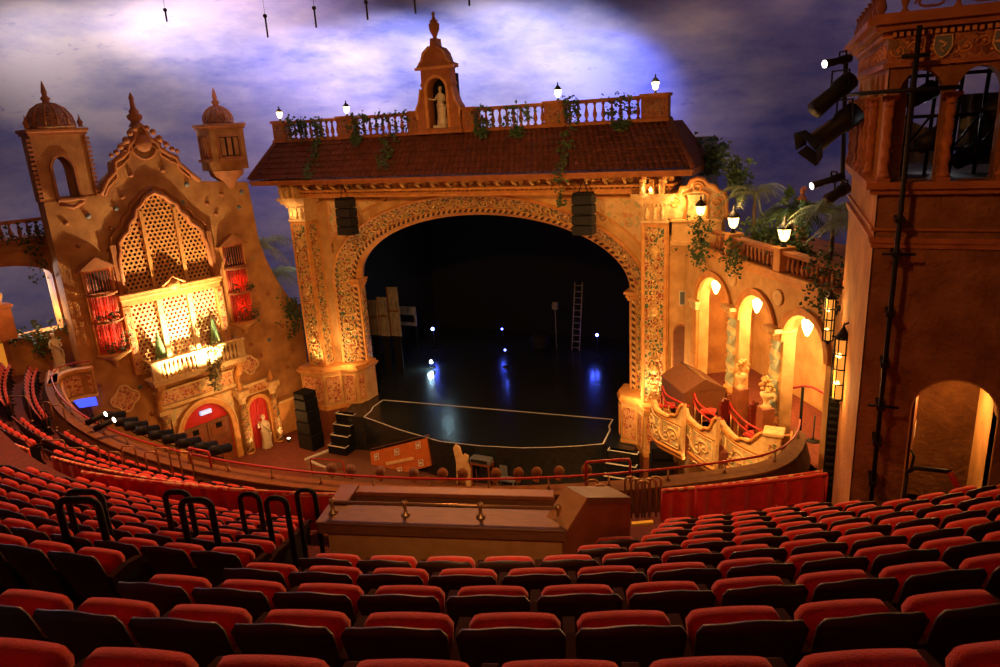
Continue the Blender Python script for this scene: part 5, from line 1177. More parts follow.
# flower urns on pedestals beside the columns
for px, py, lb in ((741, 385, 'gilt flower bouquet on a brown pedestal beside the first twisted column'), (766, 404, 'gilt flower bouquet on a brown pedestal beside the second twisted column')):
    q = on_fr(px, py, FR_, -.75); u, z = q.x, q.z
    T = Thing('flower_urn', lb, 'urn', (u, -.75, BF), FR_)
    mb = MB(); mb.box(u - .22, u + .22, -.97, -.53, BF, z - .1, b=.02); mb.build('pedestal', M['wood_red'], T)
    mb = MB(); mb.lathe([(.2, 0), (.1, .08), (.08, .2), (.2, .4), (.22, .5), (.15, .5)], (u, -.75, z - .1), 12); mb.build('urn', M['cream'], T)
    mb = MB(); g = random.Random(int(px))
    for k in range(26): a = g.uniform(0, 2*pi); r = g.uniform(0, .24); mb.ball((u + r*cos(a), -.75 + r*sin(a), z + .45 + g.uniform(0, .5)), .07, 6, 4)
    mb.build('flowers', M['gold'], T)
# brown gabled cover box
q1 = on_fr(681, 363, FR_, -1.3); q2 = on_fr(705.5, 378, FR_, -1.3)
ua, ub, zr = q1.x, q2.x, (q1.z + q2.z)/2; hw = .85
T = Thing('gabled_cover', 'big brown gabled wooden cover box standing in the first opera box', 'cover box', ((ua+ub)/2, -1.3, BF), FR_)
mb = MB(); mb.box(ua, ub, -1.3 - hw, -1.3 + hw, BF, zr - .45, b=.01); mb.build('cover_body', M['wood'], T)
mb = MB()
vs = [(ua, -1.3 - hw - .05, zr - .5), (ub, -1.3 - hw - .05, zr - .5), (ub, -1.3, zr), (ua, -1.3, zr), (ua, -1.3 + hw + .05, zr - .5), (ub, -1.3 + hw + .05, zr - .5)]
mb.add(vs, [(0, 1, 2, 3), (3, 2, 5, 4), (0, 3, 4), (1, 5, 2), (0, 4, 5, 1)]); mb.build('gabled_lid', M['wood'], T)
mb = MB(); mb.tube([(ua, -1.3, zr), (ub, -1.3, zr)], .03, 6); mb.build('ridge_hinge', M['brass'], T)
# box chairs (red, high studded backs)
M['chair_red'] = mat('dark_red_leather', (.16, .008, .006), .4, (.12, .006, .005), 5)
def box_chair(p, rz, lb):
    fr = Fr(p.x, p.y, rz); T = Thing('box_chair', lb, 'chair', (0, 0, BF), fr, None); b0 = BF
    mb = MB(); mb.box(-.25, .25, -.25, .25, b0 + .42, b0 + .54, b=.04); mb.build('seat', M['seat_red'], T)
    mb = MB(); out_ = [(-.24, b0 + .5), (.24, b0 + .5), (.25, b0 + 1.15), (.2, b0 + 1.24), (.08, b0 + 1.22), (0, b0 + 1.3), (-.08, b0 + 1.22), (-.2, b0 + 1.24), (-.25, b0 + 1.15)]
    out_ = [(x, b0 + .5 + (z - b0 - .5)*1.25) for x, z in out_]; mb.prism(out_, -.30, -.22); bk = mb.build('backrest', M['chair_red'], T)
    mb = MB()
    for x, z in out_[2:]: mb.ball((x*.95, -.31, z - .03), .022, 6, 4)
    for k in range(5): mb.ball((.23, -.31, b0 + .6 + k*.12), .018, 6, 4); mb.ball((-.23, -.31, b0 + .6 + k*.12), .018, 6, 4)
    sub(mb, 'brass_studs', M['brass'], bk, T)
    for x in (-.22, .22):
        for y in (-.24, .22): mb = MB(); mb.tube([(x, y, b0), (x, y, b0 + .44)], [.02, .03], 6); mb.build('leg', M['arm_wood'], T)
for (px, py, lb) in ((718, 412, 'dark red studded high-back chair in the middle opera box'), (747, 415, 'dark red studded chair in the last opera box, furthest back of the three'), (753, 425, 'dark red studded chair in the last opera box, closest to its rail'), (767, 418, 'dark red studded chair in the last opera box, beside the second twisted column')):
    p = on_z(px, py, BF + .85); box_chair(p, R(60), lb)
for k, (px, py, lb) in enumerate(((667, 405, 'red seat cushion of a low chair in the opera box nearest the stage'), (708, 411, 'red seat of a low chair at the rail of the middle opera box'), (735, 418, 'red seat of a low chair at the rail of the last opera box'))):
    p = on_z(px, py, BF + .45); T = Thing('low_stool', lb, 'stool', (p.x, p.y, BF))
    mb = MB(); mb.box(p.x - .3, p.x + .3, p.y - .25, p.y + .25, BF + .38, BF + .52, b=.05); mb.build('seat', M['seat_red'], T)
    for dx in (-.24, .24):
        for dy in (-.2, .2): mb = MB(); mb.tube([(p.x + dx, p.y + dy, BF), (p.x + dx, p.y + dy, BF + .4)], .025, 6); mb.build('leg', M['arm_wood'], T)
T = Thing('corridor_handrail', 'red handrail with dark posts along the passage behind the last opera box', 'handrail', (9.5, .6, BF), FR_)
pp = [on_fr(x, y, FR_, .6) for x, y in ((781, 385), (792, 388), (803, 386), (812, 387), (826, 394))]
mb = MB(); mb.tube(pp, .045, 8); mb.build('rail', M['redmetal'], T)
for q in (pp[0], pp[2], pp[4]): mb = MB(); mb.tube([(q.x, .6, BF), (q.x, .6, q.z)], .05, 8); mb.build('post', M['iron'], T)
a = on_z(813, 441, BF)
T = Thing('rope_stanchion', 'slim metal stanchion with flat round base at the end of the last opera box', 'stanchion', (a.x, a.y, BF))
mb = MB(); mb.lathe([(.03, .04), (.03, .95), (.045, .98), (0, 1.02)], (a.x, a.y, BF), 10); mb.build('pole', M['blade_gray'], T)
mb = MB(); mb.lathe([(.24, 0), (.22, .03), (.04, .05)], (a.x, a.y, BF), 18); mb.build('base', M['iron'], T)
# spiral lit columns under the boxes
for px, lb in ((671, 'spiral-carved column lit from below under the first opera box'), (690, 'small carved bracket column under the middle opera box with amber bulb')):
    a = on_z(px, 470, FLR + .5) if px == 671 else on_z(px, 470, -15)
    zt = RB - .1
    T = Thing('spiral_column', lb, 'column', (a.x, a.y, FLR))
    mb = MB()
    def col(s, t, a=a): q = 2*pi*s; r = .20*(1 + .22*cos(q*1 - t*22)); return (a.x + r*cos(q), a.y + r*sin(q), FLR + .3 + (zt - FLR - .3)*t)
    mb.surf(col, 20, 70); mb.build('spiral_shaft', M['cream'], T)
    mb = MB(); mb.lathe([(.34, 0), (.34, .2), (.26, .3)], (a.x, a.y, FLR), 14); mb.build('column_base', M['trim'], T)
# ================================================================== tower on the right
TY = 12.0; TX = .52
FT = Fr(TX, TY, 0)
def bell(cx): return arch_poly(cx, .50, -1.02, .05, .42, 12)
floorz = -7.2
out = [(0, -12), (4.2, -12), (4.2, 1.0), (0, 1.0)]
dr = arch_poly(1.32, 1.12, -6.65, -4.62, -4.08, 16)
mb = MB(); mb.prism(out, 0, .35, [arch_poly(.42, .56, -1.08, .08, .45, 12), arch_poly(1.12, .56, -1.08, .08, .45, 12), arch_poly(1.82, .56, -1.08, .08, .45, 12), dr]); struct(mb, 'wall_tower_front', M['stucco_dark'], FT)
FS = Fr(TX, TY, R(90)) # x runs away from camera; y points to -x, so mirror by hand
def sidew(p): return Vector((TX - .066*p.x + .0 + p.y, TY + p.x, p.z))
mb = MB(); hs = [arch_poly(.55 + k*.72, .50, -1.08, .08, .45, 10) for k in range(6)]
mb.prism([(.36, -12), (4.6, -12), (4.6, 1.0), (.36, 1.0)], 0, .3, hs, T=sidew); mb.prism([(0, -12), (.36, -12), (.36, 1.0), (0, 1.0)], 0, .02, T=sidew); struct(mb, 'wall_tower_side', M['stucco'])
mb = MB(); mb.box(TX - .3, 5, TY + 4.3, TY + 4.6, -12, 1.0) if False else mb.add([(TX + .1, TY + 4.6, -12), (5, TY + 4.6, -12), (5, TY + 4.6, -1.0), (TX + .1, TY + 4.6, -1.0)], [(0, 1, 2, 3)]); mb.add([(TX, TY + .1, -1.12), (5, TY + .1, -1.12), (5, TY + 4.6, -1.12), (TX - .2, TY + 4.6, -1.12)], [(0, 1, 2, 3)]); struct(mb, 'floor_tower_belfry', M['iron'])
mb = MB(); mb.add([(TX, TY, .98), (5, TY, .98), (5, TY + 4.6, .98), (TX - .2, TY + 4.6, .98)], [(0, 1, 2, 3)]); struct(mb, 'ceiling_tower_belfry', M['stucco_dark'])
def ring(mb, z0, z1, o_, b=.0):
    """a moulding running along the side and the front of the tower"""
    mb.box(-o_, 4.4, -o_, .1, z0, z1, T=lambda p: Vector((TX + p.x, TY + p.y, p.z)))
    mb.box(.1, 4.7, -o_, .0, z0, z1, T=lambda p: sidew(Vector((p.x, p.y, p.z))))
T = Thing('tower_cornice', 'heavy terracotta cornice with dentils around the top of the right-hand tower', 'cornice', (TX, TY, .9))
mb = MB(); ring(mb, .98, 1.06, .22); ring(mb, 1.06, 1.16, .32); ring(mb, 1.16, 1.2, .26); mb.build('cornice', M['trim_dark'], T)
for k in range(46):
    mb = MB(); mb.box(.0 + k*.085, .05 + k*.085, -.12, 0, .90, .96, T=lambda p: Vector((TX + p.x, TY + p.y, p.z))); mb.build('dentil', M['trim'], T)
for k in range(50):
    mb = MB(); mb.box(.0 + k*.09, .05 + k*.09, -.12, 0, .90, .96, T=sidew); mb.build('dentil', M['trim'], T)
T = Thing('tower_frieze', 'dark red carved frieze with scrolls and heraldic shields around the tower', 'frieze', (TX, TY, .55))
mb = MB(); mb.box(-.04, 4.2, -.04, 0, .56, .90, T=lambda p: Vector((TX + p.x, TY + p.y, p.z))); mb.box(0, 4.6, -.04, 0, .56, .90, T=sidew); mb.build('frieze_ground', M['orn_dark'], T)
mb = MB(); mb.box(-.08, 4.2, -.08, 0, .50, .56, T=lambda p: Vector((TX + p.x, TY + p.y, p.z))); mb.box(0, 4.6, -.08, 0, .50, .56, T=sidew); mb.build('lower_moulding', M['trim_dark'], T)
mb = MB(); scrolls(mb, lambda s, t, off: Vector((TX + s, TY - .04 - off, .73 + t)), 2.6, .28, .2, .014, off=.01)
scrolls(mb, lambda s, t, off: sidew(Vector((s, -.04 - off, .73 + t))), 4.4, .28, .22, .014, off=.01); mb.build('scroll_relief', M['trim'], T)
for cxs, c1, c2 in ((.62, 'blade_gray', 'orn_dark'), (1.30, 'blade_gray', 'curtain')):
    pl = [(cxs - .10, .87), (cxs + .10, .87), (cxs + .11, .72), (cxs + .06, .62), (cxs, .58), (cxs - .06, .62), (cxs - .11, .72)]
    mb = MB(); mb.prism(pl, -.09, -.04, T=lambda p: Vector((TX + p.x, TY + p.y, p.z))); s_ = mb.build('shield', M[c1], T, 'painted heraldic shield')
    mb = MB(); mb.tube([(TX + a, TY - .09, b_) for a, b_ in pl], .012, 5, closed=True)
    if cxs > 1: mb.box(cxs - .015, cxs + .015, -.105, -.08, .60, .86, T=lambda p: Vector((TX + p.x, TY + p.y, p.z))); mb.box(cxs - .09, cxs + .09, -.105, -.08, .72, .75, T=lambda p: Vector((TX + p.x, TY + p.y, p.z)))
    else: mb.tube([(TX + cxs - .05, TY - .1, .8), (TX + cxs + .04, TY - .1, .76), (TX + cxs - .03, TY - .1, .70), (TX + cxs + .03, TY - .1, .65)], .015, 5)
    sub(mb, 'shield_charge', M['cream'], s_, T)
T = Thing('tower_parapet', 'pierced terracotta scroll parapet on top of the right-hand tower', 'parapet', (TX, TY, 1.2))
for k in range(5): mb = MB(); baluster(mb, TX + .12 + k*.62, TY - .12, 1.2, .5, .09, 10); mb.build('post', M['trim_dark'], T)
for k in range(5):
    mb = MB(); c = .43 + k*.62
    for s in (-1, 1): mb.tube([(TX + c + s*(.20 - .1*q/6)*cos(q), TY - .12, 1.3 + (.10)*sin(q)*(1 - q/9)) for q in [j*.5 for j in range(11)]], .018, 5)
    mb.build('scroll_tracery', M['trim_dark'], T)
for k in range(8): mb = MB(); p = sidew(Vector((.45 + k*.55, -.12, 0))); baluster(mb, p.x, p.y, 1.2, .42, .11, 8); mb.build('post', M['trim_dark'], T)
# sills, columns
T = Thing('tower_belfry_sill', 'terracotta ledges and red panelled band below the tower columns', 'ledge', (TX, TY, -1.3))
mb = MB(); ring(mb, -1.18, -1.08, .16); ring(mb, -1.26, -1.18, .10); mb.build('sill', M['trim_dark'], T)
mb = MB(); ring(mb, -1.98, -1.90, .06); ring(mb, -1.80, -1.76, .04); ring(mb, -2.06, -1.98, .03); mb.build('string_course', M['trim_dark'], T)
def tcol(p, lb, grp=None):
    T = Thing('spiral_tower_column', lb, 'column', (p.x, p.y, -1.08))
    mb = MB(); mb.box(p.x - .085, p.x + .085, p.y - .085, p.y + .085, -1.08, -1.02); mb.lathe([(.085, .06), (.09, .09), (.06, .13)], (p.x, p.y, -1.08), 12); mb.build('column_base', M['trim_dark'], T)
    mb = MB()
    def col(s, t): q = 2*pi*s; r = .058*(1 + .17*cos(2*(q + t*14))); return (p.x + r*cos(q), p.y + r*sin(q), -.96 + .93*t)
    mb.surf(col, 20, 70); mb.build('twisted_shaft', M['trim_dark'], T)
    mb = MB(); mb.lathe([(.06, -.03), (.07, 0), (.06, .02), (.10, .10), (.11, .11)], (p.x, p.y, 0), 12); mb.box(p.x - .12, p.x + .12, p.y - .12, p.y + .12, .08, .13, b=.01)
    for k in range(6): mb.ball((p.x + .085*cos(k*pi/3), p.y + .085*sin(k*pi/3), .07), .025, 6, 4)
    mb.build('capital', M['trim_dark'], T)
for k, (x, lb) in enumerate(((.02, 'twisted terracotta column at the near corner of the tower belfry'), (.77, 'twisted terracotta column between the two front belfry arches'), (1.47, 'twisted terracotta column at the right edge of the photograph in the belfry'))): tcol(Vector((TX + x + .03, TY - .06, 0)), lb)
for k in range(6):
    tcol(sidew(Vector((.62 + .36 + k*.72 - .07, -.06, 0))), '%s twisted terracotta column along the left-facing side of the belfry, counted from the near corner' % ordn(k))
# belfry contents : lighting truss and added pale sheet for a bright patch
T = Thing('belfry_truss', 'black lighting pipe rack inside the tower belfry', 'lighting rack', (TX + 1, TY + 1.5, -1.1))
for k in range(6): mb = MB(); x = TX + .35 + k*.33; mb.tube([(x, TY + 1.2, -1.1), (x + .05, TY + 1.2, .9)], .03, 6); mb.build('upright', M['iron'], T)
mb = MB()
for z in (-.7, -.2, .4): mb.tube([(TX + .2, TY + 1.15, z), (TX + 2.4, TY + 1.15, z)], .03, 6)
for k in range(5): mb.tube([(TX + .35 + k*.33, TY + 1.17, -.7), (TX + .68 + k*.33, TY + 1.17, -.2)], .02, 6)
mb.build('crossbars', M['iron'], T)
for i, (u, z, r, lb) in enumerate(((.55, .15, .14, 'black stage lamp hung in the first belfry arch'), (.75, -.5, .16, 'black stage lamp low in the first belfry arch'), (1.55, -.1, .16, 'black stage lamp in the second belfry arch'), (1.25, -.75, .15, 'black stage lamp at the sill of the second belfry arch'))):
    T = Thing('belfry_spotlight', lb, 'spotlight', (TX + u, TY + .8, z))
    mb = MB(); mb.tube([(TX + u + .1, TY + .9, z + .05), (TX + u - .22, TY + .7, z - .12)], [r, r*.8], 14); mb.build('lamp_body', M['iron'], T)
    mb = MB(); mb.tube([(TX + u, TY + .75 - r, z), (TX + u, TY + .8, z + .3), (TX + u, TY + .85 + r, z)], .015, 6); mb.build('yoke', M['iron'], T)
mb = MB(); mb.surf(lambda a, b_: (TX + .3 + .55*a, TY + 1.9 + .05*sin(a*16), -.95 + .75*b_ - .25*a*b_), 30, 4); solo(mb, 'pale_sheet', M['white'], 'pale sheet added for the brightness seen through the first belfry arch', 'drape', (TX + .5, TY + 1.9, -1.0))  # sheet added to pass for brightness beyond the arch
mb = MB(); mb.surf(lambda a, b_: (TX + 1.15 + .5*a, TY + 1.9 + .05*sin(a*16), -1.0 + 1.1*b_), 30, 4); solo(mb, 'grey_drape', M['blade_gray'], 'dim grey drape glimpsed through the second belfry arch', 'drape', (TX + 1.3, TY + 1.9, -1.0))
# lighting pipe on tower with cross arms
T = Thing('lighting_pipe', 'tall black vertical lighting pipe with cross arms in front of the tower', 'pipe', (TX + .28, TY - .35, -6.6))
mb = MB(); mb.tube([(TX + .30, TY - .35, 1.0), (TX + .30, TY - .35, -6.9)], .035, 8); mb.build('upright', M['iron'], T)
for z, a, b_ in ((.18, -.25, .85), (.62, .12, .45)): mb = MB(); mb.tube([(TX + a, TY - .38, z), (TX + b_, TY - .38, z)], .03, 8); mb.build('cross_arm', M['iron'], T)
for z in (-1.6, -2.1, -3.0, -3.8, -4.5, -5.1, -5.8):
    mb = MB(); mb.box(TX + .24, TX + .36, TY - .42, TY, z - .03, z + .03); 
    if z in (-2.1, -4.5): mb.tube([(TX + .12, TY - .3, z), (TX + .55, TY - .3, z)], .022, 6)
    mb.build('wall_clamp', M['iron'], T)
# doorway inside
T = Thing('doorway_lining', 'pale orange arched passage with dark floor behind the tower doorway', 'passage', (TX + 1.3, TY + .4, -7.0), group=None)
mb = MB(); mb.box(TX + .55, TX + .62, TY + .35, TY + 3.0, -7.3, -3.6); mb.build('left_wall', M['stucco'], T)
mb = MB(); mb.box(TX + 2.15, TX + 2.22, TY + .35, TY + 3.0, -7.3, -3.6); mb.build('right_wall', M['stucco_pale'], T)  # paler stucco, lamplight on this wall put into its colour
mb = MB(); mb.box(TX + .55, TX + 2.2, TY + 2.4, TY + 2.5, -7.3, -3.6); mb.build('end_wall', M['stucco_dark'], T)  # darker stucco stands for the shade at the passage end
mb = MB(); mb.box(TX + .55, TX + 2.2, TY + .35, TY + 3.0, -3.7, -3.6); mb.build('passage_ceiling', M['stucco'], T)
mb = MB(); arch_band(mb, 1.32, 1.12, -6.65, -4.62, -4.08, .02, -.01, 1.5, 16)
for v in range(len(mb.v)): mb.v[v] = (mb.v[v][0] + TX, mb.v[v][1] + TY, mb.v[v][2])
mb.build('jamb_lining', M['stucco_pale'], T)  # bright reveal comes from its pale colour, painted as lit
T = Thing('open_door', 'brown wooden door standing open inside the tower doorway with a pale notice', 'door', (TX + .8, TY + .4, -6.6))
mb = MB(); mb.add([(TX + .80, TY + .38, -6.65), (TX + .93, TY + 1.25, -6.65), (TX + .93, TY + 1.25, -4.35), (TX + .80, TY + .38, -4.5), (TX + .84, TY + .37, -6.65), (TX + .97, TY + 1.24, -6.65), (TX + .97, TY + 1.24, -4.35), (TX + .84, TY + .37, -4.5)], [(0, 1, 2, 3), (4, 7, 6, 5), (0, 4, 5, 1), (1, 5, 6, 2), (2, 6, 7, 3), (3, 7, 4, 0)]); mb.build('door_leaf', M['door_wood'], T)
mb = MB(); mb.add([(TX + .885, TY + .50, -5.35), (TX + .92, TY + .72, -5.35), (TX + .92, TY + .72, -5.05), (TX + .885, TY + .50, -5.05)], [(0, 1, 2, 3)]); mb.build('notice', M['white'], T)
mb = MB(); mb.tube([(TX + .86, TY + .42, -5.5), (TX + .9, TY + .30, -5.55), (TX + .88, TY + .34, -5.8)], .02, 6); mb.build('door_handle', M['iron'], T)
# red handrail at the doorway
T = Thing('doorway_handrail', 'black and red handrail crossing in front of the tower doorway', 'handrail', (TX + 1.0, TY - .6, -6.6))
h1 = [on_y(x, y, 11.6) for x, y in ((907, 472), (915, 468), (945, 471))]; h2 = [on_y(x, y, 11.4) for x, y in ((950, 472), (958, 488), (966, 500))]; h3 = [on_y(x, y, 11.2) for x, y in ((962, 502), (975, 497), (990, 491), (1010, 485))]
mb = MB(); mb.tube(h1 + h2[:1], .035, 8); mb.build('black_rail', M['iron'], T)
mb = MB(); mb.tube(h2, .045, 8); mb.build('red_rail', M['redmetal'], T)
mb = MB(); mb.tube(h3[:2], .035, 8); mb.build('black_rail', M['iron'], T)
mb = MB(); mb.tube(h3[1:], .05, 8); mb.build('red_rail', M['redmetal'], T)
mb = MB(); a = h1[0]; mb.tube([a, (a.x, a.y, -7.0)], .03, 6); b_ = h3[0]; mb.tube([b_, (b_.x, b_.y, -7.2)], .03, 6); mb.build('rail_post', M['iron'], T)
# projecting stage lights on the tower's outer side
def spotl(nm, lb, p, d, L, r, lens, m='lens', barn=False):
    p = Vector(p); d = Vector(d).normalized(); T = Thing(nm, lb, 'spotlight', tuple(p))
    e = p + d*L
    mb = MB(); mb.tube([p, p + d*L*.35, p + d*L*.4, e], [r, r, r*.8, r*.95], 14); mb.build('lamp_body', M['iron'], T)
    mb = MB(); s = d.cross(Vector((0, 0, 1))).normalized()*r*1.15; c = p + d*L*.3; mb.tube([c + s, c + s + Vector((0, 0, r*1.8)), c - s + Vector((0, 0, r*1.8)), c - s], .018, 6); mb.build('yoke', M['iron'], T)
    if lens: mb = MB(); mb.tube([e, e + d*.015], r*.85, 14); mb.build('lens', M[m], T, 'glowing lens')
    if barn:
        mb = MB()
        for k in range(4):
            a = k*pi/2; u = d.orthogonal().normalized(); w = d.cross(u); n_ = u*cos(a) + w*sin(a); t_ = -u*sin(a) + w*cos(a)
            mb.add([e + n_*r + t_*r, e + n_*r - t_*r, e + d*r*.9 + n_*r*1.35 - t_*r*1.15, e + d*r*.9 + n_*r*1.35 + t_*r*1.15], [(0, 1, 2, 3)])
        mb.build('barn_doors', M['iron'], T)
    return T
def SP(px, py, Y): return on_y(px, py, Y)
p = SP(850, 58, 14.5); e = SP(825, 64, 14.2); spotl('tower_spotlight', 'small black spotlight with glowing face near the top of the tower', p, e - p, (e-p).length, .075, True)
p = SP(850, 80, 14.5); e = SP(815, 110, 14.0); spotl('tower_spotlight', 'long black unlit spotlight angled down at the left side of the tower', p, e - p, (e-p).length, .17, False)
p = SP(856, 112, 14.2); e = SP(812, 145, 13.8); spotl('tower_spotlight', 'large black floodlight with barn doors, biggest fixture on the tower', p, e - p, (e-p).length*.95, .20, False, barn=True)
p = SP(843, 176, 14.2); e = SP(812, 186, 13.9); spotl('tower_spotlight', 'slim spotlight with glowing face just below the tower sill', p, e - p, (e-p).length, .07, True)
p = SP(846, 188, 14.4); e = SP(828, 199, 14.0); spotl('tower_spotlight', 'small black spotlight tucked under the slim lit one', p, e - p, (e-p).length, .11, False)
T = Thing('side_truss', 'black pipe frame carrying the stage lights outside the tower', 'lighting rack', (0, 14.5, -1))
mb = MB(); a = SP(846, 55, 14.9); b_ = SP(842, 195, 14.9); mb.tube([a, b_], .04, 8); mb.tube([SP(846, 95, 14.9), SP(880, 92, 13)], .035, 8); mb.build('pipes', M['iron'], T)
# sconce lanterns on the tower side
for (px, y0, y1, Y, lb) in ((831, 298, 340, 16.3, 'tall amber wrought-iron sconce lantern further from the camera, on the tower edge'), (843, 338, 398, 14.6, 'tall amber wrought-iron sconce lantern nearer the camera, on the tower side')):
    a = on_y(px, y0, Y); b_ = on_y(px, y1, Y); H = a.z - b_.z; r = .12*H/1.1
    T = Thing('sconce_lantern', lb, 'wall lantern', (a.x, Y, b_.z))
    x, y = a.x, Y
    mb = MB(); mb.lathe([(r*.8, 0), (r*.85, H*.5), (r*.8, H)], (x, y, b_.z), 6, smooth=False); mb.build('amber_glass', M['amber'], T)
    mb = MB()
    for k in range(6): q = k*pi/3; mb.tube([(x + r*cos(q), y + r*sin(q), b_.z - .03), (x + r*cos(q), y + r*sin(q), a.z + .03)], .014, 5)
    for z in (b_.z, b_.z + H*.25, (a.z + b_.z)/2, b_.z + H*.75, a.z): mb.tube([(x + r*1.03*cos(k*pi/6), y + r*1.03*sin(k*pi/6), z) for k in range(12)], .016, 5, closed=True)
    mb.lathe([(r*1.1, 0), (r*.6, r*.8), (r*.2, r*1.6), (0, r*2.4)], (x, y, a.z), 6); mb.lathe([(0, -r*1.2), (r*.4, -r*.6), (r*.9, 0)], (x, y, b_.z), 6)
    mb.tube([(x, y, a.z + r*2), (x + .15, y, a.z + r*2.6), (x + .35, y, a.z + r*1.6), (x + .45, y, a.z)], .022, 6); mb.tube([(x, y, b_.z + .1), (x + .45, y, b_.z + .05)], .018, 6)
    mb.build('iron_cage', M['iron'], T)
    for k in (.27, .73): mb = MB(); mb.ball((x - r*.35, y - r*.6, b_.z + H*k), r*.42, 10, 8); mb.build('bulb', M['lamp'], T)
a = on_y(839, 352, 15.2); b_ = on_y(839, 492, 15.2)
T = Thing('tall_black_column', 'tall narrow black louvred column standing against the left-facing side of the tower', 'equipment column', (a.x, 15.2, b_.z))
mb = MB(); mb.box(a.x - .12, a.x + .2, 15.05, 15.4, b_.z - .6, a.z, b=.02); mb.build('casing', M['black'], T)
for k in range(18): zz = b_.z + .2 + k*(a.z - b_.z - .3)/18; mb = MB(); mb.box(a.x - .09, a.x + .17, 15.02, 15.06, zz, zz + .05); mb.build('louvre', M['black_grid'], T)
# ================================================================== sky vault
mb = MB()
def dome(a, b_):
    th = 2*pi*a; ph = (pi/2)*max(0, (b_ - .15)/.85); c = cos(ph); e_ = .85
    f = lambda v: copysign(abs(v)**e_, v)
    z = -3.5 + 13.5*sin(ph) if b_ > .15 else -3.5 - 9*(.15 - b_)/.15
    return (-14 + 38*f(cos(th))*max(c, 0)**.8, 8 + (41 if sin(th) > 0 else 29.5)*f(sin(th))*max(c, 0)**.8, z)
mb.surf(dome, 96, 46)
keep = []
for f_ in mb.f:
    c = Vector((0, 0, 0))
    for i in f_: c += Vector(mb.v[i])/len(f_)
    if c.y > 34.2 and -32 < c.x < -7.0 and c.z < -1.3: continue
    keep.append(f_)
mb.f = keep; mb.sm = [True]*len(keep); struct(mb, 'ceiling_sky_vault', M['dome'])
for i, (px, py, L) in enumerate(((265, 14, 24), (314, 6, 22), (366, 0, 20), (414, -8, 22), (468, -20, 26), (531, -25, 18), (165, 8, 14))):
    d = ray(px, py + 2); P = d*(20/d.y)
    d2 = ray(px, py + L); Q = d2*(20/d2.y)
    mb = MB(); mb.tube([P, (P.x, P.y, Q.z)], .03, 6); mb.ball((P.x, P.y, P.z), .07, 8, 5); mb.tube([(P.x, P.y, P.z), (P.x, P.y, 9.2)], .008, 4)
    solo(mb, 'hanging_rod', M['iron'], '%s thin black rod from the left hanging out of the sky vault' % ordn([1, 2, 3, 4, 5, 6, 0][i]), 'rod', tuple(P))
# ================================================================== stage contents
def at_stage(px, py, Y): return on_y(px, py, Y)
# scenery flats
for i, (x0, x1, yt, yb, lb) in enumerate(((367, 376, 300, 335, 'leftmost pale canvas scenery flat at the back left of the stage'), (376, 386, 297, 336, 'second pale canvas scenery flat at the back left of the stage'), (386, 397, 287, 336, 'tallest pale canvas scenery flat at the back left of the stage'))):
    Y = 36.6 + i*.15; a = on_y(x0, yt, Y); b_ = on_y(x1 - .5, yb, Y); b_.x = on_y(x1 - .5, yt, Y).x
    T = Thing('scenery_flat', lb, 'scenery flat', (a.x, Y, STG)); zb = max(b_.z, STG)
    mb = MB(); mb.box(a.x, b_.x, Y, Y + .08, zb, a.z); mb.build('canvas', M['flat'], T)
    mb = MB(); mb.box(a.x, a.x + .1, Y - .03, Y, zb, a.z); mb.box(a.x, b_.x, Y - .03, Y, (zb + a.z)/2, (zb + a.z)/2 + .12); mb.build('frame', M['wood'], T)
    mb = MB(); mb.box(a.x + .1, b_.x - .1, Y + .05, Y + .1, STG, zb); mb.build('base', M['black'], T)
a = on_y(395.5, 306, 42); b_ = on_y(417, 326, 42)
T = Thing('framed_panel', 'pale framed panel with dark centre leaning at the back left of the stage', 'panel', (a.x, 42, STG))
mb = MB(); mb.prism([(a.x, b_.z), (b_.x, b_.z), (b_.x, a.z), (a.x, a.z)], 41.95, 42.05, [[(a.x + .2, b_.z + .25), (b_.x - .15, b_.z + .25), (b_.x - .15, a.z - .6), (a.x + .2, a.z - .6)]]); mb.build('frame', M['flat'], T)
for x_ in (a.x + .1, b_.x - .2): mb = MB(); mb.box(x_, x_ + .1, 42.1, 42.2, STG, a.z); mb.build('leg', M['black'], T)
mb = MB(); mb.box(a.x + .2, b_.x - .15, 42.02, 42.06, b_.z + .25, a.z - .6); mb.build('dark_centre', M['black'], T)
# ladder
a = on_y(572, 284, 45); b_ = on_y(580, 335, 45); zb = STG
T = Thing('ladder', 'tall pale ladder leaning on the back wall of the dark stage', 'ladder', (a.x, 45, STG))
for x in (a.x, a.x + .55): mb = MB(); mb.tube([(x, 45.6, a.z), (x, 44.6, zb)], .04, 6); mb.build('rail', M['flat'], T)
n = 11
for k in range(n): t = (k + .5)/n; mb = MB(); mb.tube([(a.x, 45.6 - t, a.z + (zb - a.z)*t), (a.x + .55, 45.6 - t, a.z + (zb - a.z)*t)], .03, 6); mb.build('rung', M['flat'], T)
a = on_z(540, 334, STG); a.y = min(a.y, 46)
a = on_y(540, 330, 44)
T = Thing('barrel', 'dark round drum catching a pale light at the back of the stage', 'drum', (a.x, 44, STG))
mb = MB(); mb.lathe([(.6, 0), (.72, .4), (.72, .9), (.6, 1.3), (0, 1.3)], (a.x, 44, STG), 24); mb.build('drum_body', M['black'], T)
mb = MB(); mb.lathe([(.74, .4), (.75, .45), (.74, .5)], (a.x, 44, STG), 24); mb.lathe([(.74, .85), (.75, .9), (.74, .95)], (a.x, 44, STG), 24); mb.build('hoop', M['iron'], T)
a = on_y(555, 305, 44.5); mb = MB(); mb.box(a.x - .2, a.x + .2, 44.4, 44.6, a.z - .3, a.z + .2, b=.02); mb.tube([(a.x, 44.5, STG), (a.x, 44.5, a.z)], .03, 6); solo(mb, 'stand_box', M['flat'], 'small pale box on a stand at the back of the stage', 'equipment', (a.x, 44.5, STG))
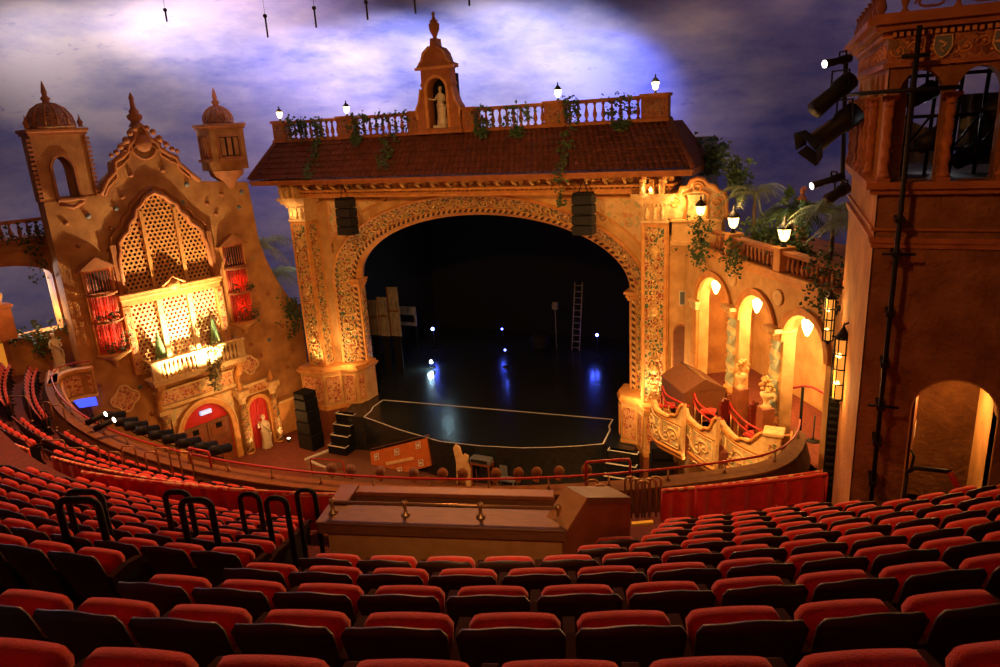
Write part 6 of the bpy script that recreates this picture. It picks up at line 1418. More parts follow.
# stage lamps
def stand_lamp(nm, lb, px, py, Y, r, m, zfoot=STG, toward=(0, -1, 0)):
    p = on_y(px, py, Y); T = Thing(nm, lb, 'stage lamp', (p.x, Y, zfoot))
    mb = MB(); mb.tube([(p.x, Y + .1, zfoot), (p.x, Y + .1, p.z)], .03, 6); mb.lathe([(.3, 0), (.25, .04), (.04, .08)], (p.x, Y + .1, zfoot), 10); mb.build('stand', M['iron'], T)
    mb = MB(); mb.tube([(p.x, Y + .35, p.z), (p.x, Y + .02, p.z)], [r*1.1, r*1.2], 12); mb.build('housing', M['iron'], T)
    mb = MB(); mb.tube([(p.x, Y + .01, p.z), (p.x, Y - .01, p.z)], r, 14); mb.build('lens', M[m], T, 'glowing lens'); return p
LB1 = stand_lamp('blue_stage_lamp', 'bright blue lamp with glare left of centre on the stage', 432.5, 329, 42, .12, 'lens_blue')
LW1 = stand_lamp('deck_glare_disc', 'glowing white disc on a stand, added in place of a reflection on the stage deck', 431, 362, 38.5, .11, 'glare_white')  # glowing disc added in place of a lamp reflection on the deck
LB2 = stand_lamp('blue_stage_lamp', 'blue lamp low at the back right of the stage by the wing', 597, 335, 44, .09, 'lens_blue')
LB3 = stand_lamp('blue_stage_lamp', 'small blue lamp low near the centre of the stage', 505, 350, 40, .06, 'lens_blue')
LB4 = stand_lamp('blue_stage_lamp', 'small blue lamp at the back centre of the stage', 502, 329, 44, .06, 'lens_blue')
# ---- orchestra pit props
q = [on_y(370, 452, 28.6), on_y(427, 438, 28.6), on_y(430, 466, 28.4), on_y(373, 482, 28.4)]
T = Thing('wheeled_platform', 'orange wooden platform tipped on its side showing its casters in the pit', 'platform', (q[3].x, 28.5, FLR))
ux = (q[1] - q[0]).normalized(); uz = (q[3] - q[0]).normalized(); nrm_ = ux.cross(uz).normalized()
if nrm_.y > 0: nrm_ = -nrm_
mb = MB(); d = nrm_*-.35
mb.add([*q, *[p + d for p in q]], [(0, 1, 2, 3), (4, 7, 6, 5), (0, 4, 5, 1), (1, 5, 6, 2), (2, 6, 7, 3), (3, 7, 4, 0)]); mb.build('board', M['crate'], T)
mb = MB(); Lx = (q[1]-q[0]).length; Lz = (q[3]-q[0]).length
PP = lambda a, b_, o=.03: q[0] + (q[1]-q[0])*a + (q[3]-q[0])*b_ + nrm_*o
a0, a1 = PP(.28, .50), PP(.75, .52)
def bar(mb, a, b_, w, t): 
    u = (b_ - a).normalized(); v = nrm_.cross(u)*w; mb.add([a - v, b_ - v, b_ + v, a + v, a - v + nrm_*t, b_ - v + nrm_*t, b_ + v + nrm_*t, a + v + nrm_*t], [(4, 5, 6, 7), (0, 1, 5, 4), (1, 2, 6, 5), (2, 3, 7, 6), (3, 0, 4, 7)])
bar(mb, a0, a1, .08, .05); mb.build('pale_batten', M['cream'], T)
for i, (s, t) in enumerate(((.12, .2), (.48, .2), (.85, .15), (.50, .82), (.87, .72))):
    mb = MB(); c = PP(s, t)
    for k in (-.16, .16): bar(mb, c + uz*k - ux*.16, c + uz*k + ux*.16, .02, .05)
    for k in (-.14, .14): bar(mb, c + ux*k - uz*.14, c + ux*k + uz*.14, .02, .03)
    mb.ball(c + nrm_*.05, .07, 8, 6); mb.build('caster_plate', M['white'], T)
mb = MB(); bar(mb, PP(0, -.05), PP(1, -.05), .05, -.3); mb.build('top_edge', M['wood'], T)
# pale cut-out prop
T = Thing('cutout_prop', 'pale wooden upright cut-out prop standing in the pit beside the platform', 'prop', tuple(on_y(462, 484, 28.0)))
pts = [(457, 484), (456.5, 462), (453.5, 448), (455, 445), (459, 447), (462, 456), (464, 454), (468, 456), (467.5, 463), (470, 470), (470.5, 486), (466.5, 486), (466, 474), (463, 470), (457, 470)]
w_ = [on_y(x, y, 28.0) for x, y in pts]; mb = MB(); mb.prism([(p.x, p.z) for p in w_], 27.95, 28.1); mb.build('board', M['cream'], T)
zb_ = min(p.z for p in w_)
mb = MB(); mb.box(w_[0].x, w_[0].x + .12, 28.1, 28.5, FLR, zb_ + 1.0); mb.box(w_[0].x, w_[10].x, 28.1, 28.2, FLR, FLR + .12); mb.build('rear_brace', M['wood'], T)
a = on_y(470, 457, 28.2); b_ = on_y(490, 465, 28.2)
T = Thing('monitor_stand', 'wooden stand carrying a small dark monitor in the pit', 'stand', (a.x, 28.2, FLR))
mb = MB(); mb.box(a.x, b_.x, 28.1, 28.6, b_.z, a.z, b=.03); mn = mb.build('monitor', M['blade_gray'], T)
mb = MB(); mb.box(a.x + .1, b_.x - .12, 28.07, 28.1, b_.z + .07, a.z - .05); sub(mb, 'screen', M['black_gloss'], mn, T)
mb = MB(); mb.box(a.x, b_.x, 28.1, 28.7, b_.z - .1, b_.z); mb.build('shelf', M['wood_red'], T)
for x in (a.x + .03, b_.x - .1):
    for y in (28.1, 28.6): mb = MB(); mb.box(x, x + .07, y, y + .07, FLR, b_.z - .1); mb.build('leg', M['wood_red'], T)
T = Thing('pit_chair', 'dark plain chair in shadow in the pit right of the monitor stand', 'chair', (-14.0, 28.2, FLR))
a = on_y(500, 466, 28.3)
mb = MB(); mb.box(a.x - .1, a.x + .9, 28.0, 28.5, FLR + .7, FLR + .76); mb.build('seat', M['blade_gray'], T)
for x in (a.x - .08, a.x + .8):
    for y in (28.02, 28.42): mb = MB(); mb.tube([(x, y, FLR), (x, y, FLR + .7)], .03, 6); mb.build('leg', M['blade_gray'], T)
mb = MB(); mb.box(a.x - .1, a.x + .3, 28.44, 28.5, FLR + .8, FLR + 1.3); mb.build('backrest', M['blade_gray'], T)
# red guard rails at the pit corners
for (x0, y0, x1, y1, Z, lb) in ((310, 460, 343, 463, -16.4, 'low red guard rail at the left corner of the pit'),):
    a = on_z(x0, y0 - 2, -16.4); b_ = on_z(x1, y1 - 2, -16.4)
    T = Thing('pit_guard_rail', lb, 'guard rail', (a.x, a.y, FLR))
    mb = MB(); mb.tube([(a.x, a.y, FLR), (a.x, a.y, -16.45), (a.x + .1, a.y, -16.4), (b_.x - .1, b_.y, -16.4), (b_.x, b_.y, -16.45), (b_.x, b_.y, FLR)], .04, 8); mb.build('tube', M['redmetal'], T)
    mb = MB(); mb.tube([(a.x, a.y, -16.9), (b_.x, b_.y, -16.9)], .025, 6); mb.build('lower_bar', M['redmetal'], T)
# ================================================================== balcony
C1 = Vector((-17, 39.2, 0)); C0 = Vector((-7.9, 19.3, 0)); D0, D1 = 3.07, 17.33
def arc(d):
    t = min(1, max(-.2, (d - D0)/(D1 - D0))); C = C0 + (C1 - C0)*t; return C, C.length - d
def ap(C, r, th, z): return Vector((C.x + r*sin(th), C.y - r*cos(th), z))
mb = MB(); ths = [R(-70 + 125*i/100) for i in range(101)]; vs = []; fs = []
steps = []
for i in range(-4, 10):
    zf = -3.22 - .4905*i; d = 3.07 + .9*i; steps += [(arc(max(d - .42, -1)), zf), (arc(d + .48), zf)]
steps[0] = (arc(-.9), steps[0][1])
zc = -8.55
steps += [((C1, 30.5), -7.64), ((C1, 30.48), zc), ((C1, 28.75), zc), ((C1, 28.35), -9.2 + .0), ((C1, 28.30), -9.23), ((C1, 27.45), -9.23), ((C1, 27.44), -9.8), ((C1, 26.55), -9.8), ((C1, 26.54), -10.3), ((C1, 25.3), -10.3), ((C1, 25.3), -12.4)]
th1 = lambda t: t
for (C_, r_a), z in steps:
    base = atan2(-C_.x, C_.y); t0 = base
    while True:
        P = ap(C_, r_a, t0, z + .8)
        if P.dot(FW) < .3 or px_of(P)[0] < -90 or degrees(t0) < -58 or (px_of(P)[1] < 455 and C_ is not C1): break
        t0 -= .01
    if C_ is C1: t0 = R(-39)
    t1 = R(50)
    for i in range(101): vs.append(ap(C_, r_a, t0 + (t1 - t0)*i/100, z))
w = len(ths)
for j in range(len(steps) - 1):
    for i in range(w - 1): fs.append((j*w+i, j*w+i+1, (j+1)*w+i+1, (j+1)*w+i))
mb.add(vs, fs); struct(mb, 'floor_balcony', M['carpet'])
def dr(t): return .036*max(0, t - 37)**2
def ringsweep(mb, C, prof, t0, t1, n=80):
    """prof [(r, z)] closed"""
    vs = []; fs = []; k = len(prof)
    for i in range(n + 1):
        th = R(t0 + (t1 - t0)*i/n)
        for (r, z) in prof: vs.append(ap(C, r - dr(degrees(th)), th, z))
    for i in range(n):
        for j in range(k): fs.append((i*k+j, i*k+(j+1) % k, i*k+k+(j+1) % k, i*k+k+j))
    fs += [tuple(range(k)), tuple(n*k + j for j in range(k - 1, -1, -1))]
    return mb.add(vs, fs)
TH0, TH1 = -36.5, 43.8
T = Thing('balcony_parapet', 'long curved brown balcony parapet with tan ledge and red handrail along the front', 'parapet', tuple(ap(C1, 25.5, R(0), -10.3)))
mb = MB(); ringsweep(mb, C1, [(25.92, -10.3), (25.62, -9.65), (25.2, -9.65), (25.05, -10.0), (25.05, -12.0), (25.3, -12.0)], TH0, TH1); mb.build('parapet_wall', M['parapet'], T)
mb = MB(); ringsweep(mb, C1, [(25.66, -9.65), (25.66, -9.58), (25.15, -9.54), (25.1, -9.62)], TH0, TH1); mb.build('ledge', M['parapet_tan'], T)
mb = MB(); ringsweep(mb, C1, [(25.1, -9.72), (25.0, -9.75), (25.0, -10.4), (25.1, -10.4)], TH0, TH1); ringsweep(mb, C1, [(25.0, -11.9), (24.85, -11.95), (24.85, -12.2), (25.3, -12.2)], TH0, TH1); mb.build('front_moulding', M['trim'], T)
mb = MB(); mb.tube([ap(C1, 25.35 - dr(TH0 + (TH1 - TH0)*i/120), R(TH0 + (TH1 - TH0)*i/120), -9.22) for i in range(121)], .035, 6); mb.build('red_handrail', M['redmetal'], T)
for k in range(22): mb = MB(); th = R(TH0 + 1 + (TH1 - TH0 - 2)*k/21); p = ap(C1, 25.35 - dr(degrees(th)), th, 0); mb.lathe([(.06, -9.56), (.03, -9.5), (.025, -9.25)], (p.x, p.y, 0), 8); mb.build('rail_post', M['brass'], T)
# curl of the balcony front returning to the organ wall
pA_ = ap(C1, 25.35, R(TH0), 0); pB_ = on_z(90, 361, -9.22)
T = Thing('balcony_return', 'curved orange end of the balcony front with painted red cartouche beside the organ wall', 'parapet end', (pA_.x, pA_.y, -10.5))
kp = [Vector((pA_.x, pA_.y, 0))] + [Vector((q.x, q.y, 0)) for q in (on_z(x, y, -9.22) for x, y in ((50.5, 377), (56, 369), (70, 364), (90, 361)))]
cur = []
for i in range(4):
    for j in range(6):
        u = j/6; a, b_ = kp[i], kp[i+1]; m0 = (kp[i+1] - kp[max(i-1, 0)])*.5; m1 = (kp[min(i+2, 4)] - kp[i])*.5
        cur.append(a*(2*u**3 - 3*u*u + 1) + m0*(u**3 - 2*u*u + u) + b_*(-2*u**3 + 3*u*u) + m1*(u**3 - u*u))
cur.append(kp[-1])
def wallst(mb, cur, z0, z1, off0, off1):
    vs = []; fs = []
    for i, p in enumerate(cur):
        d = (cur[min(i+1, len(cur)-1)] - cur[max(i-1, 0)]); n_ = Vector((d.y, -d.x, 0)).normalized()
        for o_, z in ((off0, z0), (off0, z1), (off1, z1), (off1, z0)): q = p + n_*o_; vs.append((q.x, q.y, z))
    for i in range(len(cur) - 1):
        for k in range(4): fs.append((i*4+k, i*4+(k+1) % 4, i*4+4+(k+1) % 4, i*4+4+k))
    fs += [(0, 1, 2, 3), tuple((len(cur)-1)*4 + k for k in (3, 2, 1, 0))]; mb.add(vs, fs)
mb = MB(); wallst(mb, cur, -10.8, -9.6, -.12, .12); mb.build('front_wall', M['stucco'], T)
mb = MB(); wallst(mb, cur, -9.65, -9.5, -.2, .2); mb.build('top_moulding', M['trim'], T)
mb = MB(); wallst(mb, cur, -10.9, -10.78, -.18, .18); mb.build('bottom_moulding', M['cream'], T)
mb = MB(); wallst(mb, cur[10:21], -10.65, -9.8, .12, .16); wallst(mb, cur[22:24], -10.65, -9.8, .12, .16); mb.build('painted_panel', M['orn_red'], T)
mb = MB(); mb.tube([p + Vector((0, 0, -9.22)) for p in cur], .035, 6); mb.build('red_handrail', M['redmetal'], T)
# blue lit panel under the balcony end
a = [on_fr(x, y, FO, -.15) for x, y in ((72, 399), (93, 388), (98, 405), (80, 408))]
mb = MB(); zs = [p.z for p in a]; us = [p.x for p in a]
mb.add([p for p in a] + [p + Vector((0, .12, 0)) for p in a], [(0, 1, 2, 3), (0, 4, 5, 1), (1, 5, 6, 2), (2, 6, 7, 3), (3, 7, 4, 0)]); solo(mb, 'blue_screen', M['blue_screen'], 'glowing blue panel on the organ wall just above the left end of the parapet', 'screen', tuple(a[3]), FO)
# spotlights clamped in front of the parapet
def rail_light(th, kind, lb, grp, up=.15, tiltv=None):
    p = ap(C1, 24.75, R(th), -9.35); out_ = Vector((-sin(R(th)), cos(R(th)), 0))
    T = Thing('rail_spotlight' if kind == 'black' else 'rail_floodlight', lb, 'spotlight', tuple(p), group=grp)
    if kind == 'black':
        d = (out_*.9 + Vector((0, 0, -.25))).normalized(); s = p + d*-.1 + Vector((0, 0, .02))
        mb = MB(); mb.tube([s, s + d*.3, s + d*.34, s + d*.72], [.17, .17, .14, .16], 12); mb.build('lamp_body', M['iron'], T)
        mb = MB(); sd = Vector((out_.y, -out_.x, 0))*.2; c = s + d*.25; mb.tube([c + sd, c + sd - Vector((0, 0, .25)), c - sd - Vector((0, 0, .25)), c - sd], .02, 6); mb.build('yoke', M['iron'], T)
    else:
        mb = MB(); mb.ball((p.x, p.y, p.z - .02), .155, 12, 8, sc=(1, 1, 1.1)); mb.build('lamp_housing', M['parapet_tan' if kind == 'tan' else 'wood'], T)
        mb = MB(); mb.tube([(p.x, p.y, p.z - .3), (p.x, p.y, p.z - .1)], .06, 8); mb.ball((p.x - .02, p.y - .1, p.z - .16), .08, 8, 6); mb.build('base_clamp', M['brass'], T)
def th_of(px, py):
    p = on_z(px, py, -9.35) - C1; return degrees(atan2(p.x, -p.y))
G1 = 'row of black spotlights clamped along the left of the parapet'
for i, (px, py) in enumerate([(89, 422), (103, 428), (114, 432), (128, 436), (142, 441), (158, 444), (172, 449), (188, 454), (203, 457)]):
    rail_light(th_of(px, py), 'black', '%s black spotlight from the left along the front of the balcony parapet' % ordn(i + 2), G1)
for i, (px, py) in enumerate([(87, 418), (95, 424)]):
    a = on_z(px, py + 5, -9.2); d = Vector((.75, .55, .35)); T = spotl('parapet_spotlight', 'black spotlight with white glowing face, %s of the pair before the organ wall' % ('left' if i == 0 else 'right'), a, d, .7, .11, True)
G2 = 'row of round tan floodlights along the middle of the parapet'
for i, (px, py, k) in enumerate([(333, 466, 'dark'), (352, 468, 'dark'), (381, 470, 'dark'), (413, 473, 'dark'), (442, 474, 'tan'), (461, 479, 'tan'), (495, 479, 'tan'), (518, 480, 'tan'), (537, 479, 'tan'), (560, 476, 'tan'), (588, 474, 'tan')]):
    rail_light(th_of(px, py), k, '%s %s round floodlight from the left along the middle of the parapet' % (ordn(i), 'dark brown' if k == 'dark' else 'pale tan'), G2)
# red raised rails above the parapet
for (x0, x1, y, lb) in ((585, 630, 462, 'raised red guard rail hoop on the parapet right of centre'), (184, 212, 447, 'raised red guard rail hoop on the parapet near the statue alcove')):
    t0, t1 = th_of(x0, y + 15), th_of(x1, y + 15); P0 = ap(C1, 25.4, R(t0), 0); zt = on_y(x0, y, P0.y).z
    T = Thing('raised_guard_rail', lb, 'guard rail', (P0.x, P0.y, -9.5))
    mb = MB(); pts = [ap(C1, 25.4, R(t0), -9.5), ap(C1, 25.4, R(t0), zt - .1)] + [ap(C1, 25.4, R(t0 + (t1 - t0)*(.03 + .94*k/8)), zt) for k in range(9)] + [ap(C1, 25.4, R(t1), zt - .1), ap(C1, 25.4, R(t1), -9.5)]
    mb.tube(pts, .04, 8); mb.build('tube', M['redmetal'], T)
# curtain rails of the cross aisle
def curtain_rail(lb, Rr, t0, t1, ztop, h, posts, stripe=True, gap=0.):
    P = ap(C1, Rr, R((t0+t1)/2), ztop - 1)
    T = Thing('curtained_rail', lb, 'railing', tuple(P)); n = max(4, int(abs(t1 - t0)*2.5))
    mb = MB(); mb.tube([ap(C1, Rr, R(t0 + (t1-t0)*i/n), ztop) for i in range(n+1)], .04, 8); mb.build('top_rail', M['stripe'] if stripe else M['redmetal'], T)
    mb = MB(); mb.tube([ap(C1, Rr, R(t0 + (t1-t0)*i/n), ztop - h) for i in range(n+1)], .022, 6); mb.build('lower_rail', M['redmetal'], T)
    for k in range(posts + 1): mb = MB(); th = R(t0 + (t1-t0)*k/posts); mb.tube([ap(C1, Rr, th, ztop), ap(C1, Rr, th, ztop - 1.15)], .03, 6); mb.build('post', M['redmetal'], T)
    L = abs(R(t1 - t0))*Rr; nu = int(L*16)
    mb = MB(); g = random.Random(int(t0*7) + 3); ph = [g.uniform(-.6, .6) for _ in range(int(L*3) + 3)]
    def cf(a, b_):
        s = a*L; k = int(s*3); f = sin(s*2*pi*2.4 + ph[k] + .7*sin(s*3.1)); return ap(C1, Rr + .085*f*(.4 + .6*(1 - b_)) + .02, R(t0 + (t1-t0)*a), ztop - .05 - (h - .07)*(1 - b_))
    mb.surf(cf, nu, 4); mb.build('red_curtain', M['curtain'], T)
def thp(px, py, Z):
    p = on_z(px, py, Z) - C1; return degrees(atan2(p.x, -p.y))
ZA, ZB_ = -7.82, -6.78
curtain_rail('red curtained rail at the far left end of the lower aisle', 28.9, thp(-60, 410, ZA), thp(38, 446, ZA), ZA, .78, 5)
curtain_rail('red curtained rail behind the lower seats, beginning right of the yellow-edged step', 28.9, thp(64, 452, ZA), thp(520, 497, ZA), ZA, .72, 12)
curtain_rail('striped-top red curtain rail in front of the upper seats, left of the booth', 30.6, thp(86, 470, ZB_), thp(505, 505, ZB_), ZB_, .80, 9)
curtain_rail('dark red curtained rail behind the nearer one, in front of the boxes', 28.9, thp(658, 483, ZA), thp(822, 469, ZA), ZA, .75, 4)
curtain_rail('bright red curtained rail in front of the right block of seats', 30.3, thp(695, 487, -7.05), thp(836, 481, -7.05), -7.05, .58, 3, False)
# hoop handrails at the steps
def hoop(p, dirv, w, h, lb, m='iron', r=.025, grp=None, nm='hoop_handrail'):
    p = Vector(p); u = Vector((dirv[0], dirv[1], 0)).normalized()*w/2
    T = Thing(nm, lb, 'handrail', tuple(p), group=grp)
    c = Vector((0, 0, h)); pts = [p - u, p - u + c*.9] + [p + u*cos(pi - pi*k/8)*1.0 + c*.88 + Vector((0, 0, h*.12*sin(pi*k/8))) for k in range(9)] + [p + u + c*.9, p + u]
    rc = min(.1, w*.45)/(w/2)
    pts = [p - u] + [p - u*(1 - rc) - u*rc*cos(q) + c*(1 - .1/h) + Vector((0, 0, .1*sin(q))) for q in [k*pi/12 for k in range(7)]] + [p + u*(1 - rc) + u*rc*sin(q) + c*(1 - .1/h) + Vector((0, 0, .1*cos(q))) for q in [k*pi/12 for k in range(7)]] + [p + u]
    mb = MB(); mb.tube(pts, r, 10); mb.build('tube', M[m], T)
    mb = MB()
    for s in (-1, 1): q = p + u*s; mb.lathe([(.06, 0), (.06, .015), (.03, .03)], (q.x, q.y, q.z), 10)
    mb.build('floor_flange', M[m], T)
def hoop_px(xl, xr, ytop, Z, h, lb, m='iron', r=.025, nm='hoop_handrail'):
    a = on_z(xl, ytop, Z + h); b_ = on_z(xr, ytop, Z + h); c = (a + b_)/2; dv = (b_ - a); hoop((c.x, c.y, Z), dv, max(.25, dv.length), h, lb, m, r, None, nm)
hoop_px(66, 100, 492, -4.8, 1.2, 'far one of the paired black hoop handrails nearest the left, on the aisle steps', r=.035)
hoop_px(57, 97, 500, -4.5, 1.2, 'near one of the paired black hoop handrails nearest the left, on the aisle steps', r=.037)
hoop_px(164, 188, 492, -5.2, 1.25, 'far one of the second pair of black hoop handrails on the aisle steps', r=.034)
hoop_px(180, 210, 500, -4.9, 1.25, 'near one of the second pair of black hoop handrails on the aisle steps', r=.036)
hoop_px(239, 258, 494, -5.6, 1.2, 'fifth black hoop handrail from the left, standing alone on the aisle steps', r=.034)
hoop_px(266, 285, 498, -5.3, 1.2, 'sixth black hoop handrail from the left on the aisle steps', r=.034)
hoop_px(296, 314, 490, -5.9, 1.2, 'last black hoop handrail, nearest the wooden booth', r=.034)
for i, (x, y) in enumerate([(0, 466), (36, 472)]): hoop_px(x - 2, x + 12, y, -8.0, .9, '%s small black hoop rail on the cross aisle at far left' % ('left' if i == 0 else 'right'), r=.03)
for i, (xl, xr, yt) in enumerate([(8, 26, 396), (42, 50, 402), (50, 62, 405), (40, 64, 440), (64, 84, 448), (84, 98, 446), (108, 120, 452), (121, 134, 446), (144, 156, 452), (156, 168, 448), (178, 190, 452)]):
    hoop_px(xl, xr, yt, -9.6, 1.0, '%s thin brass hoop rail from the left among the lower seats' % ordn(i), 'brass', .022, 'brass_hoop_rail')
for i, (x, yt) in enumerate([(592, 480), (600, 485), (630, 477), (636, 479), (643, 481), (650, 479), (655, 477)]):
    hoop_px(x - 1.5, x + 2.5, yt, -9.0, 1.1, '%s narrow brass aisle rail from the left, right of the booth' % ordn(i), 'brass', .028, 'brass_aisle_rail')
mb = MB(); a, b_ = on_z(632, 523, -7.9), on_z(653, 521, -7.9); u = (b_ - a); w_ = Vector((-u.y, u.x, 0)).normalized()*.05
mb.add([a - w_, b_ - w_, b_ + w_, a + w_] + [p - Vector((0, 0, .06)) for p in (a - w_, b_ - w_, b_ + w_, a + w_)], [(0, 1, 2, 3), (0, 4, 5, 1), (1, 5, 6, 2), (2, 6, 7, 3), (3, 7, 4, 0)]); solo(mb, 'yellow_nosing', M['yellow'], 'yellow step edge at the aisle right of the booth', 'step edge', tuple(a))
mb = MB(); a, b_ = on_z(50, 474.5, -8.5), on_z(71, 481, -8.5); u = (b_ - a); w_ = Vector((-u.y, u.x, 0)).normalized()*.05
mb.add([a - w_, b_ - w_, b_ + w_, a + w_] + [p - Vector((0, 0, .06)) for p in (a - w_, b_ - w_, b_ + w_, a + w_)], [(0, 1, 2, 3), (0, 4, 5, 1), (1, 5, 6, 2), (2, 6, 7, 3), (3, 7, 4, 0)]); solo(mb, 'yellow_nosing', M['yellow'], 'yellow step edge on the cross aisle at far left', 'step edge', tuple(a))
# ================================================================== sound booth
zt = -4.55
A = on_z(318, 522, zt); B = on_z(566, 530, zt); ux = (B - A); Lb = ux.length; ux.normalize(); uy = Vector((-ux.y, ux.x, 0))
FBo = Fr(A.x, A.y, atan2(ux.y, ux.x))
T = Thing('sound_booth', 'brown wooden control booth with sloping desk, brass rail and pale front panel', 'booth', (Lb/2, 0, -6.0), FBo)
mb = MB(); mb.box(.08, Lb - .05, .06, .12, -6.1, zt - .1); mb.build('front_panel', M['wood_pale'], T, 'pale plastered front panel')
mb = MB(); mb.box(-.02, Lb + .01, -.01, .06, zt - .16, zt - .02, b=.01); mb.build('fascia', M['wood'], T)
mb = MB(); mb.box(-.03, Lb, -.03, .42, zt - .03, zt + .012, b=.012); mb.build('desk_top', M['wood'], T)
mb = MB(); DB = (on_z(352, 488, zt) - FBo.o); DB = -DB.x*FBo.s + DB.y*FBo.c
mb.box(.0, .22, .42, DB, -6.4, zt + .03); mb.box(0, Lb - .2, DB - .12, DB, -6.4, zt - .02); mb.box(.22, Lb - .2, .42, DB - .12, zt - .3, zt - .25); mb.build('well', M['wood'], T)
mb = MB(); mb.box(-.01, .24, .42, DB, zt + .02, zt + .06, b=.01); mb.box(-.01, Lb - .2, DB - .16, DB + .03, zt - .03, zt + .03, b=.01); mb.build('rim', M['wood_red'], T)
mb = MB()
zr_ = zt + .17
k0, k1 = .12, Lb - .10
mb.tube([(k0, .2, zr_), (k1, .2, zr_)], .018, 8); mb.build('brass_rail', M['brass'], T)
for k in range(4):
    x = k0 + (k1 - k0)*k/3; mb = MB(); mb.lathe([(.06, .0), (.055, .02), (.025, .035), (.02, .12), (.035, .135), (.035, .19), (0, .21)], (x, .2, zt + .012), 12); mb.build('rail_post', M['brass'], T)
# raised right-hand cabinet, its outer face turned towards the camera
q1 = on_z(630, 499, zt + .0); 
A2 = Vector((Lb, 0, 0)); e2 = q1 - FBo.o; e2 = Vector((e2.x*FBo.c + e2.y*FBo.s, -e2.x*FBo.s + e2.y*FBo.c, 0)); zB = q1.z
D = (e2 - A2); Ld = D.length; D.normalize(); Nn = Vector((-D.y, D.x, 0))
pr = [(0, -6.6), (Ld, -6.6), (Ld, zt + .02), (Ld*.30, zt + .30), (0, zt - .0)]
def cb(s, z, o_): p = A2 + D*s + Nn*o_; return (p.x, p.y, z)
mb = MB(); n = 5; vs = [cb(s, z, 0) for s, z in pr] + [cb(s, z, .34) for s, z in pr]; mb.add(vs, [tuple(range(n)), tuple(range(2*n-1, n-1, -1))] + [(i, (i+1) % n, n+(i+1) % n, n+i) for i in range(n)]); mb.build('side_cabinet', M['wood_red'], T)
mb = MB(); tp = [(0, zt + .01), (Ld*.30, zt + .31), (Ld, zt + .03)]
for (a, b_) in ((tp[0], tp[1]),): mb.add([cb(a[0], a[1], -.02), cb(b_[0], b_[1], -.02), cb(b_[0], b_[1], .36), cb(a[0], a[1], .36), cb(a[0], a[1] - .03, -.02), cb(b_[0], b_[1] - .03, -.02)], [(0, 1, 2, 3), (0, 4, 5, 1)])
mb.build('sloping_top', M['wood_pale'], T, 'pale sloping cabinet top')
mb = MB(); (a, b_) = (tp[1], tp[2]); mb.add([cb(a[0], a[1], -.02), cb(b_[0], b_[1], -.02), cb(b_[0], b_[1], .36), cb(a[0], a[1], .36), cb(a[0], a[1] - .09, -.02), cb(b_[0], b_[1] - .09, -.02)], [(0, 1, 2, 3), (0, 4, 5, 1)]); mb.build('dark_top', M['wood'], T)
a = on_z(463, 500, zt - .1); 
mb = MB(); mb.box(1.35, 1.75, .6, DB - .2, zt - .25, zt - .06, b=.04); solo(mb, 'mixing_gear', M['black'], 'black covered equipment inside the well of the booth', 'equipment', (1.5, .8, zt - .25), FBo)
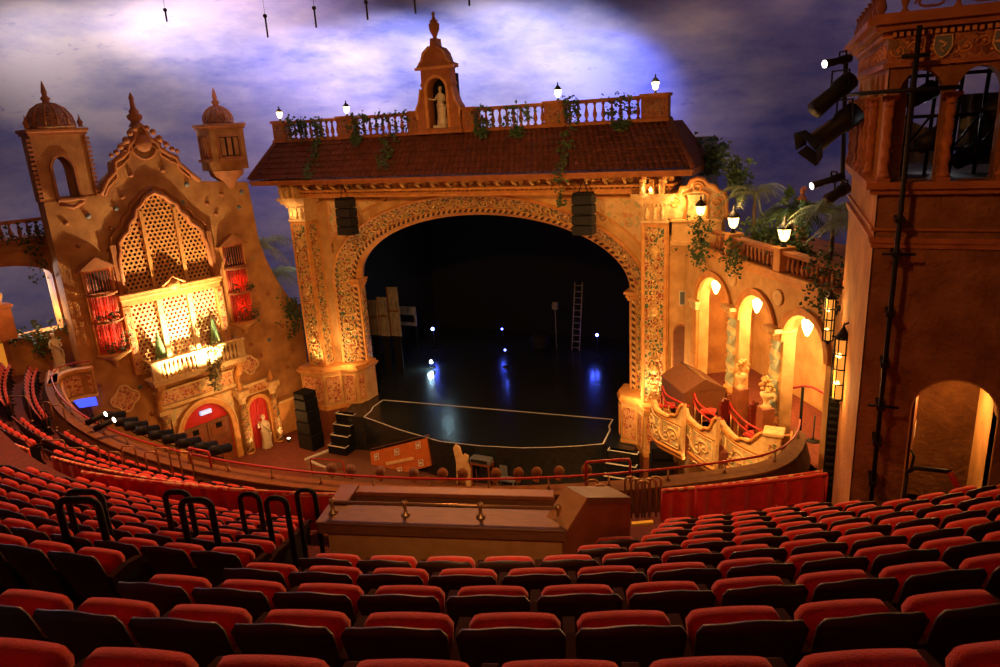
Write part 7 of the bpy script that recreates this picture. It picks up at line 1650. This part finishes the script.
# ================================================================== theatre seats
PITCH = .56
def make_seat():
    T = Thing('theatre_seat', 'seat', 'seat', (0, 0, 0))
    # plywood back shell, leaning back (towards -y), wavy top edge
    def top(x): 
        a = abs(x)/.255; return .955 + .014*cos(x*13.5) - .05*max(0, (a - .84)/.16)**2
    def sh(a, b_):
        side = .262 - .035*(1 - b_)**1.5; x = (2*a - 1)*side; z = .36 + (top((2*a - 1)*.255) - .36)*b_
        y = -.12 - .15*b_**1.1 - .035*(1 - (2*a - 1)**2); return x, y, z
    mb = MB(); nu, nv = 18, 8; vs = []; fs = []
    for off in (0, .022):
        for j in range(nv + 1):
            for i in range(nu + 1): x, y, z = sh(i/nu, j/nv); vs.append((x, y + off, z))
    w = nu + 1; o_ = w*(nv + 1)
    for j in range(nv):
        for i in range(nu): q = (j*w+i, j*w+i+1, (j+1)*w+i+1, (j+1)*w+i); fs += [q, tuple(k + o_ for k in q[::-1])]
    for i in range(nu): fs += [(nv*w+i, nv*w+i+1, o_+nv*w+i+1, o_+nv*w+i), (i+1, i, o_+i, o_+i+1)]
    for j in range(nv): fs += [(j*w, (j+1)*w, o_+(j+1)*w, o_+j*w), ((j+1)*w+nu, j*w+nu, o_+j*w+nu, o_+(j+1)*w+nu)]
    mb.add(vs, fs, True); mb.build('back_shell', M['seat_back'], T)
    # red padded front of the back
    mb = MB()
    def pad(a, b_, s):
        x, y, z = sh(.06 + .88*a, .04 + .90*b_); k = (1 - (2*a - 1)**6)*(1 - (2*b_ - 1)**6); return (x, y + .024 + (.055*k if s else 0), z)
    mb.surf(lambda a, b_: pad(a, b_, 1), 12, 8); mb.surf(lambda a, b_: pad(a, b_, 0), 2, 2); mb.build('back_cushion', M['seat_red'], T)
    # tipped-up red seat with rounded top
    mb = MB(); nu, nv = 16, 8; vs = []; fs = []
    def stt(a, b_, s):
        u = 2*a - 1; hw = .238 - .03*(1 - b_); z = .39 + .40*b_ - .05*max(0, (abs(u) - .80)/.20)**2*b_ + .012*cos(u*1.6)*b_
        y = -.035 + .04*b_; bulge = .045*(1 - abs(u)**5)*(1 - (2*b_ - 1)**6); return (hw*u, y - .035 - bulge*.7 if s == 0 else y + .03 + bulge*.5, z)
    for s in (0, 1):
        for j in range(nv + 1):
            for i in range(nu + 1): vs.append(stt(i/nu, j/nv, s))
    w = nu + 1; o_ = w*(nv + 1)
    for j in range(nv):
        for i in range(nu): q = (j*w+i, j*w+i+1, (j+1)*w+i+1, (j+1)*w+i); fs += [q, tuple(k + o_ for k in q[::-1])]
    for i in range(nu): fs += [(nv*w+i, nv*w+i+1, o_+nv*w+i+1, o_+nv*w+i), (i+1, i, o_+i, o_+i+1)]
    for j in range(nv): fs += [(j*w, (j+1)*w, o_+(j+1)*w, o_+j*w), ((j+1)*w+nu, j*w+nu, o_+j*w+nu, o_+(j+1)*w+nu)]
    mb.add(vs, fs, True); mb.build('tip_up_seat', M['seat_red'], T)
    mb = MB(); mb.add([], []); x = PITCH/2
    mb.box(x - .032, x + .032, -.16, .20, .0, .05, b=.012)
    for i in range(0): pass
    mb.v = []; mb.f = []; mb.sm = []
    pa = [(-.20, .70), (-.02, .715), (.14, .69), (.20, .64), (.20, .60), (.12, .62), (-.20, .62)]
    mb.prism([(a, b_) for a, b_ in pa], x - .032, x + .032, T=lambda p: Vector((p.y, p.x, p.z))); mb.build('armrest', M['arm_wood'], T)
    mb = MB(); ps = [(-.16, 0), (.14, 0), (.10, .06), (.04, .2), (.06, .45), (.12, .6), (-.20, .62), (-.16, .4), (-.08, .2), (-.12, .06)]
    mb.prism(ps, x - .015, x + .015, T=lambda p: Vector((p.y, p.x, p.z))); mb.build('iron_standard', M['iron'], T)
    return T
SEAT = make_seat(); STREE = tree_of(SEAT.o)
blocks = {}
def seat_spots():
    out = []
    ph_px = {0: 517, 1: 493.5, 2: 538, 3: 510, -1: 560}
    for i in range(-1, 10):
        d = 3.07 + .9*i; C_, Rr = arc(d); zf = -3.22 - .4905*i; Rs = Rr; dth = PITCH/Rs
        # phase from the photograph for the near rows, half-seat stagger elsewhere
        th0 = 0.
        base = atan2(-C_.x, C_.y)
        if i in ph_px:
            best = None
            for k in range(-400, 400):
                th = base + k*.002; q = px_of(ap(C_, Rs, th, zf + .8))
                if best is None or abs(q[0] - ph_px[i]) < best[0]: best = (abs(q[0] - ph_px[i]), th)
            th0 = best[1]
        else: th0 = base + (dth/2 if i % 2 else 0)
        kc = round((base - th0)/dth); seq = []
        for sg in (1, -1):
            k = kc if sg == 1 else kc - 1
            while True:
                th = th0 + k*dth; P = ap(C_, Rs, th, zf + .8)
                if P.dot(FW) < .6 or not (-60 < px_of(P)[0] < 1060): break
                seq.append(k); k += sg
                if len(seq) > 90: break
        for k in seq:
            th = th0 + k*dth
            P = ap(C_, Rs, th, zf); q = px_of(P + Vector((0, 0, .8))); x, y = q
            if not (-45 < x < 1050) or P.dot(FW) < 1.2: continue
            if P.y > 11.2 and P.x > .1: continue
            if P.x > 2.1 or (i > 1 and y < 468): continue
            blk = None
            if i <= 0: blk = 'centre'
            elif i == 1: blk = 'centre' if x > 145 else None
            elif i == 2: blk = 'left' if x < 110 else ('centre' if x > 245 else None)
            elif i == 3: blk = 'left' if x < 235 else ('centre' if x > 325 else None)
            elif i <= 8:
                lim = {4: 598, 5: 604, 6: 628, 7: 645, 8: 655}[i]
                blk = 'left' if x < {4: 282, 5: 292, 6: 300, 7: 305, 8: 308}[i] else ('right' if x > lim else None)
            else: blk = 'left' if 70 < x < 316 else None
            if i in (1, 2, 3) and blk == 'centre' and x > 600: blk = 'right'
            if blk: out.append((i, blk, x, P, th))
    for j, (Rr, zf) in enumerate(((27.9, -9.23), (27.0, -9.8), (26.1, -10.3))):
        dth = PITCH/Rr
        for k in range(-90, 90):
            th = k*dth
            if not (-38.5 < degrees(th) < 44): continue
            P = ap(C1, Rr, th, zf); x, y = px_of(P + Vector((0, 0, .8)))
            if not (-30 < x < 1000): continue
            gapc = {0: (33, 58), 1: (10, 22), 2: (47, 62)}[j]
            if P.x > -1.0 and P.y > 19: continue
            if x < 400 and (gapc[0] < x < gapc[1] or 195 < x < 205): continue
            if 400 < x < 655: continue            # hidden behind the booth and the curtain rails
            if 260 < x < 400: continue
            if x > 655 and (x < 765 or j != 1): continue
            out.append((20 + j, 'loge', x, P, th))
    return out
spots = seat_spots()
rowname = {-1: 'nearest row at the bottom edge', 0: 'second row from the bottom edge', 1: 'third row from the bottom edge', 2: 'fourth row from the bottom edge', 3: 'fifth row from the bottom edge', 4: 'sixth row from the bottom edge', 5: 'seventh row from the bottom edge', 6: 'eighth row from the bottom edge', 7: 'ninth row from the bottom edge', 8: 'tenth row from the bottom edge', 9: 'row right behind the striped rail', 20: 'rear row of the lower section', 21: 'middle row of the lower section', 22: 'row along the parapet'}
grpname = {'centre': 'red velvet seats of the nearest rows', 'left': 'red velvet seats left of the aisle hoops', 'right': 'red velvet seats of the right block', 'loge': 'red velvet seats of the lower section behind the parapet'}
rows_ = {}
for s in spots: rows_.setdefault((s[0], 'c' if s[0] <= 3 else s[1]), []).append(s)
order = []
for key, lst in rows_.items():
    lst.sort(key=lambda s: s[2])
    for k, s in enumerate(lst): order.append((s, k, key[1]))
order.sort(key=lambda t: t[0][3].length)
first = True; nseat = 0; rest = []
for (i, blk, x, P, th), k, side in order:
    if nseat >= 300: rest.append((P, th)); continue
    where = {'c': '', 'left': ' of the left block', 'right': ' of the right block', 'loge': ''}[side]
    lb = '%s seat from the left, %s%s' % (ordn(k), rowname[i], where)
    if first: o = SEAT.o; o.location = P; o.rotation_euler = (0, 0, th); o['label'] = lb; first = False
    else: o = dup(STREE, P, th, lb)
    o['group'] = grpname[blk]; nseat += 1
if rest:
    me_parts = STREE[1]; bigv = {}
    mb = MB()
    for P, th in rest:
        for (ch, _) in me_parts[1:3]:
            Mx = Matrix.Translation(P) @ Matrix.Rotation(th, 4, 'Z'); mb.add([Mx @ v.co for v in ch.data.vertices], [tuple(p.vertices) for p in ch.data.polygons], True)
    solo(mb, 'far_theatre_seats', M['seat_red'], 'furthest red seats of the balcony, too small to tell apart', 'seats', tuple(rest[0][0]), kind='stuff')
print('SEATS', nseat, len(rest))
# ================================================================== light
SC.view_settings.view_transform = 'Standard'; SC.view_settings.look = 'None'; SC.view_settings.gamma = 1; SC.view_settings.exposure = 0
try: SC.view_settings.use_curve_mapping = False
except Exception: pass
w = bpy.data.worlds.new('world'); SC.world = w; w.use_nodes = True
w.node_tree.nodes['Background'].inputs[0].default_value = (.02, .012, .012, 1); w.node_tree.nodes['Background'].inputs[1].default_value = 1.0
def light(kind, loc, to=None, power=100, col=(1, .6, .25), size=.3, angle=60, blend=.6, fr=None):
    l = bpy.data.lights.new('lamp_or_fill_light', kind); l.energy = power; l.color = col  # serves built lamps and added unseen fill lights alike
    if kind in ('POINT', 'SPOT'): l.shadow_soft_size = size
    if kind == 'AREA': l.size = size
    if kind == 'SPOT': l.spot_size = R(angle); l.spot_blend = blend
    o = bpy.data.objects.new('lamp_or_fill_light', l); COL.objects.link(o)
    loc = fr.w(loc) if fr else Vector(loc); o.location = loc
    if to is not None:
        to = fr.w(to) if fr else Vector(to); o.rotation_euler = (to - loc).to_track_quat('-Z', 'Y').to_euler()
    return o
WARM = (1, .48, .13); OR = (1, .36, .07); REDW = (1, .34, .09)
# house wash on the proscenium, the organ wall and the seats (unseen spots and fills, added)
light('SPOT', (-9, 4, 5.5), (-17, 32, -7.5), 10500, WARM, .5, 50, .8)
light('SPOT', (-2, 10, 5.5), (-27, 31, -10), 3000, WARM, .5, 40, .8)
light('SPOT', (-6, 6, 5.5), (-31, 26, -10), 1200, OR, .5, 60, .9)
light('SPOT', (-10, 18, 5.5), (-8, 8, -7), 6500, REDW, .5, 105, .9)
light('SPOT', (-20, 8, -2.2), (-19, 12.5, -8), 500, (1, .36, .12), .3, 110, .9)
light('SPOT', (-3.0, 18.5, -7.0), (-1.2, 20.0, -9.6), 130, (1, .55, .16), .15, 110, .9)  # added unseen spot warming the right end of the parapet
light('SPOT', (-2.5, 9, -3.0), (-1.2, 14.5, -7.4), 160, (1, .34, .12), .2, 80, .9)
light('SPOT', (-22, 14, 5.5), (-22, 11, -9), 8500, (1, .36, .12), .5, 100, .9)
light('POINT', (-1.5, -1.5, 2.2), None, 16, REDW, .4)
light('SPOT', (-12, 12, 5), (-17, 28, -17), 6500, (1, .42, .14), .5, 55, .7)
# footlights on the plinth ledges
for (x, y) in ((-25.6, 30.9), (-27.0, 30.2)): light('SPOT', (x, y, -12.85), (x + .3, y + 1.2, -8), 260, (1, .62, .25), .08, 110, .8)
light('POINT', (-25.4, 31.2, -12.6), None, 70, (1, .62, .25), .08); light('POINT', (-8.2, 30.8, -12.6), None, 110, (1, .62, .25), .08)
light('SPOT', (-7.3, 30.1, -12.8), (-7.3, 31.2, -7), 420, (1, .6, .24), .08, 110, .8)
light('POINT', (-27.4, 30.4, -3.9), None, 30, (1, .6, .25), .05); light('POINT', (-7.3, 30.3, -2.9), None, 30, (1, .6, .25), .05)
# organ wall
light('SPOT', (-5.6, -1.9, -11.0), (-6.6, 0, -8.8), 6500, (1, .72, .38), .15, 115, .9, FO)
light('SPOT', (-8.0, -1.6, -11.2), (-7.6, 0, -8.8), 1300, (1, .66, .32), .15, 110, .9, FO)
light('SPOT', (-5.0, -2.4, -12.3), (-5.4, 0, -12.4), 160, (1, .55, .2), .15, 120, .9, FO)
for u, z0, z1 in ((-10.1, -9.4, -5.6), (-3.05, -9.5, -5.5)):
    for z, pw in ((-7.4, 12), (-8.8, 12)): light('POINT', (u, -.42, z), None, pw, (1, .07, .02), .05, fr=FO)
light('SPOT', (-1.9, -1.1, -17.3), (-2.1, -.3, -14.5), 170, (1, .55, .22), .05, 80, .6, FO); light('SPOT', (-4.0, -1.2, -17.3), (-4.05, -.3, -14.5), 130, (1, .6, .28), .05, 70, .6, FO)
light('POINT', (-3.1, -2.2, -15), None, 70, WARM, .2, fr=FO); light('POINT', (-6.3, -3, -14.5), None, 130, WARM, .2, fr=FO)
# far left arch
light('POINT', FL.w((.9, 1.8, -6.2)), None, 320, (.85, .85, 1), .2); light('SPOT', FL.w((-1.0, -3.0, -5)), FL.w((0, 0, -9)), 200, OR, .2, 100, .8)
light('POINT', FL.w((1.2, .3, -7.4)), None, 90, (1, .6, .2), .1)
# arcade: pendants, lanterns, boxes
for cx in (2.9, 5.95, 8.95): light('POINT', (cx, .75, -7.5), None, 230, (1, .60, .22), .12, fr=FR_); light('POINT', (cx, -.1, -7.3), None, 70, (1, .55, .18), .12, fr=FR_)
light('POINT', (4.6, 1.0, -9.4), None, 120, (1, .5, .14), .1, fr=FR_)
light('SPOT', (-4.5, 18, -3.0), (-4.3, 24, -11.4), 5500, (1, .50, .14), .3, 60, .8)  # added unseen spot brightening the box fronts
for p in ((.25, -.6, -3.5), (3.96, -.15, -3.3), (7.41, -.15, -3.3)): light('POINT', p, None, 75, (1, .55, .18), .12, fr=FR_)
light('POINT', (4.4, 1.5, -3.9), None, 40, (1, .75, .4), .1, fr=FR_)
light('SPOT', (5, -2, -3.0), (9, 1.8, -3.0), 380, (.9, .95, .8), .2, 50, .8, fr=FR_)  # added unseen cool spot brightening the garden palms
light('POINT', on_z(671, 470, -16.6) + Vector((-.5, -.5, 0)), None, 60, (1, .65, .3), .05)
light('POINT', on_y(695, 462, 24.5), None, 60, (1, .5, .15), .1)
# sconces on the tower
light('POINT', (TX - .75, 16.3, -4.0), None, 50, (1, .5, .12), .1); light('POINT', (TX - .65, 14.4, -5.2), None, 60, (1, .5, .12), .1)
light('SPOT', (-3, 4, 3), (1.6, 12, -3.6), 800, OR, .3, 70, .8)  # no sconce: unseen fill added for the tower front
light('SPOT', (-1.6, 3.2, -1.2), (-4.6, 8.4, -4.8), 330, (1, .5, .18), .2, 62, .9)  # no sconce: unseen spot added to brighten the booth front
light('POINT', (TX + 1.2, TY + .9, -4.6), None, 60, (1, .5, .14), .1)
light('POINT', (TX + .9, TY + 2.6, -.3), None, 14, (.9, .95, 1), .1)
# roof lanterns
for x in (-27.95, -23.85, -12.15, -7.35): light('POINT', (x, YB - .35, 1.5), None, 28, (1, .7, .35), .12)
# sky cove lights hidden behind the facades
LAV = (.74, .68, 1.0); BLU = (.14, .20, 1.0)
def sky_at(px, py, k=40.): return ray(px, py)*k
light('SPOT', (-35.2, 23.5, .6), sky_at(90, 40), 1700, (1, .82, .80), .8, 110, 1.)
light('SPOT', (-34.0, 26.5, .6), sky_at(200, 38), 1900, (1, .80, .80), .8, 110, 1.)
light('SPOT', (-36.5, 20.0, .6), sky_at(60, 30), 500, (1, .84, .84), .6, 75, 1.)
light('SPOT', (-33.0, 27.5, -.5), sky_at(215, 80), 2000, (.62, .56, 1), .6, 95, 1.)
for x, px, c, p in ((-26, 300, (.80, .62, .95), 2900), (-21, 390, (.86, .74, 1), 4000), (-15, 480, (.92, .80, 1), 4600), (-12.5, 545, (.80, .76, 1), 3000)):
    light('SPOT', (x, 34.0, .7), sky_at(px, 35, 50), p, c, .6, 85, 1.)
light('SPOT', (-11, 34.0, .7), sky_at(618, 80, 50), 9000, (.12, .18, 1), .5, 50, 1.)
light('SPOT', (-7.5, 34.0, .5), sky_at(690, 50, 50), 650, (1, .62, .38), .5, 70, 1.)
light('SPOT', (0, 26, -1), sky_at(790, 90, 50), 900, (.66, .45, .72), .5, 100, 1.)
light('SPOT', (-24, 26, 4.5), sky_at(250, -30, 50), 2200, (.95, .55, .75), .5, 100, 1.)  # unseen pink wash added in the open, not behind a facade
for x in (-25, -18, -12): light('SPOT', (x, 34.2, -.4), sky_at(530 + (x + 15)*22, 112, 50), 1300, (.45, .40, 1), .5, 100, 1.)
light('SPOT', (-38, 20.5, -3.6), (-42, 17, 1), 500, (.05, .09, 1), .5, 90, .8)
light('SPOT', (-3.5, 33, -3.2), (-2, 37, 2), 160, (.35, .30, .9), .5, 110, .9)
light('SPOT', (-6.4, 32.8, .2), (-4.5, 36, 2.6), 60, (1, .6, .35), .3, 90, .9)
light('SPOT', (-30, 34.0, -9), (-29.5, 37, -4), 90, (.16, .24, 1), .3, 120, .8)
light('SPOT', (-28.9, 33.3, -6), (-29.2, 32.6, -9), 60, (.9, .9, .8), .2, 120, .8)
light('POINT', FR_.w((5, -5, -6.5)), None, 800, (1, .50, .14), .3)  # no cove light: unseen fill added in front of the arcade wall
light('POINT', on_y(436, 272, 42), None, 60, (.55, .88, 1), .16)  # unseen point added for the glossy streak on the stage deck
# stage lamps
light('POINT', LB1 + Vector((0, -.2, 0)), None, 26, (.05, .09, 1), .08); light('POINT', LW1 + Vector((0, -.3, 0)), None, 60, (.5, .85, 1), .1)  # second point belongs to the added deck glare disc
light('POINT', LB2 + Vector((-.3, -.2, 0)), None, 45, (.05, .09, 1), .08); light('POINT', LB4 + Vector((0, -.2, 0)), None, 12, (.05, .09, 1), .05)
light('SPOT', (-18, 36, -5), (-26.5, 37, -9.5), 150, (1, .75, .5), .3, 50, .8)
light('SPOT', (-10, 37, -2), (-12, 45, -11), 50, (.8, .85, .8), .3, 60, .8)

SC.cycles.diffuse_bounces = 2
